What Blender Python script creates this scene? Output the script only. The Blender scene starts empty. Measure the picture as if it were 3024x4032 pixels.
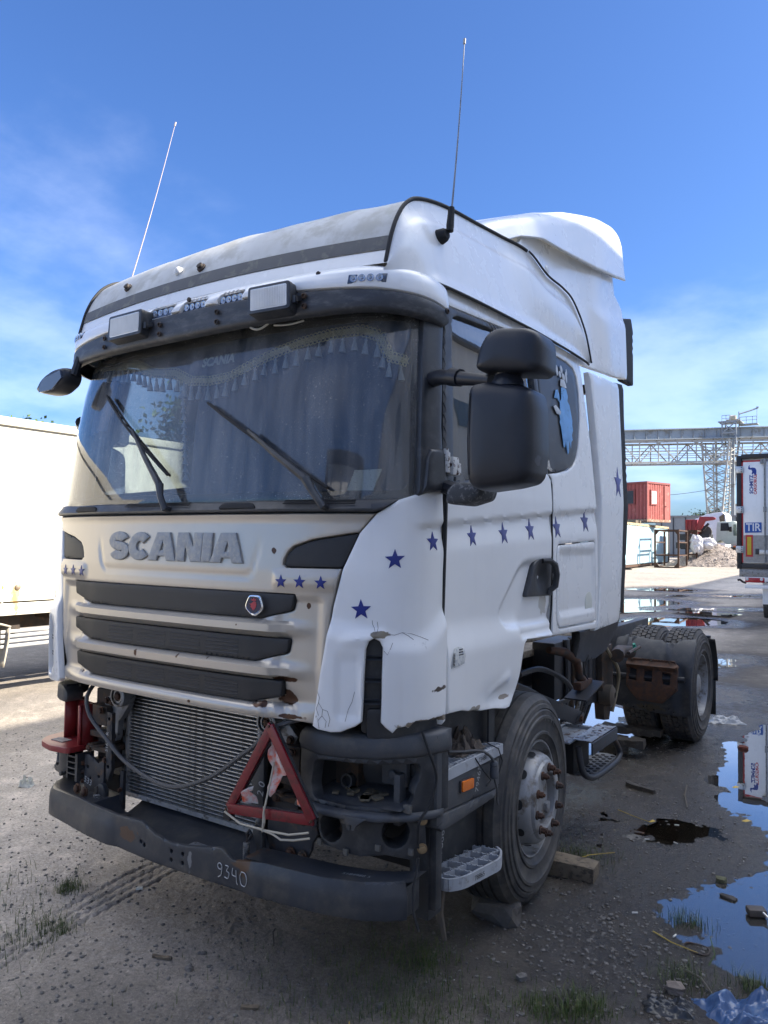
import bpy, bmesh, math, random
import numpy as np
from mathutils import Vector, Matrix, geometry
R = math.radians
scene = bpy.context.scene
COL = scene.collection
random.seed(7)
rng = np.random.default_rng(7)

# ------------------------------------------------------------------ camera
cam_d = bpy.data.cameras.new('camera')
cam = bpy.data.objects.new('camera', cam_d); COL.objects.link(cam)
fw = Vector((-0.5583042, 0.82863338, 0.0407815)); up = Vector((0.01133481, -0.04153274, 0.99907285))
rt = Vector((0.82955888, 0.55824882, 0.0137955))
cam.matrix_world = Matrix(((rt.x, up.x, -fw.x, 2.74299), (rt.y, up.y, -fw.y, -2.25002), (rt.z, up.z, -fw.z, 1.81836), (0, 0, 0, 1)))
cam_d.sensor_fit = 'VERTICAL'; cam_d.sensor_height = 36.0; cam_d.lens = 2974.13 / 4032 * 36
cam_d.clip_start = .05; cam_d.clip_end = 3000
scene.camera = cam

# ------------------------------------------------------------------ light
SUN = Vector((0.79, 0.38, 0.575)).normalized()
SUN_EL = math.asin(SUN.z); SUN_AZ = math.atan2(SUN.x, SUN.y)
sun_d = bpy.data.lights.new('sun', 'SUN'); sun_d.energy = 2.0; sun_d.angle = R(.55); sun_d.color = (1, .91, .77)
sun = bpy.data.objects.new('sun', sun_d); COL.objects.link(sun)
sun.rotation_euler = (-SUN).to_track_quat('-Z', 'Y').to_euler(); sun.location = (30, -10, 40)
scene.view_settings.view_transform = 'Standard'; scene.view_settings.look = 'None'
scene.view_settings.exposure = 2.88; scene.view_settings.gamma = 1
scene.view_settings.use_curve_mapping = False

OX, OY = 57.9, 55.8
world = bpy.data.worlds.new('World'); scene.world = world; world.use_nodes = True
nt = world.node_tree; nt.nodes.clear()
def wn(t, **k):
    n = nt.nodes.new(t)
    for a, b in k.items(): setattr(n, a, b)
    return n
sky = wn('ShaderNodeTexSky', sky_type='NISHITA', sun_disc=False, sun_elevation=SUN_EL, sun_rotation=SUN_AZ,
         altitude=0, air_density=1.0, dust_density=1.6, ozone_density=3.0)
tc = wn('ShaderNodeTexCoord'); sep = wn('ShaderNodeSeparateXYZ')
nt.links.new(tc.outputs['Generated'], sep.inputs[0])
zc = wn('ShaderNodeMath', operation='MAXIMUM'); nt.links.new(sep.outputs['Z'], zc.inputs[0]); zc.inputs[1].default_value = 0
za = wn('ShaderNodeMath', operation='ADD'); nt.links.new(zc.outputs[0], za.inputs[0]); za.inputs[1].default_value = .22
cb = wn('ShaderNodeCombineXYZ')
for k_ in (0, 1):
    dv = wn('ShaderNodeMath', operation='DIVIDE'); nt.links.new(sep.outputs[k_], dv.inputs[0]); nt.links.new(za.outputs[0], dv.inputs[1]); nt.links.new(dv.outputs[0], cb.inputs[k_])
mp = wn('ShaderNodeMapping'); mp.inputs['Location'].default_value = (OX, OY, 0)
nt.links.new(cb.outputs[0], mp.inputs[0])
cn = wn('ShaderNodeTexNoise'); cn.inputs['Scale'].default_value = .85; cn.inputs['Detail'].default_value = 8; cn.inputs['Roughness'].default_value = .55
nt.links.new(mp.outputs[0], cn.inputs['Vector'])
cr = wn('ShaderNodeMapRange', interpolation_type='SMOOTHSTEP'); cr.inputs[1].default_value = .46; cr.inputs[2].default_value = .66
nt.links.new(cn.outputs['Fac'], cr.inputs[0])
hr = wn('ShaderNodeMapRange', interpolation_type='SMOOTHSTEP'); hr.inputs[1].default_value = .54; hr.inputs[2].default_value = .80; hr.inputs[3].default_value = .09  # thick cloud added overhead, out of view, to light truck and ground
nt.links.new(sep.outputs['Z'], hr.inputs[0])
mu = wn('ShaderNodeMath', operation='MULTIPLY'); nt.links.new(cr.outputs[0], mu.inputs[0]); nt.links.new(hr.outputs[0], mu.inputs[1])
mu2 = wn('ShaderNodeMath', operation='MULTIPLY'); nt.links.new(mu.outputs[0], mu2.inputs[0]); mu2.inputs[1].default_value = .9
tint = wn('ShaderNodeMixRGB', blend_type='MULTIPLY'); tint.inputs[0].default_value = 1; tint.inputs[2].default_value = (.235, .335, .50, 1)
nt.links.new(sky.outputs[0], tint.inputs[1])
mx = wn('ShaderNodeMixRGB'); mx.inputs[2].default_value = (9.5, 9.6, 9.7, 1)
nt.links.new(mu2.outputs[0], mx.inputs[0]); nt.links.new(tint.outputs[0], mx.inputs[1])
bg = wn('ShaderNodeBackground'); bg.inputs['Strength'].default_value = .07
nt.links.new(mx.outputs[0], bg.inputs[0])
wo = wn('ShaderNodeOutputWorld'); nt.links.new(bg.outputs[0], wo.inputs[0])

# ------------------------------------------------------------------ materials
MATS = {}
def mat(name, col, rough=.5, metal=0.0, col2=None, cover=.5, edge=.12, nscale=6.0, var=.10, bump=0.0, bscale=80.0,
        stretch=(1, 1, 1), spec=.5, coat=0.0, spots=None, rvar=0.0, attr=None, trans=None, emit=None, streak=0.0, streakcol=(.25, .2, .14), alpha=None):
    """procedural principled material: base colour with noise variation, optional patches (col2) of dirt or rust, bump"""
    m = bpy.data.materials.new(name); m.use_nodes = True
    N = m.node_tree.nodes; L = m.node_tree.links; b = N['Principled BSDF']
    def node(t, **k):
        n = N.new(t)
        for a, v in k.items(): setattr(n, a, v)
        return n
    t = node('ShaderNodeTexCoord'); mpp = node('ShaderNodeMapping'); mpp.inputs['Scale'].default_value = stretch
    L.new(t.outputs['Object'], mpp.inputs[0]); vec = mpp.outputs[0]
    n1 = node('ShaderNodeTexNoise'); n1.inputs['Scale'].default_value = nscale; n1.inputs['Detail'].default_value = 6; n1.inputs['Roughness'].default_value = .6
    L.new(vec, n1.inputs['Vector'])
    mr = node('ShaderNodeMapRange'); mr.inputs[1].default_value = .25; mr.inputs[2].default_value = .75
    mr.inputs[3].default_value = 1 - var; mr.inputs[4].default_value = 1 + var
    L.new(n1.outputs['Fac'], mr.inputs[0])
    base = node('ShaderNodeMixRGB', blend_type='MULTIPLY'); base.inputs[0].default_value = 1; base.inputs[1].default_value = (*col, 1)
    L.new(mr.outputs[0], base.inputs[2]); out = base.outputs[0]
    rsock = None
    if streak:
        sm = node('ShaderNodeMapping'); sm.inputs['Scale'].default_value = (1, 1, .06); L.new(t.outputs['Object'], sm.inputs[0])
        sn = node('ShaderNodeTexNoise'); sn.inputs['Scale'].default_value = 22; sn.inputs['Detail'].default_value = 5; L.new(sm.outputs[0], sn.inputs['Vector'])
        sr = node('ShaderNodeMapRange', interpolation_type='SMOOTHSTEP'); sr.inputs[1].default_value = .5; sr.inputs[2].default_value = .8; sr.inputs[4].default_value = streak
        L.new(sn.outputs['Fac'], sr.inputs[0])
        sx = node('ShaderNodeMixRGB'); sx.inputs[2].default_value = (*streakcol, 1)
        L.new(sr.outputs[0], sx.inputs[0]); L.new(out, sx.inputs[1]); out = sx.outputs[0]
    if col2 is not None:
        n2 = node('ShaderNodeTexNoise'); n2.inputs['Scale'].default_value = nscale * 1.7; n2.inputs['Detail'].default_value = 9; n2.inputs['Roughness'].default_value = .65
        L.new(vec, n2.inputs['Vector'])
        m2 = node('ShaderNodeMapRange', interpolation_type='SMOOTHSTEP'); m2.inputs[1].default_value = 1 - cover - edge / 2; m2.inputs[2].default_value = 1 - cover + edge / 2
        L.new(n2.outputs['Fac'], m2.inputs[0])
        x2 = node('ShaderNodeMixRGB'); x2.inputs[2].default_value = (*col2, 1)
        L.new(m2.outputs[0], x2.inputs[0]); L.new(out, x2.inputs[1]); out = x2.outputs[0]
    if spots:
        n3 = node('ShaderNodeTexNoise'); n3.inputs['Scale'].default_value = 26; n3.inputs['Detail'].default_value = 5
        L.new(t.outputs['Object'], n3.inputs['Vector'])
        for (p, sc, scol) in spots:
            vs = node('ShaderNodeVectorMath', operation='SUBTRACT'); L.new(t.outputs['Object'], vs.inputs[0]); vs.inputs[1].default_value = p
            vd = node('ShaderNodeVectorMath', operation='DIVIDE'); L.new(vs.outputs[0], vd.inputs[0]); vd.inputs[1].default_value = sc
            vl = node('ShaderNodeVectorMath', operation='LENGTH'); L.new(vd.outputs[0], vl.inputs[0])
            ad = node('ShaderNodeMath', operation='MULTIPLY_ADD'); L.new(n3.outputs['Fac'], ad.inputs[0]); ad.inputs[1].default_value = 2.2
            ad.inputs[2].default_value = -1.1; a2 = node('ShaderNodeMath', operation='ADD'); L.new(vl.outputs['Value'], a2.inputs[0]); L.new(ad.outputs[0], a2.inputs[1])
            m3 = node('ShaderNodeMapRange', interpolation_type='SMOOTHSTEP'); m3.inputs[1].default_value = 1.05; m3.inputs[2].default_value = .8
            L.new(a2.outputs[0], m3.inputs[0])
            x3 = node('ShaderNodeMixRGB'); x3.inputs[2].default_value = (*scol, 1)
            L.new(m3.outputs[0], x3.inputs[0]); L.new(out, x3.inputs[1]); out = x3.outputs[0]
    if attr:
        at = node('ShaderNodeAttribute', attribute_name=attr[0])
        xa = node('ShaderNodeMixRGB'); xa.inputs[2].default_value = (*attr[1], 1)
        L.new(at.outputs['Fac'], xa.inputs[0]); L.new(out, xa.inputs[1]); out = xa.outputs[0]
    L.new(out, b.inputs['Base Color'])
    b.inputs['Roughness'].default_value = rough; b.inputs['Metallic'].default_value = metal
    b.inputs['Specular IOR Level'].default_value = spec
    if coat: b.inputs['Coat Weight'].default_value = coat; b.inputs['Coat Roughness'].default_value = .12
    if rvar:
        r2 = node('ShaderNodeMapRange'); r2.inputs[1].default_value = .3; r2.inputs[2].default_value = .7; r2.inputs[3].default_value = rough - rvar; r2.inputs[4].default_value = rough + rvar
        L.new(n1.outputs['Fac'], r2.inputs[0]); L.new(r2.outputs[0], b.inputs['Roughness'])
    if bump:
        nb = node('ShaderNodeTexNoise'); nb.inputs['Scale'].default_value = bscale; nb.inputs['Detail'].default_value = 6; nb.inputs['Roughness'].default_value = .6
        L.new(vec, nb.inputs['Vector'])
        bp = node('ShaderNodeBump'); bp.inputs['Strength'].default_value = min(1, bump); bp.inputs['Distance'].default_value = .004
        L.new(nb.outputs['Fac'], bp.inputs['Height']); L.new(bp.outputs[0], b.inputs['Normal'])
    if emit: b.inputs['Emission Color'].default_value = (*emit, 1); b.inputs['Emission Strength'].default_value = 1
    MATS[name] = m
    return m
def glass_mat(name, tint_col, dirt=.12, dirtcol=(.35, .35, .33), refl=1.0, rough=.01):
    """pane: tinted transparency, Fresnel reflection, an uneven film of dust with streaks"""
    m = bpy.data.materials.new(name); m.use_nodes = True; N = m.node_tree.nodes; L = m.node_tree.links; N.clear()
    o = N.new('ShaderNodeOutputMaterial'); tr = N.new('ShaderNodeBsdfTransparent'); tr.inputs[0].default_value = (*tint_col, 1)
    gl = N.new('ShaderNodeBsdfGlossy'); gl.inputs['Roughness'].default_value = rough; gl.inputs[0].default_value = (1, 1, 1, 1)
    df = N.new('ShaderNodeBsdfDiffuse'); df.inputs[0].default_value = (*dirtcol, 1)
    fr = N.new('ShaderNodeFresnel'); fr.inputs[0].default_value = 1.52
    t = N.new('ShaderNodeTexCoord'); mp_ = N.new('ShaderNodeMapping'); mp_.inputs['Scale'].default_value = (1, 1, .12); L.new(t.outputs['Object'], mp_.inputs[0])
    n = N.new('ShaderNodeTexNoise'); n.inputs['Scale'].default_value = 9; n.inputs['Detail'].default_value = 8; n.inputs['Roughness'].default_value = .7; L.new(mp_.outputs[0], n.inputs['Vector'])
    n2 = N.new('ShaderNodeTexNoise'); n2.inputs['Scale'].default_value = 160; n2.inputs['Detail'].default_value = 2; L.new(t.outputs['Object'], n2.inputs['Vector'])
    r = N.new('ShaderNodeMapRange'); r.inputs[1].default_value = .35; r.inputs[2].default_value = .75; r.inputs[3].default_value = dirt * .25; r.inputs[4].default_value = dirt * 1.8; L.new(n.outputs['Fac'], r.inputs[0])
    r2 = N.new('ShaderNodeMapRange', ); r2.inputs[1].default_value = .64; r2.inputs[2].default_value = .72; r2.inputs[4].default_value = min(.5, dirt * 2); L.new(n2.outputs['Fac'], r2.inputs[0])
    ad = N.new('ShaderNodeMath'); ad.operation = 'ADD'; ad.use_clamp = True; L.new(r.outputs[0], ad.inputs[0]); L.new(r2.outputs[0], ad.inputs[1])
    m1 = N.new('ShaderNodeMixShader'); L.new(ad.outputs[0], m1.inputs[0]); L.new(tr.outputs[0], m1.inputs[1]); L.new(df.outputs[0], m1.inputs[2])
    fm = N.new('ShaderNodeMath'); fm.operation = 'MULTIPLY'; fm.inputs[1].default_value = refl; L.new(fr.outputs[0], fm.inputs[0])
    m2 = N.new('ShaderNodeMixShader'); L.new(fm.outputs[0], m2.inputs[0]); L.new(m1.outputs[0], m2.inputs[1]); L.new(gl.outputs[0], m2.inputs[2])
    L.new(m2.outputs[0], o.inputs[0]); MATS[name] = m
    return m

RUST = (.075, .034, .018); DIRT = (.16, .13, .10)
CRACK = (.06, .045, .035)
M_white = mat('white_paint', (.83, .83, .815), .28, var=.035, nscale=3, coat=.5, spec=.4, streak=.10, streakcol=(.45, .40, .33), rvar=.06)
M_whitec = mat('white_paint_corner', (.83, .83, .815), .28, var=.04, nscale=3, coat=.5, spec=.4, streak=.06, streakcol=(.45, .40, .33),
    spots=[((1.2, .42, 1.235), (.06, .05, .011), CRACK), ((.86, .17, 1.13), (.022, .06, .05), (.30, .26, .2)),
           ((1.085, .2, 1.462), (.030, .06, .013), (.2, .17, .12)), ((1.2, .5, 1.115), (.12, .3, .012), (.28, .23, .17)),
           ((1.17, .36, 1.4), (.03, .06, .05), (.55, .54, .52))])
M_whited = mat('white_paint_door', (.83, .83, .815), .28, var=.035, nscale=3, coat=.5, spec=.4, streak=.05, streakcol=(.45, .40, .33),
    spots=[((1.2, .74, 1.10), (.05, .1, .014), (.3, .26, .2)), ((1.2, 1.60, 1.50), (.1, .06, .05), (.58, .56, .50)), ((1.2, 1.06, 1.1), (.03, .05, .01), (.3, .25, .2))])
M_roof = mat('roof_paint', (.55, .55, .53), .5, var=.12, nscale=4, col2=(.42, .41, .37), cover=.47, edge=.2, spec=.35, streak=.25, streakcol=(.34, .33, .28))
M_silver = mat('beige_metallic', (.50, .455, .39), .32, metal=.45, var=.03, nscale=3, spec=.5, streak=.06, streakcol=(.3, .25, .19),
    spots=[((.70, .1, 1.185), (.042, .1, .032), RUST), ((.73, .1, 1.115), (.06, .1, .010), RUST), ((.69, .1, 1.262), (.06, .1, .012), RUST), ((.57, .1, 1.15), (.05, .06, .014), RUST),
           ((-.16, .0, 1.30), (.012, .06, .016), RUST), ((.62, .1, 1.78), (.012, .06, .014), RUST), ((.79, .1, 1.56), (.01, .06, .012), RUST), ((.3, 0, 1.32), (.008, .06, .01), RUST), ((.12, 0, 1.31), (.007, .06, .01), RUST),
           ((.47, 0, 1.47), (.008, .06, .008), RUST), ((.2, 0, 1.12), (.01, .06, .008), RUST), ((-.4, 0, 1.1), (.008, .06, .008), RUST), ((-.62, 0.05, 1.16), (.007, .06, .008), RUST)], bump=.08, bscale=300)
M_ledcup = mat('led_cup', (.40, .43, .48), .15, metal=.5)
M_letter = mat('grey_lettering', (.29, .30, .305), .5, metal=.2, var=.15, nscale=30, col2=(.36, .35, .32), cover=.45)
M_grille = mat('black_grille', (.018, .018, .019), .55, var=.2, nscale=20, bump=.3, bscale=260)
M_rib = mat('grille_rib', (.04, .04, .042), .5, var=.2)
M_black = mat('black_plastic', (.032, .034, .038), .42, var=.15, nscale=8, col2=(.07, .07, .07), cover=.40, edge=.3, bump=.15, bscale=400)
M_blackg = mat('grey_black_plastic', (.055, .059, .066), .52, var=.2, nscale=7, col2=(.10, .095, .088), cover=.40, edge=.3, bump=.25, bscale=250, rvar=.1)
M_visor = mat('visor_black', (.035, .037, .042), .5, var=.15, nscale=20, col2=(.09, .09, .09), cover=.42, edge=.25, bump=.2, bscale=200, stretch=(.4, .4, 1))
M_rubber = mat('black_rubber', (.012, .012, .013), .7, var=.2)
M_steel = mat('dark_steel', (.032, .034, .04), .5, metal=.2, col2=(.09, .055, .035), cover=.38, edge=.12, nscale=9, var=.2, bump=.25, bscale=120)
M_bumper = mat('bumper_steel', (.038, .042, .05), .42, metal=.1, col2=(.085, .08, .072), cover=.42, edge=.3, nscale=4, var=.2, bump=.15, bscale=90, rvar=.1,
    spots=[((-.2, .03, .46), (.07, .2, .03), (.09, .05, .03)), ((.52, .1, .49), (.05, .2, .04), (.1, .055, .03)), ((.22, .03, .44), (.012, .1, .04), (.2, .2, .2))])
M_rusty = mat('rusty_steel', RUST, .75, metal=.1, col2=(.035, .03, .028), cover=.45, edge=.2, nscale=12, var=.3, bump=.6, bscale=90)
M_rustyd = mat('rusty_dark_steel', (.05, .04, .034), .7, metal=.2, col2=(.085, .05, .03), cover=.45, nscale=10, var=.3, bump=.4, bscale=90)
M_alu = mat('aluminium', (.60, .60, .59), .38, metal=.7, col2=(.2, .19, .17), cover=.40, edge=.2, nscale=18, var=.12)
M_alud = mat('dull_aluminium', (.26, .265, .27), .5, metal=.6, col2=(.11, .1, .09), cover=.42, nscale=14, var=.2)
M_core = mat('radiator_core', (.03, .029, .026), .7, var=.3, nscale=30, bump=.8, bscale=500)
M_tread = mat('grey_tread_plastic', (.36, .38, .41), .55, var=.1, nscale=14, col2=(.2, .19, .17), cover=.36, edge=.2)
M_tyre = mat('tyre_rubber', (.034, .034, .036), .62, var=.25, nscale=7, col2=(.085, .078, .068), cover=.47, edge=.3, bump=.25, bscale=150, rvar=.1)
M_tread_tyre = mat('tyre_tread_rubber', (.022, .022, .022), .8, var=.3, nscale=18, col2=(.06, .05, .04), cover=.47, edge=.12, bump=.8, bscale=120)
M_tyreb = mat('dusty_tyre_rubber', (.042, .042, .044), .75, var=.25, nscale=9, col2=(.085, .075, .065), cover=.46, edge=.3, bump=.35, bscale=120)
M_rim = mat('rim_paint', (.30, .305, .31), .5, metal=.35, var=.12, nscale=9, col2=(.13, .105, .08), cover=.41, edge=.2, streak=.3, streakcol=(.12, .09, .06))
M_navy = mat('star_blue', (.010, .022, .20), .4, var=.05)
M_navyf = mat('star_blue_faded', (.11, .12, .27), .5, var=.08)
M_orange = mat('orange_lens', (.75, .17, .01), .25, var=.1, nscale=40, spec=.6)
M_red = mat('red_reflector', (.17, .008, .014), .28, var=.15, nscale=20, col2=(.10, .01, .012), cover=.45)
M_redp = mat('red_paint', (.24, .022, .024), .38, var=.1, nscale=8, col2=(.28, .09, .08), cover=.36, edge=.3)
M_cloth = mat('orange_white_rag', (.66, .6, .56), .7, var=.1, nscale=12, col2=(.75, .12, .05), cover=.47, edge=.22)
M_whitep = mat('white_plastic', (.70, .70, .68), .5, var=.08, col2=(.22, .09, .04), cover=.34, nscale=22)
M_cord = mat('cream_cord', (.42, .38, .3), .8, var=.15)
M_hose = mat('grey_hose', (.07, .07, .072), .5, var=.15)
M_lens = mat('clear_ribbed_lens', (.88, .88, .86), .15, metal=.35, var=.1, nscale=10, spec=.8)
M_led = mat('led_lens', (.05, .065, .10), .1, spec=.8, var=.1)
M_chrome = mat('chrome', (.75, .75, .75), .1, metal=1)
M_wood = mat('weathered_wood', (.16, .125, .085), .8, var=.3, nscale=14, stretch=(1, 1, 1), col2=(.07, .055, .04), cover=.45, bump=.6, bscale=90)
M_woodd = mat('wet_dark_wood', (.035, .03, .025), .6, var=.3, nscale=14, col2=(.07, .06, .05), cover=.43, bump=.8, bscale=60)
M_stone = mat('stone', (.09, .08, .072), .85, var=.3, nscale=14, col2=(.08, .07, .06), cover=.5, bump=.8, bscale=60)
M_curtain = mat('navy_curtain', (.065, .08, .125), .9, var=.15, nscale=6, stretch=(6, 1, .3))
M_fringe = mat('cream_fringe', (.72, .60, .36), .9, var=.2, nscale=60)
M_tassel = mat('silver_tassel', (.50, .52, .56), .9, var=.2, nscale=60)
M_interior = mat('cab_interior', (.06, .062, .07), .8, var=.2)
M_paper = mat('paper', (.72, .72, .66), .9, var=.06)
M_griff = mat('griffin_blue', (.15, .36, .66), .5, var=.15, nscale=12, col2=(.03, .05, .08), cover=.36, edge=.06)
M_griffw = mat('griffin_grey', (.50, .52, .54), .5, var=.1)
M_film = mat('black_film', (.014, .015, .018), .32, var=.2, nscale=5, col2=(.03, .03, .033), cover=.42)
M_oval = mat('faded_oval', (.63, .64, .57), .5, var=.05)
M_glass = glass_mat('windscreen_glass', (.80, .86, .86), dirt=.22, dirtcol=(.42, .42, .41), refl=1.15)
M_sideglass = glass_mat('side_glass', (.45, .50, .50), dirt=.06, refl=1.6)
M_mark = mat('paint_marker', (.40, .41, .41), .6, var=.2)
# ------------------------------------------------------------------ geometry helpers
def tag(o, label=None, cat=None, group=None, kind=None):
    if label: o['label'] = label
    if cat: o['category'] = cat
    if group: o['group'] = group
    if kind: o['kind'] = kind
    return o
def thing(name, label, cat, loc=(0, 0, 0), rz=0, group=None, rot=None):
    o = bpy.data.objects.new(name, None); COL.objects.link(o); o.location = loc
    o.rotation_euler = rot if rot else (0, 0, rz); o.empty_display_size = .2
    return tag(o, label, cat, group)
def link(name, me, m, parent=None, smooth=True, ang=38):
    o = bpy.data.objects.new(name, me); COL.objects.link(o)
    if m is not None: me.materials.append(m)
    if smooth:
        me.polygons.foreach_set('use_smooth', [True] * len(me.polygons)); me.set_sharp_from_angle(angle=R(ang))
    if parent: o.parent = parent
    return o
def from_np(name, V, F, m, parent=None, smooth=True, ang=38):
    me = bpy.data.meshes.new(name); me.from_pydata([tuple(v) for v in np.asarray(V, float)], [], [tuple(int(i) for i in f) for f in F]); me.update()
    return link(name, me, m, parent, smooth, ang)
class MB:
    """collects simple solids; build() links them as ONE mesh object"""
    def __init__(s): s.v = []; s.f = []
    def add(s, V, F):
        k = len(s.v); s.v += [tuple(map(float, p)) for p in V]; s.f += [tuple(i + k for i in f) for f in F]; return s
    def box(s, c, d, M=None):
        c = Vector(c); h = Vector(d) / 2
        V = [Vector((x * h.x, y * h.y, z * h.z)) for x in (-1, 1) for y in (-1, 1) for z in (-1, 1)]
        if M is not None: V = [M @ v for v in V]
        return s.add([c + v for v in V], [(0, 1, 3, 2), (4, 6, 7, 5), (0, 4, 5, 1), (2, 3, 7, 6), (0, 2, 6, 4), (1, 5, 7, 3)])
    def beam(s, a, b, w, h, upv=(0, 0, 1)):
        a = Vector(a); b = Vector(b); d = (b - a).normalized(); u = Vector(upv)
        if abs(d.dot(u)) > .98: u = Vector((0, 1, 0))
        x = d.cross(u).normalized(); y = x.cross(d)
        V = [p + x * i * w / 2 + y * j * h / 2 for p in (a, b) for i, j in ((-1, -1), (1, -1), (1, 1), (-1, 1))]
        return s.add(V, [(3, 2, 1, 0), (4, 5, 6, 7), (0, 1, 5, 4), (1, 2, 6, 5), (2, 3, 7, 6), (3, 0, 4, 7)])
    def tube(s, pts, r, n=8, closed=False):
        P = [Vector(p) for p in pts]; k = len(P); rr = r if hasattr(r, '__len__') else [r] * k
        V = []; prev = None
        for i, p in enumerate(P):
            if closed: d = P[(i + 1) % k] - P[i - 1]
            else: d = P[min(i + 1, k - 1)] - P[max(i - 1, 0)]
            d = d.normalized()
            if prev is None:
                u = Vector((0, 0, 1)) if abs(d.z) < .9 else Vector((1, 0, 0)); x = d.cross(u).normalized()
            else:
                x = (prev - d * prev.dot(d)).normalized()
            prev = x; y = d.cross(x)
            for j in range(n):
                a = 2 * math.pi * j / n; V.append(p + (x * math.cos(a) + y * math.sin(a)) * rr[i])
        F = []
        for i in range(k if closed else k - 1):
            for j in range(n):
                F.append((i * n + j, i * n + (j + 1) % n, ((i + 1) % k) * n + (j + 1) % n, ((i + 1) % k) * n + j))
        if not closed: F += [tuple(range(n))[::-1], tuple((k - 1) * n + j for j in range(n))]
        return s.add(V, F)
    def cyl(s, a, b, r0, r1=None, n=12): return s.tube([a, b], [r0, r0 if r1 is None else r1], n)
    def lathe(s, o, axis, prof, n=32, caps=True):
        """prof: list of (radius, height along axis)"""
        o = Vector(o); d = Vector(axis).normalized(); u = Vector((0, 0, 1)) if abs(d.z) < .9 else Vector((1, 0, 0))
        x = d.cross(u).normalized(); y = d.cross(x)
        V = [o + d * h + (x * math.cos(2 * math.pi * j / n) + y * math.sin(2 * math.pi * j / n)) * max(r, 1e-4) for r, h in prof for j in range(n)]
        F = [(i * n + j, i * n + (j + 1) % n, (i + 1) * n + (j + 1) % n, (i + 1) * n + j) for i in range(len(prof) - 1) for j in range(n)]
        if caps: F += [tuple(range(n))[::-1], tuple((len(prof) - 1) * n + j for j in range(n))]
        return s.add(V, F)
    def prism(s, poly, fn, d0, d1):
        """polygon in (u,v) extruded between depths d0, d1; fn(u,v,d) -> point"""
        n = len(poly); V = [fn(u, v, d0) for u, v in poly] + [fn(u, v, d1) for u, v in poly]
        return s.add(V, [tuple(range(n)), tuple(range(2 * n - 1, n - 1, -1))] + [(i, i + n, (i + 1) % n + n, (i + 1) % n) for i in range(n)])
    def sheet(s, fn, us, vs, flip=False):
        V = [fn(u, v) for u in us for v in vs]; n = len(vs)
        F = [(i * n + j, (i + 1) * n + j, (i + 1) * n + j + 1, i * n + j + 1) for i in range(len(us) - 1) for j in range(n - 1)]
        return s.add(V, [f[::-1] for f in F] if flip else F)
    def build(s, name, m, parent=None, bevel=0, smooth=True, ang=38, seg=2, fix=True):
        me = bpy.data.meshes.new(name); me.from_pydata(s.v, [], s.f); me.update()
        bm = bmesh.new(); bm.from_mesh(me)
        if fix: bmesh.ops.recalc_face_normals(bm, faces=bm.faces)
        if bevel:
            ed = [e for e in bm.edges if len(e.link_faces) == 2 and e.calc_face_angle(0) > R(25)]
            bmesh.ops.bevel(bm, geom=ed, offset=bevel, segments=seg, affect='EDGES', profile=.6, clamp_overlap=True)
        bm.to_mesh(me); bm.free()
        return link(name, me, m, parent, smooth, ang)
def copy_tree(o, parent=None):
    c = o.copy(); COL.objects.link(c)
    if parent: c.parent = parent
    for ch in [q for q in bpy.data.objects if q.parent == o]: copy_tree(ch, c)
    return c
def dup(o, parent=None, loc=None, rot=None, scale=None):
    c = o.copy(); COL.objects.link(c)
    if parent: c.parent = parent
    if loc is not None: c.location = loc
    if rot is not None: c.rotation_euler = rot
    if scale is not None: c.scale = scale
    return c

def resample(P, g):
    P = np.asarray(P, float); out = []
    for a, b in zip(P, np.roll(P, -1, 0)):
        k = max(1, int(math.ceil(np.hypot(*(b - a)) / g)))
        out += [a + (b - a) * t / k for t in range(k)]
    return np.array(out)
def inside(Q, P):
    x, y = Q[:, 0], Q[:, 1]; r = np.zeros(len(Q), bool)
    for (x1, y1), (x2, y2) in zip(P, np.roll(P, -1, 0)):
        if y1 == y2: continue
        c = ((y1 > y) != (y2 > y)); r ^= c & (x < (x2 - x1) * (y - y1) / (y2 - y1) + x1)
    return r
def bdist(Q, polys):
    d = np.full(len(Q), 1e9)
    for P in polys:
        for a, b in zip(P, np.roll(P, -1, 0)):
            ab = b - a; L = ab @ ab
            if L < 1e-14: continue
            t = np.clip(((Q - a) @ ab) / L, 0, 1); d = np.minimum(d, np.hypot(*(Q - a - t[:, None] * ab).T))
    return d
def roundp(P, r, k=4):
    """round the corners of a polygon"""
    P = [np.array(p, float) for p in P]; out = []; n = len(P)
    for i in range(n):
        a, b, c = P[i - 1], P[i], P[(i + 1) % n]
        u = a - b; v = c - b; lu, lv = np.hypot(*u), np.hypot(*v); rr = min(r, lu * .45, lv * .45)
        p0 = b + u / lu * rr; p1 = b + v / lv * rr
        for t in range(k + 1):
            t /= k; out.append((1 - t) ** 2 * p0 + 2 * t * (1 - t) * b + t * t * p1)
    return np.array(out)
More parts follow.
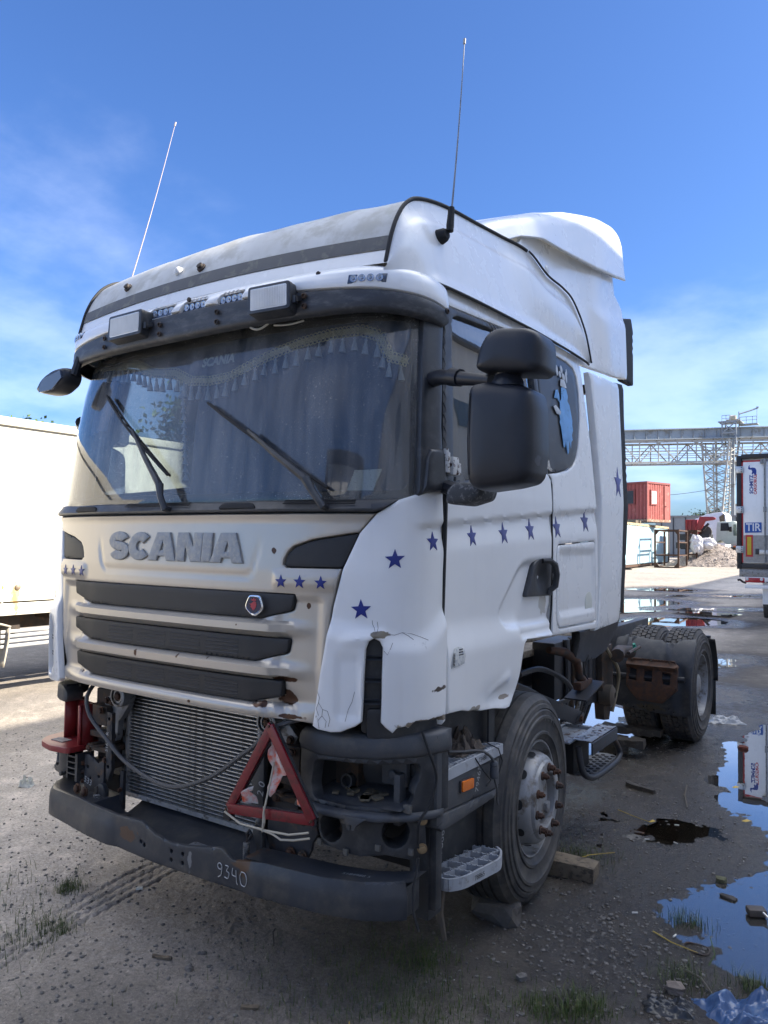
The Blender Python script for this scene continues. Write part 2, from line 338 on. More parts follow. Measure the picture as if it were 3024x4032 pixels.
def panel(name, outline, fn, m, parent=None, g=.03, thick=.02, rr=.006, holes=(), disp=None, off=0.0, inner=True, back=False, ang=40):
    """curved sheet-metal panel: 2D outline (with holes) mapped by fn(u,v)->xyz, rounded edges, a turned-in rim"""
    polys = [resample(outline, g)] + [resample(h, g) for h in holes]
    O = polys[0]; lo, hi = O.min(0), O.max(0)
    def ok(Q):
        r = inside(Q, O)
        for h in polys[1:]: r &= ~inside(Q, h)
        return r
    pts = []; edges = []
    for P in polys:
        k = len(pts); pts += list(P); edges += [(k + i, k + (i + 1) % len(P)) for i in range(len(P))]
    for P in polys:
        t = np.roll(P, -1, 0) - np.roll(P, 1, 0); t /= np.maximum(1e-9, np.hypot(*t.T))[:, None]; nn = np.stack([-t[:, 1], t[:, 0]], -1)
        for q in (.4, 1.0):
            for sg in (-1, 1):
                Q = P + nn * rr * q * sg; Q = Q[ok(Q)]
                if len(Q): Q = Q[bdist(Q, polys) > rr * q * .8]; pts += list(Q)
    if inner:
        gx, gy = np.meshgrid(np.arange(lo[0] + g / 2, hi[0], g), np.arange(lo[1] + g / 2, hi[1], g)); Q = np.stack([gx.ravel(), gy.ravel()], -1)
        Q = Q[ok(Q)]
        if len(Q): Q = Q[bdist(Q, polys) > max(rr * 1.35, g * .3)]; pts += list(Q)
    vo, _, fo, _, _, _ = geometry.delaunay_2d_cdt([Vector((float(p[0]), float(p[1]))) for p in pts], edges, [], 0, 1e-6)
    V2 = np.array([(v.x, v.y) for v in vo]); F = np.array([tuple(f) for f in fo])
    keep = ok(V2[F].mean(1)); F = F[keep]
    used = np.unique(F); remap = -np.ones(len(V2), int); remap[used] = np.arange(len(used)); V2 = V2[used]; F = remap[F]
    u, v = V2[:, 0], V2[:, 1]; e = 1e-3
    P = fn(u, v); n = np.cross(fn(u + e, v) - P, fn(u, v + e) - P); n /= np.maximum(1e-12, np.linalg.norm(n, axis=1))[:, None]
    d = bdist(V2, polys); q = np.clip(1 - d / rr, 0, 1); drop = rr * (1 - np.sqrt(np.maximum(0, 1 - q * q)))
    h = off - drop
    if disp is not None: h = h + disp(u, v)
    P2 = P + n * h[:, None]
    V = list(P2); faces = [tuple(f) if True else f for f in F]
    a, b, c = V2[F[:, 0]], V2[F[:, 1]], V2[F[:, 2]]; area = (b[:, 0] - a[:, 0]) * (c[:, 1] - a[:, 1]) - (b[:, 1] - a[:, 1]) * (c[:, 0] - a[:, 0])
    faces = [tuple(f) if s > 0 else tuple(f[::-1]) for f, s in zip(F, area)]
    cnt = {}
    for f in faces:
        for i in range(3):
            k = (f[i], f[(i + 1) % 3]); cnt[k] = cnt.get(k, 0) + 1
    be = [k for k in cnt if (k[1], k[0]) not in cnt]; idx = {}
    nv = len(V)
    for k in be:
        for i in k:
            if i not in idx: idx[i] = nv + len(idx)
    V += [P2[i] - n[i] * thick for i in idx]
    faces += [(k[1], k[0], idx[k[0]], idx[k[1]]) for k in be]
    if back:
        nb = len(V); V += list(P2 - n * thick); faces += [tuple(i + nb for i in f[::-1]) for f in faces[:len(F)]]
    return from_np(name, V, faces, m, parent, True, ang)
def sst(x): x = np.clip(x, 0, 1); return x * x * (3 - 2 * x)
def star(cx, cy, r, sx=1, rot=0, slant=0):
    return [(cx + sx * (r if i % 2 == 0 else r * .42) * math.sin(rot + i * math.pi / 5), cy + (r if i % 2 == 0 else r * .42) * math.cos(rot + i * math.pi / 5) + slant * 0) for i in range(10)]
def mirx(P): return [(-a, b) for a, b in P][::-1]
def text_mesh(txt, size, bold=.0, ext=.0):
    cu = bpy.data.curves.new('lettering', 'FONT'); cu.body = txt; cu.size = size; cu.offset = bold; cu.extrude = ext; cu.align_x = 'CENTER'; cu.align_y = 'CENTER'; cu.resolution_u = 3
    o = bpy.data.objects.new('lettering', cu); COL.objects.link(o); bpy.context.view_layer.update()
    me = bpy.data.meshes.new_from_object(o.evaluated_get(bpy.context.evaluated_depsgraph_get())); bpy.data.objects.remove(o); bpy.data.curves.remove(cu)
    return me
def text_on(name, txt, size, fn, m, parent=None, bold=0.0, sx=1.0, rot=0.0, ext=0):
    """flat lettering laid on a surface: fn(u,v,d) -> xyz"""
    me = text_mesh(txt, size, bold, ext); c, s = math.cos(rot), math.sin(rot)
    for v in me.vertices:
        a, b = v.co.x * sx, v.co.y; v.co = Vector(fn(a * c - b * s, a * s + b * c, v.co.z))
    me.update()
    return link(name, me, m, parent, False)

# numpy value noise for terrain
_perm = rng.random((256, 256))
def vnoise(x, y):
    xi = np.floor(x).astype(int); yi = np.floor(y).astype(int); fx = x - xi; fy = y - yi; fx = fx * fx * (3 - 2 * fx); fy = fy * fy * (3 - 2 * fy)
    g = lambda a, b: _perm[a % 256, b % 256]
    return (g(xi, yi) * (1 - fx) + g(xi + 1, yi) * fx) * (1 - fy) + (g(xi, yi + 1) * (1 - fx) + g(xi + 1, yi + 1) * fx) * fy - .5
def fbm(x, y, o=4, l=2.03, gain=.5):
    s = 0; a = 1
    for i in range(o): s = s + a * vnoise(x + 17.3 * i, y + 9.1 * i); x = x * l; y = y * l; a *= gain
    return s

# ------------------------------------------------------------------ the cab's outer skin: s = distance round the plan from the nose, z = height
WZ = ([0.0, 1.0, 2.05, 2.45, 2.85, 3.0, 3.2, 3.35, 3.48], [1.2, 1.2, 1.2, 1.175, 1.135, 1.115, 1.08, 1.045, 1.0])
FZ = ([0, 1.0, 1.3, 1.7, 1.95, 2.1, 2.4, 2.6, 2.8, 2.95, 3.05, 3.2, 3.3, 3.4, 3.5], [0, 0.0, -.01, 0.0, .025, .045, .078, .112, .165, .165, .175, .22, .32, .55, .9])
_xs = np.concatenate([np.linspace(0, 1.0, 120), 1.2 * np.sin(np.linspace(np.arcsin(1 / 1.2), np.pi / 2, 140)[1:])])
_ys = .06 + .42 * (1 - np.maximum(0, 1 - (_xs / 1.2) ** 3) ** (1 / 3))
PLX = np.concatenate([_xs, [1.2]]); PLY = np.concatenate([_ys, [4.48]])
PLS = np.concatenate([[0], np.cumsum(np.hypot(np.diff(PLX), np.diff(PLY)))])
S0 = PLS[-2] - .48                       # side: s = y + S0
def skin(s, z):
    s = np.asarray(s, float); z = np.asarray(z, float); a = np.abs(s)
    x = np.sign(s) * np.interp(a, PLS, PLX); y = np.interp(a, PLS, PLY)
    return np.stack([x * np.interp(z, *WZ) / 1.2, y + np.interp(z, *FZ) * np.clip(1 - (y - .06) / 1.2, 0, 1), z + 0 * s], -1)
def skin_n(s, z):
    e = 1e-3; P = skin(s, z); n = np.cross(skin(s + e, z) - P, skin(s, z + e) - P)
    return n / np.linalg.norm(n, axis=-1, keepdims=True)
def on_skin(s, z, d=0.0): return Vector(skin(s, z) + skin_n(s, z) * d)
def YZ(P): return [(y + S0, z) for y, z in P]          # side outlines given as (y, z)
# ------------------------------------------------------------------ GROUND AND PUDDLES
CX, CY = 2.743, -2.25
PUD = [  # polygon, water depth, ragged shore
    ([(1.74, 1.85), (1.80, 1.72), (1.96, 1.66), (2.02, 1.52), (2.05, 1.32), (2.2, 1.22), (2.35, 1.25), (2.9, 1.1), (3.6, 1.6), (3.4, 2.7), (2.9, 3.9), (2.6, 5.2), (2.3, 6.4), (1.62, 6.5), (1.42, 5.6), (1.46, 4.9), (1.56, 4.3), (1.58, 3.8), (1.62, 3.3), (1.68, 2.85), (1.76, 2.5), (1.72, 2.2)], .026, .085),
    ([(.98, 2.70), (1.05, 3.02), (1.22, 2.95), (1.33, 2.85), (1.38, 3.06), (1.45, 3.18), (1.57, 3.12), (1.7, 3.14), (1.80, 2.93), (1.80, 2.60), (1.68, 2.64), (1.55, 2.66), (1.40, 2.60), (1.2, 2.66)], .011, .14),
    ([(-.6, 4.3), (.5, 4.15), (.74, 4.5), (.74, 4.85), (.45, 5.7), (.2, 6.4), (-.8, 6.4)], .03, .06),
    ([(-5.3, 25.4), (-4.46, 27.6), (-2.9, 26.9), (-3.3, 25.5), (-4.2, 25.0)], .03, .12),
    ([(-3.1, 23.6), (-2.4, 24.6), (-.9, 25.8), (1.2, 26.6), (1.3, 26.0), (-.2, 25.0), (-1.8, 24.0)], .02, .12),
    ([(-4.4, 21.8), (-3.7, 22.9), (-2.3, 21.7), (-2.4, 20.6), (-2.5, 18.6), (-3.0, 17.5), (-3.7, 19.0)], .03, .12),
    ([(-2.3, 19.2), (-1.2, 20.2), (.6, 21.0), (.9, 20.5), (-.6, 19.9), (-1.7, 19.0)], .02, .10),
    ([(-1.55, 18.3), (-1.3, 18.8), (-.75, 18.7), (-.9, 18.2)], .02, .05),
    ([(-2.9, 14.4), (-2.6, 15.6), (-2.35, 16.8), (-1.31, 17.8), (-.38, 17.1), (-.39, 15.9), (-1.4, 14.9), (-2.1, 14.0)], .03, .10),
    ([(.10, 10.6), (.2, 11.1), (.7, 11.4), (.75, 10.9), (.4, 10.4)], .02, .05),
    ([(.05, 9.5), (.12, 9.8), (.42, 9.9), (.36, 9.5)], .02, .04),
    ([(.75, 7.7), (.78, 7.9), (.92, 7.95), (.92, 7.75)], .015, .03),
]
def rise(x, y): r = np.hypot(x - CX, y - CY); return .0165 * np.maximum(0, r - 12)
for i, (P, d, rg_) in enumerate(PUD):
    P = np.array(P); c = P.mean(0); zw = float(rise(P[:, 0], P[:, 1]).min()) - .004; PUD[i] = (P, d, rg_, zw, c)
def ground_z(x, y, micro=True):
    x = np.asarray(x, float); y = np.asarray(y, float); r = np.hypot(x - CX, y - CY)
    z = rise(x, y); k = np.clip(r / 10, .0, 1)
    z = z + .020 * fbm(x * .45 + 3, y * .45) + .06 * k * k * fbm(x * .11 + 9, y * .11)
    wet = np.zeros_like(x); Q = np.stack([x.ravel(), y.ravel()], -1)
    for P, d, rg_, zw, c in PUD:
        R_ = np.hypot(*(P - c).T).max() + 2.6; m = (np.hypot(Q[:, 0] - c[0], Q[:, 1] - c[1]) < R_).reshape(x.shape)
        if not m.any(): continue
        q = np.stack([x[m], y[m]], -1); sd = bdist(q, [P]) * np.where(inside(q, P), 1, -1)
        sc = 1 if c[1] < 8 else .45
        sd = sd + rg_ * 2.0 * fbm(q[:, 0] * 2.6 * sc, q[:, 1] * 2.6 * sc, 3) + rg_ * 1.1 * fbm(q[:, 0] * 9 * sc, q[:, 1] * 9 * sc, 3)
        if c[1] < 8: sd = sd + .06 + rg_ * .4 * fbm(q[:, 0] * 30, q[:, 1] * 30, 2)
        w = sst(1 + sd / (1.5 if c[1] > 8 else .8)); zz = zw + .007 - d * np.clip(sd / .30, -.12, 1)
        z[m] = z[m] * (1 - w) + zz * w
        wet[m] = np.maximum(wet[m], np.clip(1 + sd / (1.9 if c[1] < 8 else 1.1), 0, 1))
    if micro:
        a = np.clip(1 - r / 22, .1, 1)
        lum = np.clip(.35 + fbm(x * 1.1 + 40, y * 1.1, 3), .12, 1)
        z = z + a * (.014 * fbm(x * 5, y * 5, 3) + .013 * lum * fbm(x * 24, y * 24, 3)) + np.where(r < 9, .006 * lum * fbm(x * 70, y * 70, 2), 0)
        # tyre tracks across the lower left
        d0 = np.array((-.63 + .513, .673 + .276)); d0 = d0 / np.hypot(*d0)
        u = (x + .63) * d0[0] + (y - .673) * d0[1]; v = -(x + .63) * d0[1] + (y - .673) * d0[0]
        for o_ in (-.075, -.015, .045, .115):
            z = z - .011 * np.exp(-((v - o_ + .006 * np.sin(u * 90) + .02 * fbm(u * 2.2, v * 0 + 5, 2)) / .0085) ** 2) * sst((u + 3.2) / .5) * sst((1.2 - u) / .5) * (.5 + .9 * np.clip(.5 + fbm(u * 3 + o_ * 40, v * 0 + 2, 2), 0, 1))
    return z, wet
th0 = math.atan2(fw.y, fw.x)
ths = np.concatenate([np.linspace(-.56, .56, 620), np.linspace(.60, 2 * math.pi - .60, 70)]) + th0
rs_ = [.6]
while rs_[-1] < 520: rs_.append(rs_[-1] * (1.004 if 1.6 < rs_[-1] < 9 else 1.010 if rs_[-1] < 40 else 1.05))
rs_ = np.array(rs_)
TT, RR_ = np.meshgrid(ths, rs_, indexing='ij'); GX = CX + RR_ * np.cos(TT); GY = CY + RR_ * np.sin(TT)
GZ, GW = ground_z(GX, GY)
nt_, nr_ = GX.shape
V = np.stack([GX, GY, GZ], -1).reshape(-1, 3)
i, j = np.meshgrid(np.arange(nt_), np.arange(nr_ - 1), indexing='ij'); i2 = (i + 1) % nt_
F = np.stack([i * nr_ + j, i * nr_ + j + 1, i2 * nr_ + j + 1, i2 * nr_ + j], -1).reshape(-1, 4)[:, ::-1]
V = np.vstack([V, [[CX, CY, 0]]])
me = bpy.data.meshes.new('ground'); nv = len(V); nf = len(F)
tri = np.stack([np.full(nt_, nv - 1), np.arange(nt_) * nr_, ((np.arange(nt_) + 1) % nt_) * nr_], -1)
me.vertices.add(nv); me.vertices.foreach_set('co', V.ravel().astype(np.float32))
lp = np.concatenate([F.ravel(), tri.ravel()]); me.loops.add(len(lp)); me.loops.foreach_set('vertex_index', lp.astype(np.int32))
me.polygons.add(nf + nt_); me.polygons.foreach_set('loop_start', np.concatenate([np.arange(nf) * 4, nf * 4 + np.arange(nt_) * 3]).astype(np.int32))
me.update(calc_edges=True); me.validate()
DRY_LIT = sst((.9 - GX + .25 * GY * 0 + .5 * fbm(GX * .9, GY * .9, 3)) / 1.9) * (1 - .55 * sst((-2.7 - GX) / 1.3))  # dry soil tone plus painted light: shaded left lifted, sunlit strip held back
ad_ = me.attributes.new('dry', 'FLOAT', 'POINT'); ad_.data.foreach_set('value', np.concatenate([DRY_LIT.ravel(), [0]]).astype(np.float32))  # 'dry' holds the soil tone together with the painted light
at = me.attributes.new('wet', 'FLOAT', 'POINT'); at.data.foreach_set('value', np.concatenate([GW.ravel(), [0]]).astype(np.float32))
def ground_mat():
    m = bpy.data.materials.new('dirt_yard'); m.use_nodes = True; N = m.node_tree.nodes; L = m.node_tree.links; b = N['Principled BSDF']
    t = N.new('ShaderNodeTexCoord')
    def noise(sc, det=6, ro=.6):
        n = N.new('ShaderNodeTexNoise'); n.inputs['Scale'].default_value = sc; n.inputs['Detail'].default_value = det; n.inputs['Roughness'].default_value = ro; L.new(t.outputs['Object'], n.inputs['Vector']); return n.outputs['Fac']
    def rng_(s, a, b_, c=0, d=1):
        r = N.new('ShaderNodeMapRange'); r.interpolation_type = 'SMOOTHSTEP'
        for k, v in enumerate((a, b_, c, d)): r.inputs[k + 1].default_value = v
        L.new(s, r.inputs[0]); return r.outputs[0]
    def mix(f, a, b_, mode='MIX'):
        x = N.new('ShaderNodeMixRGB'); x.blend_type = mode
        for k, s in enumerate((f, a, b_)):
            if isinstance(s, (int, float)): x.inputs[k].default_value = s
            elif isinstance(s, tuple): x.inputs[k].default_value = (*s, 1)
            else: L.new(s, x.inputs[k])
        return x.outputs[0]
    c = mix(rng_(noise(.6, 5), .35, .68), (.165, .145, .122), (.12, .107, .093))
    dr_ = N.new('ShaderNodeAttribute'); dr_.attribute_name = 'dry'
    c = mix(rng_(noise(4.5, 6), .45, .72), c, (.20, .175, .15))
    c = mix(rng_(noise(17, 6, .7), .50, .68), c, (.125, .112, .10))
    c = mix(rng_(noise(130, 3, .6), .60, .70), c, (.24, .215, .185))
    sp = N.new('ShaderNodeMapRange'); sp.inputs[1].default_value = .32; sp.inputs[2].default_value = .68; sp.inputs[3].default_value = .62; sp.inputs[4].default_value = 1.36; L.new(noise(62, 7, .75), sp.inputs[0])
    c = mix(1.0, c, sp.outputs[0], 'MULTIPLY')
    kk = N.new('ShaderNodeMixRGB'); kk.inputs[1].default_value = (1, 1, 1, 1); kk.inputs[2].default_value = (2.9, 2.9, 2.9, 1); L.new(dr_.outputs['Fac'], kk.inputs[0]); c = mix(1.0, c, kk.outputs[0], 'MULTIPLY')  # paler by 'dry': soil tone and brightness painted into the shaded left
    at_ = N.new('ShaderNodeAttribute'); at_.attribute_name = 'wet'
    wn_ = noise(7, 5, .65); wa = N.new('ShaderNodeMath'); wa.operation = 'MULTIPLY_ADD'; L.new(wn_, wa.inputs[0]); wa.inputs[1].default_value = .9; wa.inputs[2].default_value = -.45
    wb = N.new('ShaderNodeMath'); wb.operation = 'ADD'; L.new(at_.outputs['Fac'], wb.inputs[0]); L.new(wa.outputs[0], wb.inputs[1])
    wetf = rng_(wb.outputs[0], .0, .75)
    c = mix(wetf, c, (.25, .235, .225), 'MULTIPLY'); L.new(c, b.inputs['Base Color'])
    r = rng_(wb.outputs[0], .35, .95, .92, .13); L.new(r, b.inputs['Roughness']); b.inputs['Specular IOR Level'].default_value = .55
    h = mix(.45, noise(38, 8, .75), noise(130, 5, .75)); bp = N.new('ShaderNodeBump'); bp.inputs['Strength'].default_value = .9; bp.inputs['Distance'].default_value = .018
    L.new(h, bp.inputs['Height']); L.new(bp.outputs[0], b.inputs['Normal'])
    return m
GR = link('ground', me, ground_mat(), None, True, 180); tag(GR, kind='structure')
def gz(x, y): return float(ground_z(np.array([float(x)]), np.array([float(y)]))[0][0])
def water_mat():
    m = bpy.data.materials.new('puddle_water'); m.use_nodes = True; N = m.node_tree.nodes; L = m.node_tree.links; N.clear()
    o = N.new('ShaderNodeOutputMaterial'); tr = N.new('ShaderNodeBsdfTransparent'); tr.inputs[0].default_value = (.50, .44, .36, 1)
    gl = N.new('ShaderNodeBsdfGlossy'); gl.inputs['Roughness'].default_value = .0; df = N.new('ShaderNodeBsdfDiffuse'); df.inputs[0].default_value = (.085, .08, .072, 1)
    fr_ = N.new('ShaderNodeFresnel'); fr_.inputs[0].default_value = 1.36; mu_ = N.new('ShaderNodeMath'); mu_.operation = 'MULTIPLY'; mu_.use_clamp = True; mu_.inputs[1].default_value = 3.0; L.new(fr_.outputs[0], mu_.inputs[0])
    a = N.new('ShaderNodeMixShader'); a.inputs[0].default_value = .5; L.new(tr.outputs[0], a.inputs[1]); L.new(df.outputs[0], a.inputs[2])
    x = N.new('ShaderNodeMixShader'); L.new(mu_.outputs[0], x.inputs[0]); L.new(a.outputs[0], x.inputs[1]); L.new(gl.outputs[0], x.inputs[2]); L.new(x.outputs[0], o.inputs[0])
    t = N.new('ShaderNodeTexCoord'); n = N.new('ShaderNodeTexNoise'); n.inputs['Scale'].default_value = 5; n.inputs['Detail'].default_value = 2; L.new(t.outputs['Object'], n.inputs['Vector'])
    bp = N.new('ShaderNodeBump'); bp.inputs['Strength'].default_value = .02; bp.inputs['Distance'].default_value = .01; L.new(n.outputs['Fac'], bp.inputs['Height']); L.new(bp.outputs[0], gl.inputs['Normal'])
    return m
WM = water_mat()
for P, d, rg_, zw, c in PUD:
    v = P - c; l = np.hypot(*v.T)[:, None]; Q = P + v / l * (.30 if c[1] < 8 else .5)
    tag(from_np('puddle_water', [(a, b_, zw) for a, b_ in Q] + [(*c, zw)], [(k, (k + 1) % len(Q), len(Q)) for k in range(len(Q))], WM, None, False), kind='structure')

# ------------------------------------------------------------------ BUILDINGS AND VEHICLES ROUND THE YARD
def corr(mb, a, b, z0, z1, n, d, nrm):
    """corrugated wall from a to b"""
    a = Vector(a); b = Vector(b); nrm = Vector(nrm); V = []
    for i in range(n * 4 + 1):
        p = a + (b - a) * (i / (n * 4)); o = (0, d, d, 0)[i % 4]; V += [(*(p + nrm * o)[:2], z0), (*(p + nrm * o)[:2], z1)]
    return mb.add(V, [(2 * i, 2 * i + 2, 2 * i + 3, 2 * i + 1) for i in range(n * 4)])
M_wall = mat('warehouse_wall', (.85, .82, .76), .7, var=.05, nscale=1, streak=.2)
WH = thing('warehouse', 'long pale grey warehouse standing along the right side of the yard', 'warehouse', (9, 20, 0))
mb = MB(); mb.box((1.0, 0, 4.72), (2.0, 140, 9.44)); mb.build('wall', M_wall, WH)
mb = MB(); mb.box((.95, 0, 9.50), (2.3, 140.4, .10)); mb.build('roof', M_alud, WH)
for y in (-3, 22):
    mb = MB(); mb.box((-.03, y, 1.7), (.06, 3.2, 3.4)); d = mb.build('gate', MATS['frame_grey'] if 'frame_grey' in MATS else M_steel, WH)
for y in np.arange(-60, 61, 6): mb = MB(); mb.box((-.02, y + 3, 6.6), (.05, 2.4, 1.1)); mb.build('window', M_sideglass, WH)

# --- box trailer parked in front of the truck (seen mirrored in the windscreen)
def rear_doors(T, w, h, z0, m_door, m_frame):
    mb = MB()
    for x in (-w / 2 + .04, w / 2 - .04): mb.box((x, .0, z0 + h / 2), (.09, .10, h))
    mb.box((0, 0, z0 + h - .05), (w - .17, .10, .10)); mb.box((0, 0, z0 + .04), (w - .17, .10, .10)); mb.build('door_frame', m_frame, T, bevel=.006)
FT = thing('box_trailer', 'pale box trailer with two rear doors parked facing the bare truck front', 'trailer', (.55, -4.8, 0), math.pi)
mb = MB(); mb.box((0, 4.1, 2.55), (2.2, 8, 2.6)); mb.build('box_body', M_white, FT, bevel=.02)
rear_doors(FT, 2.2, 2.65, 1.25, M_white, M_steel)
for x in (-.5, .5):
    mb = MB(); mb.box((x, .06, 2.57), (.98, .04, 2.4)); d = mb.build('door', M_white, FT)
    for o in (-.25, .3): mb = MB(); mb.cyl((x + o, .02, 1.4), (x + o, .02, 3.75), .016, n=8); mb.build('lock_rod', M_alud, d)
mb = MB(); mb.box((0, 4, 1.1), (1.0, 7.8, .2)); mb.box((0, .1, .6), (2.1, .1, .12)); mb.build('chassis', M_steel, FT)
for x in (-.95, .95):
    for y in (1.6, 2.9): mb = MB(); mb.lathe((x, y, .5), (1, 0, 0), [(.25, -.15), (.48, -.15), (.5, -.1), (.5, .1), (.48, .15), (.25, .15)], 24); mb.build('wheel', M_tyre, FT)

# --- white box trailer on the left
M_box = mat('trailer_white', (.62, .595, .515), .5, var=.05, nscale=2, streak=.10, streakcol=(.5, .46, .36), spots=[((0, 2.385 + .01, 1.20), (.3, .05, .12), (.56, .44, .24)), ((0, 2.39, 1.12), (.3, .025, .14), (.54, .38, .15)), ((0, 2.25, 1.28), (.3, .012, .02), (.5, .35, .1))], bump=.05)
BT_ = thing('cargo_trailer', 'white cargo box trailer in full sun left of the truck', 'trailer', (-5.25, 0, 0))
mb = MB(); mb.box((-1.22, 2.0, 2.09), (2.44, 11, 1.94)); mb.build('box_body', M_box, BT_, bevel=.01)
mb = MB(); mb.box((.012, 2.0, 3.085), (.05, 11.02, .09)); mb.box((-1.22, 2.0, 3.11), (2.4, 11, .06)); mb.build('top_rail', M_box, BT_, bevel=.008)
mb = MB(); mb.box((.012, 2.0, 1.04), (.04, 11.02, .13)); mb.build('bottom_rail', M_box, BT_, bevel=.006)
for y in np.arange(-3, 7.6, .75): mb = MB(); mb.box((.0022, y, 2.06), (.004, .012, 1.90)); mb.build('panel_joint', M_box, BT_)
for y in (2.42, -1.2, 5.6): mb = MB(); mb.lathe((.0, y, 1.275), (1, 0, 0), [(.032, 0), (.032, .012), (.022, .02), (.003, .022)], 16); mb.build('side_marker', mat('old_marker', (.22, .17, .12), .5) if 'old_marker' not in MATS else MATS['old_marker'], BT_)
mb = MB(); mb.box((-.6, 2, .87), (.12, 10, .22)); mb.box((-1.7, 2, .87), (.12, 10, .22))
for y in np.arange(-3, 7.5, 1.0): mb.box((-1.2, y, .93), (2.2, .08, .1))
mb.box((-.2, 2.1, .88), (.10, .9, .18)); mb.build('chassis', M_rustyd, BT_)
mb = MB(); mb.sheet(lambda u, v: Vector((-.42 + .45 * u, 2.28 + .06 * math.cos(v * 1.2) - .02 * v, .84 - .42 * v)), (0, .5, 1), np.linspace(0, 1, 8)); mb.sheet(lambda u, v: Vector((-.42 + .45 * u, 2.28 + .06 - .40 * v, .84 + .06 * math.sin(v * 2.4))), (0, .5, 1), np.linspace(0, 1, 8)); o = mb.build('mud_flap', mat('dusty_flap', (.36, .33, .27), .85, var=.25, nscale=12, bump=.4), BT_, fix=False); o.modifiers.new('th', 'SOLIDIFY').thickness = .02
for z in (.635, .69, .745, .795): mb = MB(); mb.box((-.02, 3.2, z), (.03, 1.9, .036)); mb.build('side_guard', mat('guard_grey', (.42, .42, .41), .5, metal=.4) if 'guard_grey' not in MATS else MATS['guard_grey'], BT_, bevel=.006)
for y in (1.2, .0, 6.3):
    mb = MB(); mb.lathe((-.32, y, .48), (1, 0, 0), [(.25, -.15), (.46, -.15), (.49, -.1), (.49, .1), (.46, .15), (.25, .15), (.2, .05), (.01, .05)], 28); mb.build('wheel', M_tyre, BT_)

# --- trailer on the right with its rear towards us
TT_ = thing('reefer_trailer', 'white semi-trailer at the right edge with red door edges and a TIR plate', 'trailer', (0, 17.0, .08))
def q(x, z): return Vector((x, 0, z - .08))
mb = MB(); mb.box((.98, 5.0, 2.58), (2.48, 9.9, 2.60)); mb.build('box_body', M_white, TT_)
mb = MB(); mb.box((-.215, -.03, 2.565), (.10, .14, 2.63)); mb.box((2.17, -.03, 2.565), (.1, .14, 2.63)); mb.box((.98, -.03, 3.86), (2.29, .14, .10)); mb.box((.98, -.03, 1.31), (2.29, .14, .11)); mb.build('door_frame', mat('frame_black', (.02, .02, .022), .5), TT_, bevel=.008)
mb = MB(); mb.box((-.145, -.05, 2.58), (.035, .04, 2.36)); mb.box((.10, -.05, 3.745), (.52, .04, .035)); mb.build('red_edge', mat('edge_red', (.50, .03, .03), .45), TT_)
mb = MB(); mb.box((.35, -.06, 2.56), (.95, .04, 2.33)); mb.box((1.42, -.06, 2.56), (1.1, .04, 2.33)); dr = mb.build('door', M_white, TT_, bevel=.006)
mb = MB(); mb.box((.35, -.084, 1.72), (.93, .012, .62)); mb.build('kick_plate', mat('kick_plate', (.34, .33, .31), .5, metal=.5, var=.2, nscale=20), dr)
for z in (3.55, 2.62, 1.70):
    mb = MB(); mb.box((-.20, -.11, z), (.16, .03, .16)); h_ = mb.build('hinge', M_alu, TT_, bevel=.01)
    mb = MB()
    for dz in (-.05, 0, .05): mb.box((-.155, -.13, z + dz), (.02, .012, .02))
    mb.build('hinge_bolt', M_steel, h_)
mb = MB(); mb.cyl((.33, -.12, 1.4), (.33, -.12, 3.8), .018, n=8); mb.box((.33, -.12, 2.62), (.06, .05, .12)); mb.box((.3, -.12, 3.72), (.12, .05, .1)); mb.build('lock_rod', M_alud, dr)
mb = MB(); mb.box((.30, -.11, 1.645), (.26, .04, .10)); mb.build('door_latch', M_alu, dr, bevel=.01); mb = MB(); mb.box((.17, -.125, 1.655), (.08, .03, .13)); mb.build('latch_ring', M_black, dr, bevel=.01)
fl = lambda y: (lambda u, v, d: Vector((u, y, v - .08)))
mb = MB(); mb.prism([(-.090, 2.165), (.255, 2.175), (.255, 2.405), (-.095, 2.40)], lambda u, v, d: Vector((u, -.088 + d, v - .08)), -.006, .004); pb = mb.build('tir_plate', mat('plate_blue', (.015, .09, .36), .4, var=.06), dr)
text_on('plate_lettering', 'TIR', .25, lambda u, v, d: Vector((.085 + u, -.0965, 2.206 + v)), mat('plate_white', (.75, .76, .78), .5), pb, bold=.004, sx=.85)
text_on('door_lettering', 'SCHMITZ', .105, lambda u, v, d: Vector((.052 + u, -.0825, 3.205 + v)), mat('logo_blue', (.01, .04, .26), .45), dr, bold=.004, sx=.98, rot=math.pi / 2)
text_on('door_lettering', 'CARGOBULL', .085, lambda u, v, d: Vector((.132 + u, -.0825, 3.205 + v)), mat('logo_red', (.50, .03, .04), .45), dr, bold=.003, sx=.95, rot=math.pi / 2)
mb = MB(); mb.prism([(.155, 3.555), (.155, 3.61), (.13, 3.66), (.075, 3.675), (.03, 3.665), (.01, 3.69), (.02, 3.735), (-.005, 3.715), (-.02, 3.655), (.0, 3.63), (.05, 3.625), (.07, 3.58), (.055, 3.54), (.075, 3.51), (.10, 3.545), (.115, 3.50), (.145, 3.50)], lambda u, v, d: Vector((u, -.082 + d, v - .08)), -.003, 0); mb.build('bull_emblem', MATS['logo_blue'], dr)
mb = MB(); mb.box((.0, -.092, 1.785), (.15, .012, .50)); o = mb.build('reflector_plate', MATS['edge_red'], dr); mb = MB(); mb.box((.0, -.10, 1.785), (.085, .01, .41)); mb.build('reflector_centre', mat('reflector_yellow', (.55, .40, .02), .35), o)
mb = MB(); mb.box((.98, 0, 1.16), (2.4, .16, .18)); mb.box((.98, .3, .8), (.1, .5, .6)); mb.build('rear_beam', M_alud, TT_, bevel=.01)
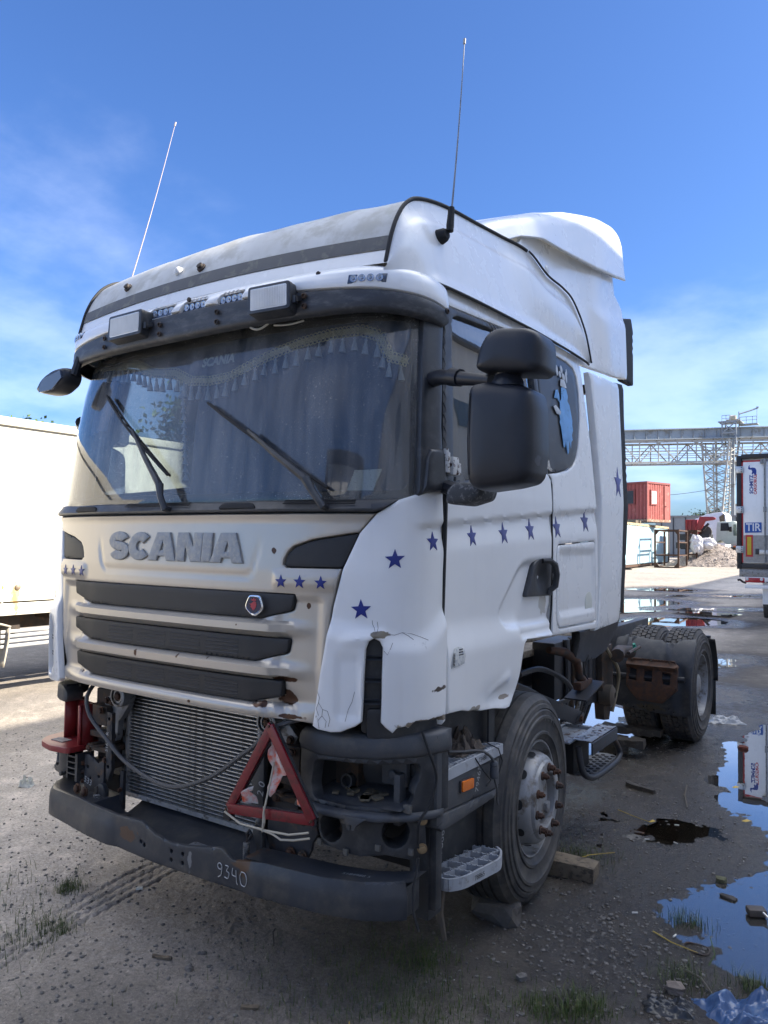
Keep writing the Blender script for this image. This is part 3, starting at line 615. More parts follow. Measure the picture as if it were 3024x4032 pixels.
mb = MB(); mb.box((.40, -.04, 1.02), (.99, .10, .10)); mb.box((.40, -.04, .85), (1.0, .10, .08)); mb.box((.4, .1, .7), (.3, .1, .5)); mb.build('rear_panel', M_white, TT_, bevel=.006)
mb = MB(); mb.box((.11, -.07, 1.0), (.40, .06, .11)); lt = mb.build('tail_lamp', mat('tail_red', (.38, .01, .02), .25, spec=.7), TT_, bevel=.01)
for x in (-.05, .25): mb = MB(); mb.lathe((x, -.10, 1.02), (0, -1, 0), [(.034, 0), (.03, .008), (.004, .012)], 14); mb.build('lamp_dot', M_whitep, lt)
mb = MB(); mb.tube([(-.08, -.05, .93), (-.14, -.08, .95), (-.20, -.10, 1.0), (-.25, -.1, .99)], .025, 7); mb.build('marker_stalk', M_rubber, TT_)
for x in (.3, 1.8):
    for y in (1.6, 2.9, 4.2): mb = MB(); mb.lathe((x, y, .42), (1, 0, 0), [(.25, -.18), (.48, -.18), (.5, -.12), (.5, .12), (.48, .18), (.25, .18)], 24); mb.build('wheel', M_tyre, TT_)
mb = MB(); mb.box((.98, 4, 1.05), (1.0, 7.5, .18)); mb.build('chassis', M_steel, TT_)

# --- stacked containers
M_bluec = mat('faded_blue_paint', (.36, .52, .58), .6, var=.12, nscale=1.2, streak=.3, streakcol=(.5, .55, .52), col2=(.20, .13, .08), cover=.34, bump=.1)
M_redc = mat('faded_red_paint', (.33, .075, .062), .6, var=.12, nscale=1.5, streak=.25, streakcol=(.20, .05, .04), col2=(.42, .15, .12), cover=.40)
M_redd = mat('dark_red_trim', (.22, .05, .042), .6, var=.2)
ZB = .62
BC = thing('blue_container', 'long pale blue corrugated shipping container under the red cabin', 'container', (-9.72, 40.0, ZB), R(2.2))
mb = MB(); corr(mb, (0, 0, 0), (0, 12.2, 0), .15, 2.45, 44, .04, (1, 0, 0)); mb.build('side_panel', M_bluec, BC, fix=False, smooth=False)
mb = MB(); mb.box((-1.2, 0, 1.3), (2.4, .06, 2.5)); mb.box((-1.2, 12.2, 1.3), (2.4, .06, 2.5)); mb.box((-1.2, 6.1, 2.5), (2.4, 12.2, .06)); mb.box((-2.42, 6.1, 1.3), (.05, 12.2, 2.5)); mb.build('shell', M_bluec, BC)
mb = MB(); mb.box((.02, 6.1, 2.50), (.12, 12.3, .13)); mb.build('top_rail', mat('rail_yellow', (.42, .34, .20), .7, col2=RUST, cover=.44, nscale=3, edge=.1), BC)
mb = MB(); mb.box((.02, 6.1, .08), (.12, 12.3, .16)); mb.box((.02, 0, 1.3), (.14, .14, 2.5)); mb.box((.02, 12.2, 1.3), (.14, .14, 2.5)); mb.build('bottom_rail', M_rusty, BC)
for y in (.4, 6, 11.8): mb = MB(); mb.box((-.9, y, -.09), (2.6, .3, .18)); mb.build('timber_sleeper', M_woodd, BC)
mb = MB()
for y in (3.0, 3.35, 4.0): mb.box((-.2, y, 2.65), (.5, .28, .18))
solidp = mb.build('pallet_timber', M_wood, BC)
RC = thing('red_cabin', 'red container cabin with two windows stacked on the blue container', 'cabin', (-9.85, 45.6, 3.36), math.atan2(.319, -.947) - math.pi)
# local axes: x runs along the right face seen from the corner is -> built in the rotated frame below
ca, sa = .947, -.319          # long face direction (to the left), world
ex = Vector((-.947, .319, 0)); ey = Vector((.319, .947, 0)); RC.rotation_euler = (0, 0, 0)
def rc(u, v, z): return ex * u + ey * v + Vector((0, 0, z))
def rbox(name, u0, u1, v0, v1, z0, z1, m, par, bevel=0):
    mb = MB(); P = [rc(u, v, z) for u in (u0, u1) for v in (v0, v1) for z in (z0, z1)]; mb.add(P, [(0, 1, 3, 2), (4, 6, 7, 5), (0, 4, 5, 1), (2, 3, 7, 6), (0, 2, 6, 4), (1, 5, 7, 3)]); return mb.build(name, m, par, bevel=bevel)
rbox('cabin_body', .03, 6, .03, 2.42, .1, 2.45, M_redc, RC)
mb = MB(); n1 = -ey; corr(mb, rc(.08, .03, 0), rc(6, .03, 0), .16, 2.38, 22, .045, n1)
mb.build('side_panel', M_redc, RC, fix=False, smooth=False)
mb = MB(); corr(mb, rc(.03, .08, 0), rc(.03, 2.40, 0), .16, 2.38, 9, .03, -ex); mb.build('end_panel', M_redc, RC, fix=False, smooth=False)
for (u, v) in ((0, 0), (0, 2.44), (6, 0)): rbox('corner_post', u - .03, u + .07, v - .05, v + .06, 0, 2.5, M_redd, RC)
rbox('top_rail', -.04, 6.1, -.06, 2.5, 2.38, 2.5, M_redd, RC); rbox('bottom_rail', -.05, 6.1, -.07, 2.5, .0, .16, mat('rust_rail', (.22, .12, .08), .8, col2=(.4, .33, .25), cover=.42, nscale=4), RC)
w = rbox('window', .95, 2.1, -.06, .06, 1.15, 1.95, M_film, RC); rbox('window_frame', .86, 2.19, -.05, .03, 1.07, 2.03, M_redd, RC)
w = rbox('window', -.05, .06, .42, .95, 1.12, 1.92, mat('dusty_pane', (.40, .42, .42), .3, var=.1), RC); rbox('window_frame', -.04, .03, .34, 1.03, 1.04, 2.0, M_redd, RC)
dd = rbox('door', -.045, .03, 1.85, 2.36, .16, 2.30, M_redc, RC); rbox('door_edge', -.055, .02, 1.82, 1.85, .16, 2.30, M_redd, dd); rbox('door_handle', -.08, -.03, 1.88, 2.02, .98, 1.02, M_rubber, dd)
# --- rusty frames in front of the container
def cage(loc, w, d, h, rz, label):
    T = thing('steel_frame', label, 'frame', loc, rz, 'rusty frames by the containers'); t = .10
    for x in (0, w):
        for y in (0, d): mb = MB(); mb.box((x, y, h / 2), (t, t, h)); mb.build('post', M_rusty, T)
    for z in (t / 2, h * .33, h * .67, h - t / 2):
        mb = MB(); mb.beam((0, 0, z), (0, d, z), t * .8, t * .8); mb.beam((w, 0, z), (w, d, z), t * .8, t * .8)
        if z in (t / 2, h - t / 2) or z < h * .5: mb.beam((0, 0, z), (w, 0, z), t * .8, t * .8); mb.beam((0, d, z), (w, d, z), t * .8, t * .8)
        mb.build('rail', M_rusty, T)
    mb = MB()
    for x, s_ in ((t / 2, 1), (w - t / 2, -1)): mb.add([(x, 0, h - .06), (x + s_ * .22, 0, h - .06), (x, 0, h - .34), (x, .02, h - .06), (x + s_ * .22, .02, h - .06), (x, .02, h - .34)], [(0, 1, 2), (5, 4, 3), (0, 3, 4, 1), (1, 4, 5, 2), (2, 5, 3, 0)]); mb.add([(x, 0, .06), (x + s_ * .22, 0, .06), (x, 0, .34), (x, .02, .06), (x + s_ * .22, .02, .06), (x, .02, .34)], [(0, 1, 2), (5, 4, 3), (0, 3, 4, 1), (1, 4, 5, 2), (2, 5, 3, 0)])
    mb.build('gusset', M_rusty, T)
cage((-9.05, 44.3, .55), 1.32, 3.0, 2.3, .06, 'nearer and wider rusty open steel frame before the blue container')
cage((-8.0, 48.2, .60), .50, 2.0, 2.3, .06, 'narrower rusty steel frame right behind the wider one')
# --- gravel heap and wrapped bags
hx_, hy_ = np.meshgrid(np.linspace(-1, 1, 110), np.linspace(-1, 1, 80), indexing='ij')
hr = np.hypot(hx_ * (1.0 + .15 * hy_), hy_); HZ = 1.5 * np.clip(1 - hr, -.1, 1) ** .9 if False else 1.48 * np.clip(1 - hr ** 1.15, -.05, 1)
HX_ = -6.75 + hx_ * 3.0 + .2 * hy_; HY_ = 50.3 + hy_ * 3.2; HZ = HZ + .14 * fbm(hx_ * 6, hy_ * 6, 3) + .06 * fbm(hx_ * 24, hy_ * 24, 3)
n2 = 80; tag(from_np('gravel_heap', np.stack([HX_, HY_, HZ + .58], -1).reshape(-1, 3), [(i * n2 + j, (i + 1) * n2 + j, (i + 1) * n2 + j + 1, i * n2 + j + 1) for i in range(109) for j in range(n2 - 1)], mat('heap_gravel', (.27, .23, .205), .95, var=.3, nscale=12, col2=(.16, .135, .12), cover=.47, bump=1, bscale=14)), 'heap of brown gravel before the green truck', 'gravel heap')
def heapz(x, y): return 1.48 * max(-.05, 1 - math.hypot((x + 6.75) / 3, (y - 50.3) / 3.2) ** 1.15) + .58
g = np.random.default_rng(9); V = []; F = []; k = 0
for _ in range(1500):
    a = g.uniform(0, 6.28); r = g.random() ** .6; x, y = -6.75 + 3.1 * r * math.cos(a), 50.3 + 3.2 * r * math.sin(a); b_, f_ = rock_mesh(1, 1, int(g.integers(6)), 1) if False else (None, None)
    s_ = g.uniform(.02, .06); z = heapz(x, y) + .03; V += [(x + s_, y, z), (x - s_, y, z), (x, y + s_, z), (x, y - s_, z), (x, y, z + s_), (x, y, z - s_)]; F += [(k + p, k + q_, k + r_) for p in (0, 1) for q_ in (2, 3) for r_ in (4, 5)]; k += 6
tag(from_np('heap_stone', V, F, mat('heap_stone_pale', (.36, .32, .29), .9, var=.4, nscale=5), None, False), kind='stuff')
def lump(name, label, cat, c, s, m, seed, amp=.35):
    bm = bmesh.new(); bmesh.ops.create_icosphere(bm, subdivisions=4, radius=1); V = np.array([v.co[:] for v in bm.verts]); F = [[v.index for v in f.verts] for f in bm.faces]; bm.free()
    n = fbm(V[:, 0] * 1.6 + seed, V[:, 1] * 1.6 + V[:, 2] * 1.3, 4); V = V * (1 + amp * n)[:, None] * np.array(s); o = from_np(name, V, F, m, None, True, 30); o.location = c; return tag(o, label, cat)
M_wrap = mat('white_wrap', (.70, .70, .72), .5, var=.1, nscale=3, bump=.3, bscale=10)
lump('wrapped_bag', 'taller white plastic wrapped bag on the left of the gravel heap', 'bag', (-7.55, 48.4, 1.95), (.42, .42, .62), M_wrap, 3, .6); lump('wrapped_bag', 'lower crumpled white wrapped bag on top of the gravel heap', 'bag', (-6.95, 48.8, 2.05), (.52, .45, .35), M_wrap, 8, .7)
# --- far vehicles
GT = thing('green_truck', 'pale green truck cab behind the gravel heap', 'truck', (-7.05, 52.0, .62)); M_pg = mat('pale_green', (.46, .54, .48), .5, var=.08)
mb = MB(); O = [(0, 1.5), (.02, 2.4), (.06, 2.9), (1.0, 2.98), (1.18, 2.9), (1.28, 2.2), (1.30, 1.5), (1.2, 1.38), (.55, 1.42), (.3, 1.7)]; mb.prism(O, lambda u, v, d: Vector((u, d + .45 * u, v)), 0, 2.2); mb.build('cab', M_pg, GT, bevel=.05)
mb = MB(); mb.prism([(.26, 2.30), (.28, 2.82), (.72, 2.84), (.78, 2.32)], lambda u, v, d: Vector((u, d + .45 * u, v)), -.012, .01); mb.build('side_window', M_film, GT); mb = MB(); mb.prism([(1.0, 2.0), (1.0, 2.75), (1.16, 2.75), (1.2, 2.0)], lambda u, v, d: Vector((u, d + .45 * u, v)), -.016, .01); mb.build('quarter_window', M_sideglass, GT)
mb = MB(); mb.box((.86, .25, 2.42), (.16, .1, .34)); mb.build('mirror', M_rubber, GT, bevel=.02)
mb = MB(); mb.box((.3, .6, 1.0), (2.6, 1.6, .45)); mb.lathe((.15, .1, .75), (.3, -1, 0), [(.25, -.15), (.52, -.15), (.55, -.1), (.55, .1), (.5, .15), (.1, .15)], 24); mb.box((-1.2, .8, 1.2), (2.2, 1.2, .3)); mb.build('chassis', M_rubber, GT)
mb = MB(); mb.box((1.08, .38, 1.22), (.18, .06, .2)); mb.build('corner_lamp', M_orange, GT, bevel=.02)
RS_ = thing('red_tipper', 'red skip body and hooked arm of a truck behind the gravel heap', 'tipper', (-8.6, 50.2, .62))
mb = MB(); mb.prism([(0, 2.1), (0, 3.0), (.75, 3.0), (.72, 2.1)], lambda u, v, d: Vector((u, d, v)), 0, 2.2); b_ = mb.build('skip_body', M_redp, RS_, bevel=.03)
for x in (.12, .36, .6): mb = MB(); mb.box((x, -.03, 2.55), (.05, .06, .8)); mb.build('rib', M_redp, b_)
mb = MB(); mb.prism([(.60, 2.05), (.95, 3.18), (1.75, 3.17), (1.9, 3.10), (1.9, 3.0), (1.75, 2.95), (1.30, 2.88), (.95, 2.2), (.85, 2.02)], lambda u, v, d: Vector((u, d, v)), -.35, -.1); mb.build('hook_arm', M_redp, RS_, bevel=.02); mb = MB(); mb.prism([(1.05, 2.35), (1.45, 2.78), (1.55, 2.7), (1.15, 2.25)], lambda u, v, d: Vector((u, d, v)), -.38, -.2); mb.build('ram', M_rubber, RS_)
mb = MB(); mb.box((.5, .5, 1.85), (2.0, 1.2, .4)); mb.box((.0, .2, 1.3), (1.2, .4, .4)); mb.build('chassis', M_steel, RS_); mb = MB(); mb.lathe((1.22, .1, 2.2), (0, -1, 0), [(.2, -.1), (.40, -.1), (.40, .1), (.2, .1)], 20); mb.build('spare_tyre', M_tyreb, RS_)
WT2 = thing('white_lorry', 'white lorry with tall roof spoiler behind the red tipper', 'lorry', (-9.9, 58.5, .8))
mb = MB(); mb.prism([(0, 2.4), (.2, 3.15), (1.0, 3.50), (2.1, 3.68), (2.35, 3.45), (2.4, 2.9), (2.3, .6), (.3, .6)], lambda u, v, d: Vector((u, d, v)), 0, 2.4); mb.build('cab', mat('hazy_white', (.66, .67, .72), .5), WT2, bevel=.06); mb = MB(); mb.prism([(1.9, 3.3), (2.25, 3.55), (2.3, 3.0), (2.0, 2.7)], lambda u, v, d: Vector((u, d, v)), -.03, .01); mb.build('spoiler_edge', M_wood, WT2)
mb = MB(); mb.box((1.2, 1.0, .4), (2.4, 2.0, .5)); mb.build('chassis', M_rubber, WT2)
GB = thing('grey_shed', 'long low grey shed wall behind the far lorries', 'shed', (-10, 66, .9)); mb = MB(); mb.box((0, 2, 1.75), (9, 4, 3.5)); mb.build('wall', mat('shed_grey', (.26, .28, .28), .7, var=.1), GB); mb = MB(); mb.box((0, 2, 3.56), (9.2, 4.2, .12)); mb.build('roof', M_alud, GB)
for x in np.arange(-4, 4.5, 1.0): mb = MB(); mb.box((x, -.04, 1.75), (.06, .06, 3.4)); mb.build('wall_rib', M_steel, GB)
FB = thing('far_building', 'grey block standing beyond the lattice tower', 'building', (-13.2, 103, 1.5)); mb = MB(); mb.box((0, 2, 2.9), (2.4, 4, 5.8)); mb.build('wall', mat('far_grey', (.30, .33, .35), .7), FB); mb = MB(); mb.box((0, 2, 5.86), (2.6, 4.2, .12)); mb.build('roof', M_alud, FB)

# --- conveyor bridge with lattice tower
M_truss = mat('truss_grey', (.40, .40, .37), .6, var=.15, nscale=1, col2=(.30, .25, .2), cover=.42); M_gird = mat('girder_grey', (.28, .31, .33), .6, var=.15, nscale=.6, col2=(.2, .19, .17), cover=.4)
BR = thing('conveyor_bridge', 'grey steel conveyor bridge crossing above the yard on a lattice tower', 'bridge', (-13, 84, 0))
def bp(x, y, z): return Vector((x + 13, y - 84, z))
A0, A1 = np.array((-41.0, 64.4)), np.array((6.0, 95.8)); ud = (A1 - A0) / np.hypot(*(A1 - A0)); pn = np.array((ud[1], -ud[0]))
Ltot = np.hypot(*(A1 - A0))
def gp(t, z, o=0): p = A0 + ud * t + pn * o; return bp(p[0], p[1], z)
def zg(t): return 12.95 + .039 * (t - 21)
def zt_(t): return 10.5 + .030 * (t - 21)
mb = MB(); mb.add([gp(0, zg(0) - .05), gp(Ltot, zg(Ltot) - .05), gp(Ltot, zg(Ltot) + .95), gp(0, zg(0) + .95), gp(0, zg(0) - .05, -2.2), gp(Ltot, zg(Ltot) - .05, -2.2), gp(Ltot, zg(Ltot) + .95, -2.2), gp(0, zg(0) + .95, -2.2)], [(0, 1, 2, 3), (7, 6, 5, 4), (3, 2, 6, 7), (4, 5, 1, 0)]); gi_ = mb.build('girder', M_gird, BR, smooth=False)
mb = MB(); mb.beam(gp(0, zg(0) + .98, .1), gp(Ltot, zg(Ltot) + .98, .1), .3, .10); mb.beam(gp(0, zg(0) - .08, .1), gp(Ltot, zg(Ltot) - .08, .1), .3, .12); mb.build('girder_flange', M_gird, gi_)
t0g = MB(); t0g.box((0, 0, 0), (.06, .08, .95)); st0 = t0g.build('stiffener', M_gird, gi_); st0.location = gp(.5, zg(.5) + .45, .06)
for t in np.arange(1.7, Ltot, 1.25): dup(st0, gi_, gp(t, zg(t) + .45, .06))
mb = MB()
for o in (0, -2.4):
    for z_ in (lambda t: zt_(t), lambda t: zt_(t) + 2.2): mb.beam(gp(0, z_(0), o), gp(Ltot, z_(Ltot), o), .17, .20)
    for f_ in (.7, 1.15, 1.5): mb.beam(gp(0, zt_(0) + f_, o), gp(Ltot, zt_(Ltot) + f_, o), .06, .06)
mb.build('truss_chord', M_truss, BR, smooth=False)
k = 0
for t in np.arange(0, Ltot - 2, 2.0):
    mb = MB()
    for o in (0, -2.4):
        a, b = (t, t + 2.0) if k % 2 else (t + 2.0, t); mb.beam(gp(a, zt_(a), o), gp(b, zt_(b) + 2.2, o), .11, .11); mb.beam(gp(t, zt_(t), o), gp(t, zt_(t) + 2.2, o), .10, .10)
    mb.beam(gp(t, zt_(t), 0), gp(t, zt_(t), -2.4), .1, .1); mb.beam(gp(t, zt_(t) + 2.2, -.5), gp(t, zg(t), -.5), .13, .13); mb.build('truss_brace', M_truss, BR, smooth=False); k += 1
# the tower: four legs that taper, lattice braces, hanging ladder
def tower_leg(x0, y0, z0, x1, y1, z1): mb = MB(); mb.beam(bp(x0, y0, z0), bp(x1, y1, z1), .17, .17); mb.build('tower_leg', M_truss, BR, smooth=False)
legs = [((-13.2, 83.4, 1.0), (-13.95, 82.5, 13.2)), ((-12.45, 83.0, 1.0), (-11.35, 83.2, 13.2)), ((-12.9, 85.4, 1.0), (-13.0, 85.2, 13.2)), ((-11.9, 85.2, 1.0), (-10.7, 85.0, 13.2))]
for a, b in legs: tower_leg(*a, *b)
def lp_(i, z): a, b = legs[i]; t = (z - a[2]) / (b[2] - a[2]); return bp(*[a[k] + (b[k] - a[k]) * t for k in range(3)])
zs = np.arange(1.2, 13.2, .95)
for n_, (za, zb_) in enumerate(zip(zs[:-1], zs[1:])):
    mb = MB()
    for i, j in ((0, 1), (1, 3), (3, 2), (2, 0)):
        mb.beam(lp_(i, za), lp_(j, za), .07, .07); mb.beam(lp_(i, za), lp_(j, zb_), .07, .07); mb.beam(lp_(j, za), lp_(i, zb_), .06, .06)
    mb.build('tower_brace', M_truss, BR, smooth=False)
for x0, x1 in ((-12.95, -12.9), (-11.2, -11.7)): mb = MB(); mb.beam(bp(x0, 83.3, 12.9), bp(x1, 84, 1), .12, .12); mb.build('tower_leg', M_truss, BR)
mb = MB(); mb.beam(bp(-11.2, 84.4, 1.0), bp(-11.2, 84.4, 14.0), .35, .35); mb.build('cable_riser', M_gird, BR)
# drive house on top
for x in (-12.1, -10.75): mb = MB(); mb.beam(bp(x, 83.6, 12.6), bp(x, 83.6, 15.05), .12, .2); mb.beam(bp(x, 85.6, 12.6), bp(x, 85.6, 15.05), .12, .2); mb.build('head_post', M_gird, BR)
mb = MB(); mb.beam(bp(-12.1, 83.55, 15.05), bp(-10.75, 83.55, 15.05), .15, .15); mb.beam(bp(-12.1, 83.55, 13.9), bp(-10.75, 83.55, 13.9), .15, .15); mb.beam(bp(-12.1, 83.5, 15.0), bp(-10.75, 83.5, 13.9), .1, .1); mb.beam(bp(-10.75, 83.5, 15.0), bp(-12.1, 83.5, 13.9), .1, .1); mb.box(bp(-11.4, 84.6, 15.12), (2.2, 2.2, .1)); mb.build('head_frame', M_gird, BR)
mb = MB(); mb.cyl(bp(-11.5, 84.5, 15.55), bp(-10.9, 84.5, 15.55), .32, n=14); mb.box(bp(-11.2, 84.5, 15.3), (1.2, .5, .25)); mb.build('drive_motor', mat('motor_beige', (.42, .36, .27), .6), BR)
mb = MB()
for x in (-12.1, -11.7, -11.3): mb.beam(bp(x, 83.5, 15.1), bp(x, 83.5, 15.75), .05, .05)
mb.beam(bp(-12.1, 83.5, 15.75), bp(-11.3, 83.5, 15.75), .05, .05); mb.beam(bp(-12.1, 83.5, 15.42), bp(-11.3, 83.5, 15.42), .04, .04)
for x in (-10.5, -9.9, -9.3, -8.9): mb.beam(bp(x, 84.5, 14.85), bp(x, 84.5, 15.6), .05, .05)
mb.beam(bp(-10.5, 84.5, 15.6), bp(-8.9, 84.5, 15.6), .05, .05); mb.beam(bp(-10.5, 84.5, 15.25), bp(-8.9, 84.5, 15.25), .04, .04); mb.box(bp(-9.7, 84.9, 14.82), (1.8, 1.2, .08)); tag(mb.build('railing', M_gird, BR), kind='stuff')
mb = MB(); mb.beam(bp(-10.6, 84.5, 15.0), bp(-10.6, 84.5, 16.2), .1, .1); mb.tube([bp(-10.6, 84.5, 15.95), bp(-9.9, 84.9, 16.2), bp(-8.95, 85.5, 16.6)], .09, 6); mb.tube([bp(-8.95, 85.5, 16.6), bp(-8.95, 85.5, 16.75)], .14, 6); mb.beam(bp(-9.0, 85.4, 16.5), bp(-9.0, 85.4, 14.9), .04, .04); mb.build('jib', M_gird, BR)
WI = thing('overhead_wire', 'thin overhead cable sagging below the conveyor bridge', 'wire'); mb = MB(); mb.tube([Vector((-26, 72, 8.1)) * (1 - t) + Vector((-9, 83, 8.8)) * t - Vector((0, 0, 1.4 * math.sin(t * 3.14))) for t in np.linspace(0, 1, 16)], .022, 4); mb.build('cable', M_rubber, WI)

# --- trees
M_bark = mat('tree_bark', (.09, .075, .06), .9, var=.3); 
def leaf_mat(n, c): return mat(n, c, .6, var=.45, nscale=3, spec=.3)
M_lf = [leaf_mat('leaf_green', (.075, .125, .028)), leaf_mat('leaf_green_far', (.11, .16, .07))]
def tree(loc, h, r, label, seed, m, nleaf=2600, ls=.10, crown0=.35, group=None):
    g = np.random.default_rng(seed); T = thing('tree', label, 'tree', loc, 0, group); mb = MB()
    mb.tube([(0, 0, -.3), (.05, 0, h * .3), (-.04, .05, h * .6), (0, 0, h * .9)], [h * .022, h * .018, h * .012, h * .004], 8); C_ = []
    for i in range(16):
        z0 = h * g.uniform(crown0, .85); a = g.uniform(0, 6.28); L_ = r * g.uniform(.5, 1.0) * (1.2 - z0 / h * .6); e = Vector((L_ * math.cos(a), L_ * math.sin(a), z0 + L_ * .6)); mb.tube([(0, 0, z0), tuple(e * .5 + Vector((0, 0, z0 * .5 + .1))), tuple(e)], [h * .008, h * .005, h * .002], 5); C_ += [e, e * .6 + Vector((0, 0, z0 * .4 + .1))]
    mb.build('trunk', M_bark, T); C_ = np.array([tuple(c) for c in C_]); n = nleaf; ci = g.integers(len(C_), size=n); P = C_[ci] + g.normal(0, 1, (n, 3)) * np.array((r * .22, r * .22, r * .20)) * g.uniform(.4, 1.1, (len(C_), 1))[ci]
    d1 = g.normal(0, 1, (n, 3)); d1 /= np.linalg.norm(d1, axis=1)[:, None]; d2 = np.cross(d1, g.normal(0, 1, (n, 3))); d2 /= np.linalg.norm(d2, axis=1)[:, None]; s_ = ls * g.uniform(.6, 1.3, (n, 1))
    V = np.stack([P - d1 * s_, P + d2 * s_ * .5, P + d1 * s_, P - d2 * s_ * .5], 1).reshape(-1, 3); from_np('crown', V, np.arange(n * 4).reshape(-1, 4), m, T, False); return T
tree((-10.4, 5.3, 0), 4.25, .8, 'young birch whose top shows over the left trailer nearer the picture edge', 3, M_lf[0], 900, .05, .5, 'trees beyond the left trailer'); tree((-9.6, 6.6, 0), 4.0, .7, 'small tree whose top shows over the left trailer beside the windscreen', 5, M_lf[0], 700, .05, .5, 'trees beyond the left trailer')
for k, (x, y, h, r) in enumerate(((-9.5, 10.5, 5.2, 1.7), (-12.5, 12.5, 5.6, 2.0), (-13, 17, 6, 2.2))): tree((x, y, 0), h, r, ('leafy tree seen through the windscreen beyond the left trailer', 'second leafy tree seen through the windscreen', 'tree hidden behind the truck cab')[k], 20 + k, M_lf[0], 11000, .10, .2, 'trees beyond the left trailer')
for k, (x, y, h, r) in enumerate(((-14.4, 84, 5.2, 1.2), (-13.4, 85, 4.8, 1.1), (-15.8, 86, 4.4, 1.3))): tree((x, y, 1.2), h, r, ('tallest far tree left of the tower foot', 'far tree touching the tower foot', 'low far tree beside the red cabin')[k], 40 + k, M_lf[1], 1500, .12, .2, 'far trees by the tower')
# ------------------------------------------------------------------ THE TRUCK
TR = thing('truck', 'white tractor truck with dented cab, bare front end and blue stars along its side', 'truck', (0, 0, 0))
def smirror(P): return [(-a, b) for a, b in P][::-1]

# --- silver front panel
ridge_z = (1.645, 1.464, 1.293, 1.125)
_u = [(-.535, 1.86), (-.515, 1.76), (-.488, 1.695), (-.46, 1.676), (.49, 1.672), (.515, 1.69), (.535, 1.76), (.55, 1.86)]
U_PATH = np.array(_u + _u[::-1][1:-1])
def fdisp(s, z):
    a = np.abs(s); h = 0
    for q in ridge_z[1:]:
        w = .034
        t = np.clip(1 - np.abs(z - q) / (w + .02 * 0), 0, 1)
        h = h + .030 * sst(t * 1.8) * sst((.86 - a) / .26)
    h = h - .014 * sst((a - .64) / .03) * sst((.87 - a) / .03) * (sst((z - 1.15) / .02) * sst((1.60 - z) / .02))
    d = bdist(np.stack([np.atleast_1d(s).ravel(), np.atleast_1d(z).ravel()], -1), [U_PATH]).reshape(np.shape(a)); h = h - .006 * np.exp(-(d / .010) ** 2) * sst((1.86 - z) / .12)
    h = h + .010 * sst((a - .62) / .03) * sst((z - 1.62) / .02) * sst((1.70 - z) / .02)
    h = h + .010 * sst((z - 1.905) / .02) * sst((1.945 - z) / .02)
    # a dent low on the right
    h = h - .028 * np.exp(-((s - .70) / .10) ** 2 - ((z - 1.15) / .055) ** 2) + .006 * np.sin(s * 90 + z * 60) * np.exp(-((s - .66) / .10) ** 2 - ((z - 1.13) / .05) ** 2)
    return h
fr_half = [(0, 1.10), (.70, 1.098), (.836, 1.096), (.853, 1.217), (.882, 1.413), (.903, 1.566), (.936, 1.713), (.69, 1.712), (.672, 1.725), (.674, 1.745), (.69, 1.777), (.715, 1.80), (.80, 1.828), (1.0, 1.860), (1.062, 1.934), (0, 1.936)]
left_h = smirror(fr_half)
front_out = fr_half[1:-1] + left_h[1:-1]
slots = []
for top, lo, bot, a0, a1, a2 in ((1.606, 1.540, 1.500, .742, .728, .575), (1.426, 1.368, 1.324, .722, .712, .555), (1.256, 1.190, 1.156, .694, .688, .535)):
    h = [(a0, top), (-a0, top), (-a1, lo), (-a2, bot), (a2, bot), (a1, lo)]
    slots.append(roundp(h, .012, 3))
panel('front_panel', front_out, skin, M_silver, TR, g=.0145, thick=.03, rr=.006, holes=slots, disp=fdisp, off=0)
for i, h in enumerate(slots):
    c = h.mean(0); gi = panel('grille_insert', (h - c) * [.997, .985] + c, skin, M_grille, TR, g=.03, thick=.02, rr=.008,
                              disp=lambda s, z: .006 * sst((.62 - np.abs(s)) / .1), off=.002)
    if i:
        mb = MB(); zs = np.linspace(h[:, 1].min() + .022, h[:, 1].max() - .022, 5)
        for s0 in np.arange(-.40, .40, .225):
            for z in zs: mb.tube([on_skin(q, z, .008) for q in np.linspace(s0, s0 + .19, 5)], .0022, 4)
        tag(mb.build('grille_rib', M_rib, gi), kind=None)
ug = roundp([(1.0, 1.856), (.80, 1.824), (.718, 1.796), (.682, 1.765), (.676, 1.716), (.940, 1.717)], .012, 3)
for U in (ug, np.array(smirror(ug))):
    panel('upper_grille', U, skin, M_grille, TR, g=.03, thick=.02, rr=.006, off=-.008)
# --- raised letters on the front (heavy strokes built as solids)
def stroke(pts, w):
    P = [Vector((a, b)) for a, b in pts]; l = []; r = []
    for i, p in enumerate(P):
        d = (P[min(i + 1, len(P) - 1)] - P[max(i - 1, 0)]).normalized(); n = Vector((-d.y, d.x)); l.append(p + n * w / 2); r.append(p - n * w / 2)
    return [(q.x, q.y) for q in r + l[::-1]]
def arc(cx, cy, rx, ry, a0, a1, k=9): return [(cx + rx * math.cos(R(a0 + (a1 - a0) * t / k)), cy + ry * math.sin(R(a0 + (a1 - a0) * t / k))) for t in range(k + 1)]
W_ = .30
L_S = (stroke(arc(.42, .70, .27, .16, 8, 200, 9) + arc(.48, .66, .30, .17, 215, 270, 3)[:2] + arc(.50, .31, .28, .17, 80, -170, 12), .34), None)
L_C = (stroke(arc(.47, .5, .31, .345, 38, 322, 16), .34), None)
L_A = ([(0, 0), (.31, 1), (.83, 1), (1.14, 0), (.77, 0), (.72, .16), (.42, .16), (.37, 0)], [(.57, .70), (.49, .37), (.66, .37)])
L_N = ([(0, 0), (0, 1), (.41, 1), (.64, .52), (.64, 1), (.98, 1), (.98, 0), (.58, 0), (.34, .50), (.34, 0)], None)
L_I = ([(0, 0), (0, 1), (.345, 1), (.345, 0)], None)
LH = .130; x = -.436
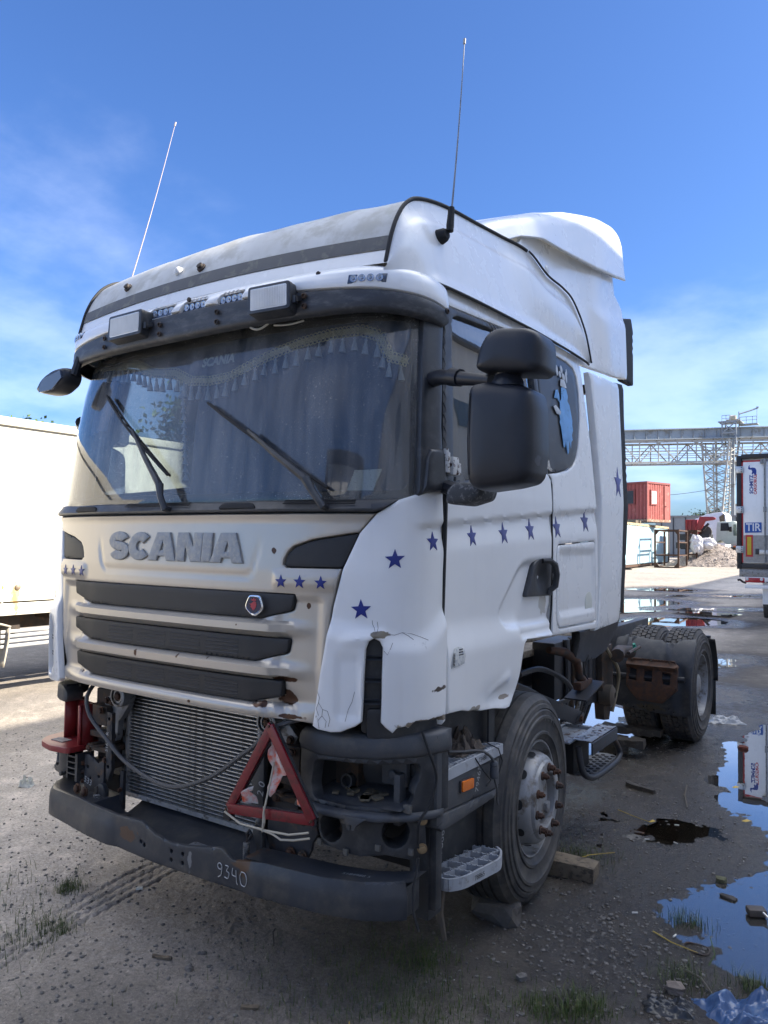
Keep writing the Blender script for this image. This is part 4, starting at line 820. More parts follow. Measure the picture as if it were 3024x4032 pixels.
tot = (.92 + .86 + 1.14 + .98 + .31 + 1.14); sc = .905 / (tot + .005 * 5)
for (o_, hole), wd in ((L_S, .92), (L_C, .86), (L_A, 1.14), (L_N, .98), (L_I, .31), (L_A, 1.14)):
    dx = x
    f = lambda u, v, dx=dx: skin(dx + np.asarray(u) * 1.0, 1.722 + np.asarray(v) * 1.0)
    O2 = np.array(o_) * [sc, LH]; H2 = [np.array(hole) * [sc, LH]] if hole else []
    panel('letter', O2, f, M_letter, TR, g=.02, thick=.018, rr=.003, holes=H2, off=.010)
    x += (wd + .005) * sc

# --- badge with a crowned bird crest
bc = on_skin(.553, 1.556, 0)
nb = Vector(skin_n(.553, 1.556)); bu = Vector((1, 0, 0)); bu = (bu - nb * bu.dot(nb)).normalized(); bv = nb.cross(bu) * -1 if nb.cross(bu).z < 0 else nb.cross(bu)
def bfn(u, v, d): return bc + bu * u + bv * v + nb * d
bo = [(.046 * (1 + .10 * math.cos(3 * (a - math.pi / 2))) * math.cos(a), .043 * (1 + .10 * math.cos(3 * (a - math.pi / 2 + math.pi))) * math.sin(a)) for a in np.linspace(0, 2 * math.pi, 30, endpoint=False)]
mb = MB(); mb.prism(bo, bfn, .0, .022); badge = mb.build('badge', M_chrome, TR, bevel=.003)
mb = MB(); mb.prism([(a * .84, b * .84) for a, b in bo], bfn, .02, .0235); mb.build('badge_field', mat('badge_navy', (.008, .014, .05), .25), badge)
mb = MB(); mb.tube([bfn(a * .86, b * .86, .0235) for a, b in bo], .002, 6, True); mb.build('badge_ring', M_chrome, badge)
mb = MB()
mb.prism([(-.012, .005), (-.022, .003), (-.014, -.004), (-.018, -.010), (-.010, -.014), (-.004, -.024), (.004, -.020), (.010, -.012), (.014, 0), (.010, .012), (0, .014)], bfn, .0225, .025)
mb.prism([(-.012, .016), (-.014, .026), (-.007, .020), (0, .029), (.006, .020), (.012, .026), (.011, .016)], bfn, .0225, .025)
mb.build('crest', mat('crest_red', (.42, .03, .05), .3), badge)

# --- white corner panels
slotp = [(1.039, 1.02), (1.042, 1.20), (1.050, 1.405), (1.060, 1.434), (1.080, 1.446), (1.101, 1.436), (1.114, 1.41), (1.112, 1.22), (1.107, 1.02)]
cor_r = [(1.375, 2.045), (1.343, 2.040), (1.237, 2.017), (1.152, 1.991), (1.065, 1.934), (1.003, 1.857), (.943, 1.713), (.908, 1.566), (.887, 1.413), (.857, 1.217), (.838, 1.095),
         (.86, 1.083), (.915, 1.076), (.955, 1.080), (.985, 1.094), (1.012, 1.105), (1.037, 1.124)] + [(1.042, 1.20), (1.050, 1.405), (1.060, 1.434), (1.080, 1.446), (1.101, 1.436), (1.114, 1.41), (1.112, 1.22), (1.108, 1.125)] + \
        [(1.125, 1.105), (1.14, 1.092), (1.152, 1.083), (1.165, 1.098), (1.172, 1.1029), (1.187, 1.1044), (1.202, 1.1075), (1.211, 1.1002), (1.229, 1.1151), (1.239, 1.1239), (1.253, 1.122), (1.267, 1.1197), (1.277, 1.1196), (1.295, 1.1183), (1.312, 1.1201), (1.321, 1.1211), (1.336, 1.1156), (1.344, 1.1224), (1.358, 1.1206), (1.376, 1.1206), (1.385, 1.12), (1.392, 1.085), (1.412, 1.10), (1.420, 1.20), (1.424, 1.50), (1.424, 1.80), (1.414, 1.90), (1.392, 2.02)]
def groove(s, z):
    y = np.abs(s) - S0
    zl = 1.771 + (y - .5) * .060; zu = 1.890 + (y - .5) * .0715
    t = (z - zl) / (zu - zl)
    return -.015 * sst(t) * sst((1.16 - t) / .16) * sst((np.abs(s) - 1.19) / .13)
def cdisp(s, z):
    a = np.abs(s)
    zl = 1.50 + .06 * sst((a - 1.25) / .2) + .03 * np.sin(a * 9)
    h = .026 * sst((zl - z) / .09)
    h = h + groove(s, z)
    arch = (a > .90) & (a < 1.10)
    zz = 1.42 + .045 * np.sin(np.clip((a - .90) / .30, 0, 1) * math.pi * .5)
    h = h + .014 * np.exp(-((z - zz) / .022) ** 2) * sst((a - .93) / .08) * sst((1.14 - a) / .03)
    h = h - .010 * sst((z - 1.12) / .03) * sst((1.40 - z) / .05) * sst((a - .93) / .015) * sst((1.035 - a) / .01)
    return h
panel('corner_panel', cor_r, skin, M_whitec, TR, g=.0145, thick=.02, rr=.010, disp=cdisp)
cor_l = smirror([(1.375, 2.045), (1.343, 2.040), (1.237, 2.017), (1.152, 1.991), (1.065, 1.934), (1.003, 1.857), (.943, 1.713), (.908, 1.566), (.887, 1.413), (.857, 1.217), (.838, 1.095),
         (.86, 1.075), (.955, 1.065), (1.12, 1.062), (1.35, 1.065), (1.41, 1.085), (1.420, 1.20), (1.424, 1.50), (1.424, 1.80), (1.414, 1.90), (1.392, 2.02)])
vent_l = roundp([(-.975, 1.10), (-.985, 1.36), (-1.03, 1.44), (-1.075, 1.45), (-1.095, 1.40), (-1.095, 1.09)], .02, 4)
panel('corner_panel', cor_l, skin, M_white, TR, g=.03, thick=.02, rr=.010, disp=cdisp, holes=[vent_l])
for sg in (1, -1):
    v = panel('vent', roundp([(sg * (1.025 if sg > 0 else .955), 1.07), (sg * (1.025 if sg > 0 else .955), 1.46), (sg * 1.14, 1.46), (sg * 1.135, 1.07)], .02), skin, M_black, TR, g=.04, thick=.01, off=-.025)
    for z in (1.20, 1.285, 1.37):
        mb = MB(); mb.sheet(lambda s, d: on_skin(s, z - .012 * (d + .025) / .03, d + .012), np.linspace(sg * (1.035 if sg > 0 else .975), sg * 1.118, 4), (-.03, -.004)); mb.sheet(lambda s, d: on_skin(s, z + .007, d + .012), np.linspace(sg * (1.035 if sg > 0 else .975), sg * 1.118, 4), (-.03, -.004)); mb.build('louver', M_blackg, v, fix=False)
def crack(pts, disp, r=.0009, n_=True):
    mb = MB(); mb.tube([on_skin(a, b, float(disp(np.array(a), np.array(b))) + .0005) for a, b in pts], r, 4); return mb.build('paint_crack', M_crack, TR)
M_crack = mat('crack_dark', (.16, .135, .115), .9)
for P in ([(1.112, 1.455), (1.13, 1.462), (1.16, 1.459), (1.19, 1.468), (1.23, 1.462), (1.27, 1.448), (1.30, 1.435)], [(1.19, 1.468), (1.215, 1.455), (1.235, 1.44)], [(1.085, 1.462), (1.080, 1.485), (1.072, 1.50), (1.07, 1.515)], [(1.088, 1.462), (1.094, 1.485), (1.09, 1.51)], [(1.118, 1.40), (1.13, 1.385), (1.142, 1.41), (1.15, 1.43)],
          [(.862, 1.235), (.872, 1.21), (.868, 1.19), (.885, 1.165), (.882, 1.14), (.90, 1.12), (.895, 1.095)], [(.885, 1.165), (.905, 1.16), (.915, 1.13), (.908, 1.10)], [(.868, 1.19), (.858, 1.165), (.868, 1.14)], [(1.01, 1.24), (1.0, 1.20), (.985, 1.17), (.975, 1.125)], [(.882, 1.14), (.865, 1.12), (.87, 1.09)]): crack(P, cdisp)
# black lower lining that shows under the torn edge
for sg in (1, -1):
    panel('corner_lining', roundp([(sg * 1.05, 1.055), (sg * 1.05, 1.17), (sg * 1.43, 1.17), (sg * 1.43, 1.09), (sg * 1.38, 1.050), (sg * 1.2, 1.045)], .02), skin, M_black, TR, g=.04, thick=.02, off=-.012)

# --- star decals
def starp(name, s, z, r, m, sx=1.0, ry=1.0, disp=None, off=.0025):
    P = np.array([(s + (a - s) * sx, z + (b - z) * ry) for a, b in star(s, z, r, rot=random.uniform(-.06, .06))])
    return panel(name, P, skin, m, TR, g=.02, thick=.002, rr=.0008, disp=disp, off=off, inner=True)
for s, z in ((.674, 1.655), (.762, 1.656), (.857, 1.655)):
    starp('star_decal', s, z, .029, M_navy, disp=fdisp)
    starp('star_decal', -s + .01, z, .029, M_navyf, disp=fdisp)
for s, z in ((1.151, 1.753), (1.339, 1.825), (1.025, 1.555)): starp('star_decal', s, z, .042, M_navy, disp=cdisp, off=.003)
starp('star_decal', -1.13, 1.52, .040, M_navyf, disp=cdisp, off=.003)

# --- cowl, windscreen, pillars, wipers
cow = panel('cowl', roundp([(-1.15, 1.955), (-1.06, 1.938), (1.05, 1.938), (1.10, 1.955), (1.16, 1.995), (1.0, 1.992), (.7, 1.99), (-.9, 1.992), (-1.13, 2.0)], .01), skin, M_black, TR, g=.03, thick=.06, rr=.012,
      disp=lambda s, z: .022 * sst((1.995 - z) / .05) + .004 * np.cos(s * 12), off=.0)
for s0 in (-.66, .42):
    panel('wash_recess', roundp([(s0 - .11, 1.952), (s0 - .08, 1.978), (s0 + .08, 1.978), (s0 + .11, 1.952)], .02), skin, M_rubber, cow, g=.04, thick=.01, rr=.003, off=.027)
for s0, s1 in ((-.33, .12), (.66, .98)):
    mb = MB()
    for z in (1.972, 1.98, 1.987): mb.tube([on_skin(q, z, .022 - (z - 1.97)) for q in np.linspace(s0, s1, 6)], .0025, 4)
    mb.build('cowl_slot', M_rubber, cow)
ws = [(-1.232, 1.985), (1.232, 1.985), (1.240, 2.3), (1.236, 2.80), (-1.236, 2.80), (-1.240, 2.3)]
WS = panel('windscreen', ws, skin, M_glass, TR, g=.06, thick=.006, rr=.001, off=-.012)
wsi = [(-1.18, 2.03), (1.195, 2.03), (1.205, 2.3), (1.20, 2.755), (-1.19, 2.755), (-1.19, 2.3)]
panel('windscreen_frit', ws, skin, M_rubber, WS, g=.06, thick=.002, rr=.0005, off=-.022, holes=[roundp(wsi, .06, 5)])
for sg in (1, -1):
    P = [(1.226, 2.0), (1.230, 2.3), (1.236, 2.80), (1.385, 2.80), (1.368, 2.3), (1.385, 2.08), (1.39, 2.045), (1.30, 2.028)]
    pl = panel('pillar_cover', P if sg > 0 else smirror(P), skin, M_black, TR, g=.03, thick=.03, rr=.02, off=.012)
    P = [(1.245, 2.02), (1.26, 2.16), (1.275, 2.20), (1.37, 2.205), (1.375, 2.10), (1.39, 2.035), (1.30, 2.025)]
    panel('pillar_foot', P if sg > 0 else smirror(P), skin, M_black, pl, g=.03, thick=.02, rr=.015, off=.027)
def wiper(base, elbow, tip0, tip1, mid):
    o = MB(); o.tube([on_skin(*base, .005), on_skin(*base, .05), on_skin(*(np.array(base) * .5 + np.array(elbow) * .5), .06), on_skin(*elbow, .05)], [.016, .016, .015, .02], 8)
    o.tube([on_skin(*elbow, .052), on_skin(*(np.array(elbow) * .5 + np.array(mid) * .5), .045), on_skin(*mid, .03)], [.018, .013, .008], 6)
    w = o.build('wiper', M_black, TR)
    b = MB(); n = 12; T = np.linspace(0, 1, n); q = [np.array(tip0) * (1 - t) + np.array(tip1) * t for t in T]
    b.tube([on_skin(*p, .006) for p in q], .006, 5); b.tube([on_skin(*p, .020 + .012 * math.sin(t * math.pi)) for p, t in zip(q, T)], .0065, 5)
    for t in (.1, .2, .3, .4, .6, .7, .8, .9):
        p = np.array(tip0) * (1 - t) + np.array(tip1) * t; b.tube([on_skin(*p, .006), on_skin(*p, .024)], .005, 4)
    b.build('wiper_blade', M_rubber, w)
wiper((.86, 1.955), (.775, 2.067), (.174, 2.439), (.86, 2.035), (.45, 2.29))
wiper((.0, 1.953), (-.056, 2.065), (-.646, 2.556), (-.046, 2.116), (-.34, 2.35))

# --- interior seen through the glass
mb = MB(); mb.box((0, 2.2, 2.1), (2.15, .04, 1.6)); mb.box((0, 1.4, 1.33), (2.2, 1.8, .05)); mb.box((0, 1.45, 3.05), (2.0, 1.6, .03)); mb.build('cab_lining', M_interior, TR)
mb = MB(); mb.box((0, .55, 1.72), (2.1, .42, .5)); mb.box((.55, .72, 1.96), (.75, .25, .16)); mb.build('dashboard', M_blackg, TR, bevel=.05, seg=3)
for sx in (.55, -.6):
    mb = MB(); mb.box((sx, 1.55, 1.75), (.5, .5, .25)); mb.box((sx, 1.85, 2.1), (.48, .18, .75)); mb.box((sx, 1.86, 2.55), (.28, .12, .2)); mb.build('seat', M_interior, TR, bevel=.05, seg=3)
c = Vector((.55, .80, 2.02)); mb = MB(); ax = Vector((0, .75, .66)).normalized(); u = Vector((1, 0, 0)); v = ax.cross(u)
mb.tube([c + u * .23 * math.cos(a) + v * .23 * math.sin(a) for a in np.linspace(0, 2 * math.pi, 28, endpoint=False)], .015, 7, True); mb.beam(c - u * .22, c + u * .22, .04, .03); mb.cyl(c, c - ax * .3, .04); mb.build('steering_wheel', M_rubber, TR)
for i, (xx, zz, rr_) in enumerate(((-.02, 2.02, .2), (.10, 2.03, .2), (.02, 2.06, .2))):
    mb = MB()
    f = lambda a, b, i=i, xx=xx, zz=zz: Vector((xx + a * .20, .46 + b * .10, zz + .03 * math.sin(a * 3 + i) - .02 * b + .012 * i))
    mb.sheet(f, np.linspace(-1, 1, 10), np.linspace(-1, 1, 5))
    p = mb.build('paper', M_paper if i != 1 else mat('newsprint', (.45, .46, .45), .9), None)
    p['label'] = ('crumpled white paper lying lowest on the dashboard behind the windscreen', 'grey newspaper sheet between the white papers on the dashboard', 'white paper sheet topmost of the pile on the dashboard')[i]; p['category'] = 'paper'; p['group'] = 'papers on the dashboard'
NP = thing('notepad', 'cream spiral notepad leaning against the windscreen beside the wiper', 'notepad')
mb = MB(); nq = [(.945, 2.119), (1.072, 2.125), (1.032, 2.022), (.912, 2.028)]
mb.add([on_skin(s, z, -.055 - (2.12 - z) * .0) for s, z in nq] + [on_skin(s, z, -.07) for s, z in nq], [(0, 1, 2, 3), (7, 6, 5, 4), (0, 4, 5, 1), (1, 5, 6, 2), (2, 6, 7, 3), (3, 7, 4, 0)]); mb.build('pages', M_paper, NP)
mb = MB()
for t in np.linspace(.05, .95, 12):
    p = on_skin(.945 * (1 - t) + .912 * t, 2.119 * (1 - t) + 2.028 * t, -.062); mb.tube([p + Vector((.008 * math.cos(a), .008 * math.sin(a), .0)) for a in np.linspace(0, 6.28, 8)[:-1]], .0012, 4, True)
mb.build('spiral', M_chrome, NP)

# --- curtain with lace and tassels
fr = [(-1.15, 2.81), (-.967, 2.800), (-.764, 2.775), (-.564, 2.747), (-.405, 2.685), (-.21, 2.662), (-.078, 2.605), (.06, 2.588), (.195, 2.593), (.346, 2.645), (.47, 2.68), (.619, 2.714), (.78, 2.735), (.932, 2.741), (1.036, 2.707), (1.094, 2.61), (1.19, 2.592), (1.22, 2.592)]
fs = np.array([p[0] for p in fr]); fz = np.array([p[1] for p in fr])
mb = MB(); us = np.linspace(-1.2, 1.22, 150)
mb.sheet(lambda s, t: on_skin(s, np.interp(s, fs, fz) * (1 - t) + 2.84 * t, -.075 + .006 * math.sin(s * 46)), us, (0, .5, 1))
cur = mb.build('curtain', M_curtain, TR, fix=False)
mb = MB(); mb.sheet(lambda s, t: on_skin(s, 2.02 * (1 - t) + (np.interp(s, fs, fz) + .02) * t, -.09 + .012 * math.sin(s * 55 + t * 2) + .01 * math.sin(s * 17)), np.linspace(-.035, 1.22, 130), np.linspace(0, 1, 8))
mb.build('curtain_drop', M_curtain, cur, fix=False)
mb = MB(); mb.sheet(lambda s, t: on_skin(s + .02 * t, 2.42 * (1 - t) + (np.interp(s, fs, fz) + .02) * t, -.09 + .01 * math.sin(s * 55)), np.linspace(-1.15, -.80, 40), np.linspace(0, 1, 6))
mb.build('curtain_drop', M_curtain, cur, fix=False)
mb = MB(); mb.sheet(lambda y, t: Vector((1.07 - .05 * t + .008 * math.sin(y * 60), y, 2.0 + .88 * t)), np.linspace(.40, 1.75, 60), np.linspace(0, 1, 5)); mb.build('curtain_drop', M_curtain, cur, fix=False)
# lace: zigzag of scallops along the hem
dist = np.concatenate([[0], np.cumsum(np.hypot(np.diff(fs), np.diff(fz)))])
def hem(t): return np.interp(t, dist, fs), np.interp(t, dist, fz)
mb = MB(); k = int(dist[-1] / .022)
for e in range(k):
    t = e * .022; s, z = hem(t); s2, z2 = hem(t + .022); th = math.atan2(z2 - z, s2 - s); nx, nz = -math.sin(th), math.cos(th)
    for o_ in (-.016, .016):
        cx, cz = s + nx * o_, z + nz * o_
        mb.tube([on_skin(cx + .011 * math.cos(a), cz + .011 * math.sin(a), -.062) for a in np.linspace(0, 6.28, 7)[:-1]], .0028, 4, True)
    mb.tube([on_skin(s - nx * .014, z - nz * .014, -.062), on_skin(s2 + nx * .014, z2 + nz * .014, -.06)], .0028, 4); mb.tube([on_skin(s + nx * .014, z + nz * .014, -.062), on_skin(s2 - nx * .014, z2 - nz * .014, -.06)], .0028, 4)
    mb.tube([on_skin(s - .004, z, -.06), on_skin(s + .004, z, -.06)], .004, 4)
tag(mb.build('lace_hem', M_fringe, cur), kind='stuff')
tm = MB(); tm.lathe((0, 0, 0), (0, 0, -1), [(.003, 0), (.004, .012), (.008, .018), (.005, .024), (.010, .045), (.016, .075)], 8); tas0 = tm.build('tassel', M_tassel, cur)
first = True
for t in np.arange(.12, dist[-1] - .02, .062):
    s, z = hem(t); p = on_skin(s, z - .018, -.064)
    o = tas0 if first else dup(tas0, cur)
    o.location = p; o.rotation_euler = (random.uniform(-.05, .05), random.uniform(-.12, .12), 0); o.scale = (1, 1, random.uniform(.85, 1.1)); first = False
for z0, z1 in ((2.56, 2.15),):
    for q in np.linspace(0, 1, 12):
        o = dup(tas0, cur, on_skin(-.14 + .11 * q ** .7, z0 + (z1 - z0) * q, -.07)); o.scale = (.9, .9, .55)
text_on('maker_lettering', 'SCANIA', .062, lambda u, v, d: on_skin(.150 + u, 2.661 + v, -.020 + d), mat('sticker_cream', (.46, .44, .38), .7), WS, bold=.0025, sx=1.0)
# --- sun visor: white upper and black lower shell, lamps
def voff(s): return .10 - .075 * sst((np.abs(s) - .98) / .40)
def vdu(s, z): return voff(s) + .012 * sst((2.955 - z) / .02) - .02 * sst((z - 2.90) / .05)
vz = lambda s: 2.888 - .0403 * s * s
SV = thing  # (name kept short below)
S_ = np.linspace(-1.395, 1.395, 41)
upo = [(s, float(vz(s)) + .002) for s in S_] + [(1.39, 2.90), (1.365, 2.932), (1.30, 2.948)] + [(s, 2.953) for s in np.linspace(1.2, -1.2, 9)] + [(-1.30, 2.948), (-1.365, 2.932), (-1.39, 2.90)]
holes_led = []
leds = [(1.01, 2.888, .082, .021), (.315, 2.902, .090, .024), (.065, 2.908, .098, .025), (-.175, 2.915, .103, .025), (-.985, 2.915, .09, .020)]
for s, z, w, h in leds[1:4]:
    holes_led.append(roundp([(s - w, z - h), (s - w + .03, z + h), (s + w, z + h), (s + w - .03, z - h)], .012, 3))
vis = panel('sun_visor', upo, skin, M_white, TR, g=.03, thick=.02, rr=.014, holes=holes_led, disp=vdu)
lo_o = [(s, float(vz(s))) for s in S_[::-1]] + [(-1.395, 2.765), (-1.36, 2.742)] + [(s, 2.742) for s in np.linspace(-1.25, 1.25, 9)] + [(1.36, 2.738), (1.395, 2.760)]
visl = panel('visor_lower', lo_o, skin, M_visor, TR, g=.03, thick=.02, rr=.012, disp=lambda s, z: voff(s) + .012 - .012 * sst((2.78 - z) / .04))
for s, z in ((-.62, 2.845), (-.62, 2.80), (.245, 2.845), (.245, 2.80), (-.16, 2.845), (-.16, 2.80), (.74, 2.842), (.74, 2.80), (1.345, 2.80)):
    b = on_skin(s, z, voff(s) + .018); n = Vector(skin_n(s, z)); mb = MB(); mb.lathe(b, n, [(.013, 0), (.013, .006), (.008, .008), (.006, .002)], 10); mb.build('visor_bolt', M_rustyd, visl)
for s, z in ((-.48, 2.94), (.02, 2.945), (.80, 2.937), (1.335, 2.918)):
    b = on_skin(s, z, voff(s) - .012); n = Vector(skin_n(s, z)); mb = MB(); mb.lathe(b, n, [(.011, 0), (.011, .008), (.005, .009)], 10); mb.build('visor_bolt', M_rustyd, vis)
def lamp(s0, s1, z0, z1):
    b = on_skin((s0 + s1) / 2, (z0 + z1) / 2, .185); w, h = (s1 - s0) / 2, (z1 - z0) / 2
    f = lambda u, v, d: on_skin((s0 + s1) / 2 + u, (z0 + z1) / 2 + v, .145 + d)
    P = [(-w, -h), (w, -h), (w, h), (-w, h)]
    mb = MB(); mb.prism(roundp(P, .02, 3), f, -.075, .0)
    o = mb.build('work_lamp', M_black, TR, bevel=.006)
    mb = MB(); mb.prism(roundp([(a * 1.0, b_ * 1.0) for a, b_ in P], .015, 3), f, -.01, .014); mb.build('lamp_bezel', M_black, o, bevel=.004)
    mb = MB(); mb.prism(roundp([(a * .86, b_ * .84) for a, b_ in P], .008, 3), f, .0, .016); ln = mb.build('lamp_lens', M_lens, o)
    mb = MB()
    for q in np.linspace(-.82, .82, 22): mb.tube([f(w * q, -h * .80, .017), f(w * q, h * .80, .017)], w * .03, 4)
    mb.build('lens_rib', M_lens, o)
    mb = MB(); mb.beam(f(w * 1.02, 0, -.005), f(w * 1.16, 0, -.005), .02, .03); mb.beam(f(w * 1.1, 0, 0), f(w * 1.15, h * .3, -.09), .03, .02); mb.build('lamp_bracket', M_black, o)
lamp(.476, .699, 2.745, 2.905); lamp(-.525, -.250, 2.768, 2.928)
for i, (s, z, w, h) in enumerate(leds):
    f = lambda u, v, d, s=s, z=z: on_skin(s + u, z + v, float(vdu(s + u, z + v)) + d)
    d0 = -.018 if 0 < i < 4 else .004
    P = [(-w * .93, -h * .9), (w * .86, -h * .9), (w * .96, h * .9), (-w * .82, h * .9)]
    mb = MB(); mb.prism(P, f, d0 - .02, d0); o = mb.build('led_light', M_led, TR, bevel=.003)
    for q in (-.6, -.2, .2, .6):
        c = f(w * q, 0, d0); n = Vector(skin_n(s, z)); mb = MB(); mb.lathe(c, n, [(.0155, -.002), (.0155, .002), (.012, .002), (.005, -.001), (.004, .003)], 12); mb.build('led_cup', M_ledcup, o)
mb = MB(); mb.tube([on_skin(.42 + .05 * t, 2.742 - .018 * math.sin(t * 1.57), .07) for t in np.linspace(0, 3.2, 12)], .005, 5); mb.tube([on_skin(.55 + .05 * t, 2.738 - .008 * math.sin(t * 1.0), .06) for t in np.linspace(0, 3.2, 12)], .004, 5); mb.build('visor_cable', M_cord, visl)
mb = MB(); mb.sheet(lambda s, t: on_skin(s, 2.872, -.03 + t * (voff(s) + .03)), np.linspace(-1.38, 1.38, 40), (0, 1)); mb.build('visor_floor', M_rubber, visl, fix=False)

# --- roof
bead = [(1.035, .275, 2.965), (1.035, .29, 3.02), (1.036, .315, 3.10), (1.036, .36, 3.19), (1.034, .43, 3.272), (1.03, .54, 3.332), (1.025, .77, 3.388), (1.022, 1.1, 3.428), (1.030, 1.36, 3.452), (1.080, 1.60, 3.440), (1.108, 1.80, 3.365), (1.113, 2.03, 3.355), (1.118, 2.2, 3.32), (1.136, 2.36, 3.17), (1.147, 2.45, 2.985)]
BT = np.array(bead); bt = np.concatenate([[0], np.cumsum(np.linalg.norm(np.diff(BT, axis=0), axis=1))])
def smooth_curve(T, P, q):
    # Catmull-Rom through P with parameters T
    q = np.clip(q, T[0], T[-1] - 1e-9); i = np.clip(np.searchsorted(T, q, 'right') - 1, 0, len(T) - 2)
    p0, p1, p2, p3 = P[max(i - 1, 0)], P[i], P[i + 1], P[min(i + 2, len(P) - 1)]
    t = (q - T[i]) / (T[i + 1] - T[i]); m1 = (p2 - p0) / 2; m2 = (p3 - p1) / 2
    return (2 * t ** 3 - 3 * t ** 2 + 1) * p1 + (t ** 3 - 2 * t ** 2 + t) * m1 + (-2 * t ** 3 + 3 * t ** 2) * p2 + (t ** 3 - t ** 2) * m2
def BP(q): return smooth_curve(bt, BT, q)
q_roof1 = bt[10]
def roofp(u, q):
    p = BP(q); k = 1 - u * u; fr_ = 1 - sst((q - .15) / .55)
    # shallow lengthwise flutes on the crown
    fl = .006 * math.cos(u * 9) * float(sst((q - .3) / .2)) * (1 - abs(u)) + .003 * math.sin(u * 21) * float(sst((q - .36) / .1)) * float(sst((.95 - q) / .3))
    return Vector((p[0] * u, p[1] - .075 * k * float(fr_), p[2] + .045 * k * float(1 - fr_ * .65) + fl))
mb = MB(); mb.sheet(roofp, np.linspace(-1, 1, 61), np.linspace(.135, q_roof1, 60), flip=False); roof = mb.build('roof_panel', M_roof, TR, fix=False)
mb = MB(); mb.sheet(lambda u, q: roofp(u, q) + Vector((0, -.004, 0)), np.linspace(-1, 1, 41), np.linspace(.066, .132, 5)); mb.build('roof_strip', mat('strip_grey', (.10, .10, .098), .6, var=.15, nscale=9, col2=(.16, .155, .13), cover=.42), TR, fix=False)
mb = MB(); mb.sheet(lambda u, q: roofp(u, q), np.linspace(-1, 1, 41), np.linspace(-.001, .064, 5)); mb.build('roof_lip', M_white, TR, fix=False)
mb = MB(); mb.sheet(lambda u, t: Vector((1.05 * u, 1.75 + t, 3.37)), (-1, 1), (0, .75)); mb.build('roof_rear', M_roof, TR, fix=False)
for (u, q) in ((-.03, .17), (-.62, .2)):
    p = roofp(u, q); mb = MB(); mb.lathe(p, (0, -.85, .5), [(.024, -.01), (.024, .008), (.016, .012), (.016, .022), (.004, .024)], 12); mb.build('roof_cap', M_rustyd, roof)
p = roofp(-.20, .19); mb = MB(); mb.lathe(p, (0, -.8, .55), [(.022, -.01), (.024, .01), (.015, .022), (.004, .026)], 10); mb.build('roof_cap', M_whitep, roof)
for sg in (1, -1):
    mb = MB(); mb.tube([Vector((sg * BP(q)[0], BP(q)[1] - .003, BP(q)[2] + .004)) for q in np.linspace(0, bt[9], 60)], .009, 8); mb.build('roof_bead', M_rubber, TR)
# side panels of the roof
LW = np.array([(1.03, .26, 2.93), (1.052, .28, 2.93), (1.08, .32, 2.93), (1.105, .38, 2.93), (1.125, .46, 2.932), (1.134, .60, 2.942), (1.136, .85, 2.956), (1.136, 1.1, 2.967), (1.135, 1.36, 2.977), (1.135, 1.60, 2.985), (1.135, 1.84, 2.988), (1.135, 2.05, 2.99), (1.134, 2.22, 2.99), (1.133, 2.38, 2.988), (1.131, 2.452, 2.982)])
def sidep(sg, q, t):
    a = smooth_curve(bt, LW, q); b = BP(q); p = a * (1 - t) + b * t
    n = np.array((1, -.3 if p[1] < .5 else 0, .25)); p = p + n * (.018 * math.sin(t * math.pi) * (.6 + .4 * t))
    ln = .014 * float(sst((t - .72) / .06)) * float(sst((1.05 - t) / .2)) * float(sst((p[1] - .3) / .2)); p = p - np.array((ln, 0, 0))
    ln = .012 * float(sst((.12 - t) / .1)) * float(sst((p[1] - .45) / .1)); p = p + np.array((ln, 0, 0))
    return Vector((sg * p[0], p[1], p[2]))
for sg in (1, -1):
    mb = MB(); mb.sheet(lambda q, t: sidep(sg, q, t), np.linspace(0, bt[-1] - .001, 90), np.linspace(0, 1, 26), flip=sg < 0); mb.build('roof_side_panel', M_white, TR, fix=False)
    mb = MB(); mb.tube([Vector((sg * (p[0] + .010), p[1], p[2] - .006)) for p in (smooth_curve(bt, LW, q) for q in np.linspace(bt[4] * .96, bt[-1] - .01, 50))], .007, 6); mb.build('rain_gutter', M_rubber, TR)
    mb = MB(); mb.tube([Vector((sg * (BP(q)[0] + .012), BP(q)[1], BP(q)[2])) for q in np.linspace(bt[9], bt[-1], 30)], .006, 6); mb.build('panel_seam', M_rubber, TR)

# --- antennas
def antenna(sg, base, tip):
    b, t = Vector(base), Vector(tip); mb = MB()
    mb.lathe(b - Vector((sg * .02, 0, 0)), Vector((sg, -.1, .15)), [(.045, 0), (.036, .018), (.03, .05), (.022, .062), (.004, .066)], 14)
    a = mb.build('antenna', M_rubber, TR)
    mb = MB(); top = b + Vector((sg * .05, 0, .02)); d = (t - top).normalized(); mb.tube([top, top + d * .10], [.017, .015], 10); mb.tube([top + d * (.02 + .012 * i) for i in range(1)] + [top + d * .11], [.018, .014], 8); mb.build('antenna_grip', M_rubber, a)
    mb = MB(); P = [top + d * .1 * (1 - q) + t * q - d * 0 for q in np.linspace(0, 1, 16)]; P = [top + (t - top) * q + Vector((0, .008, -.005)) * math.sin(q * math.pi) for q in np.linspace(.05, 1, 16)]
    mb.tube(P, [.0045 - .0025 * q for q in np.linspace(0, 1, 16)], 6); mb.tube([P[-1] - d * .02, P[-1] + d * .005], .006, 6); mb.build('antenna_whip', M_alud if sg > 0 else mat('pale_whip', (.42, .36, .36), .5), a)
antenna(1, (1.088, .62, 3.175), (1.16, .70, 4.10)); antenna(-1, (-1.02, .58, 3.20), (-.93, .82, 4.41))

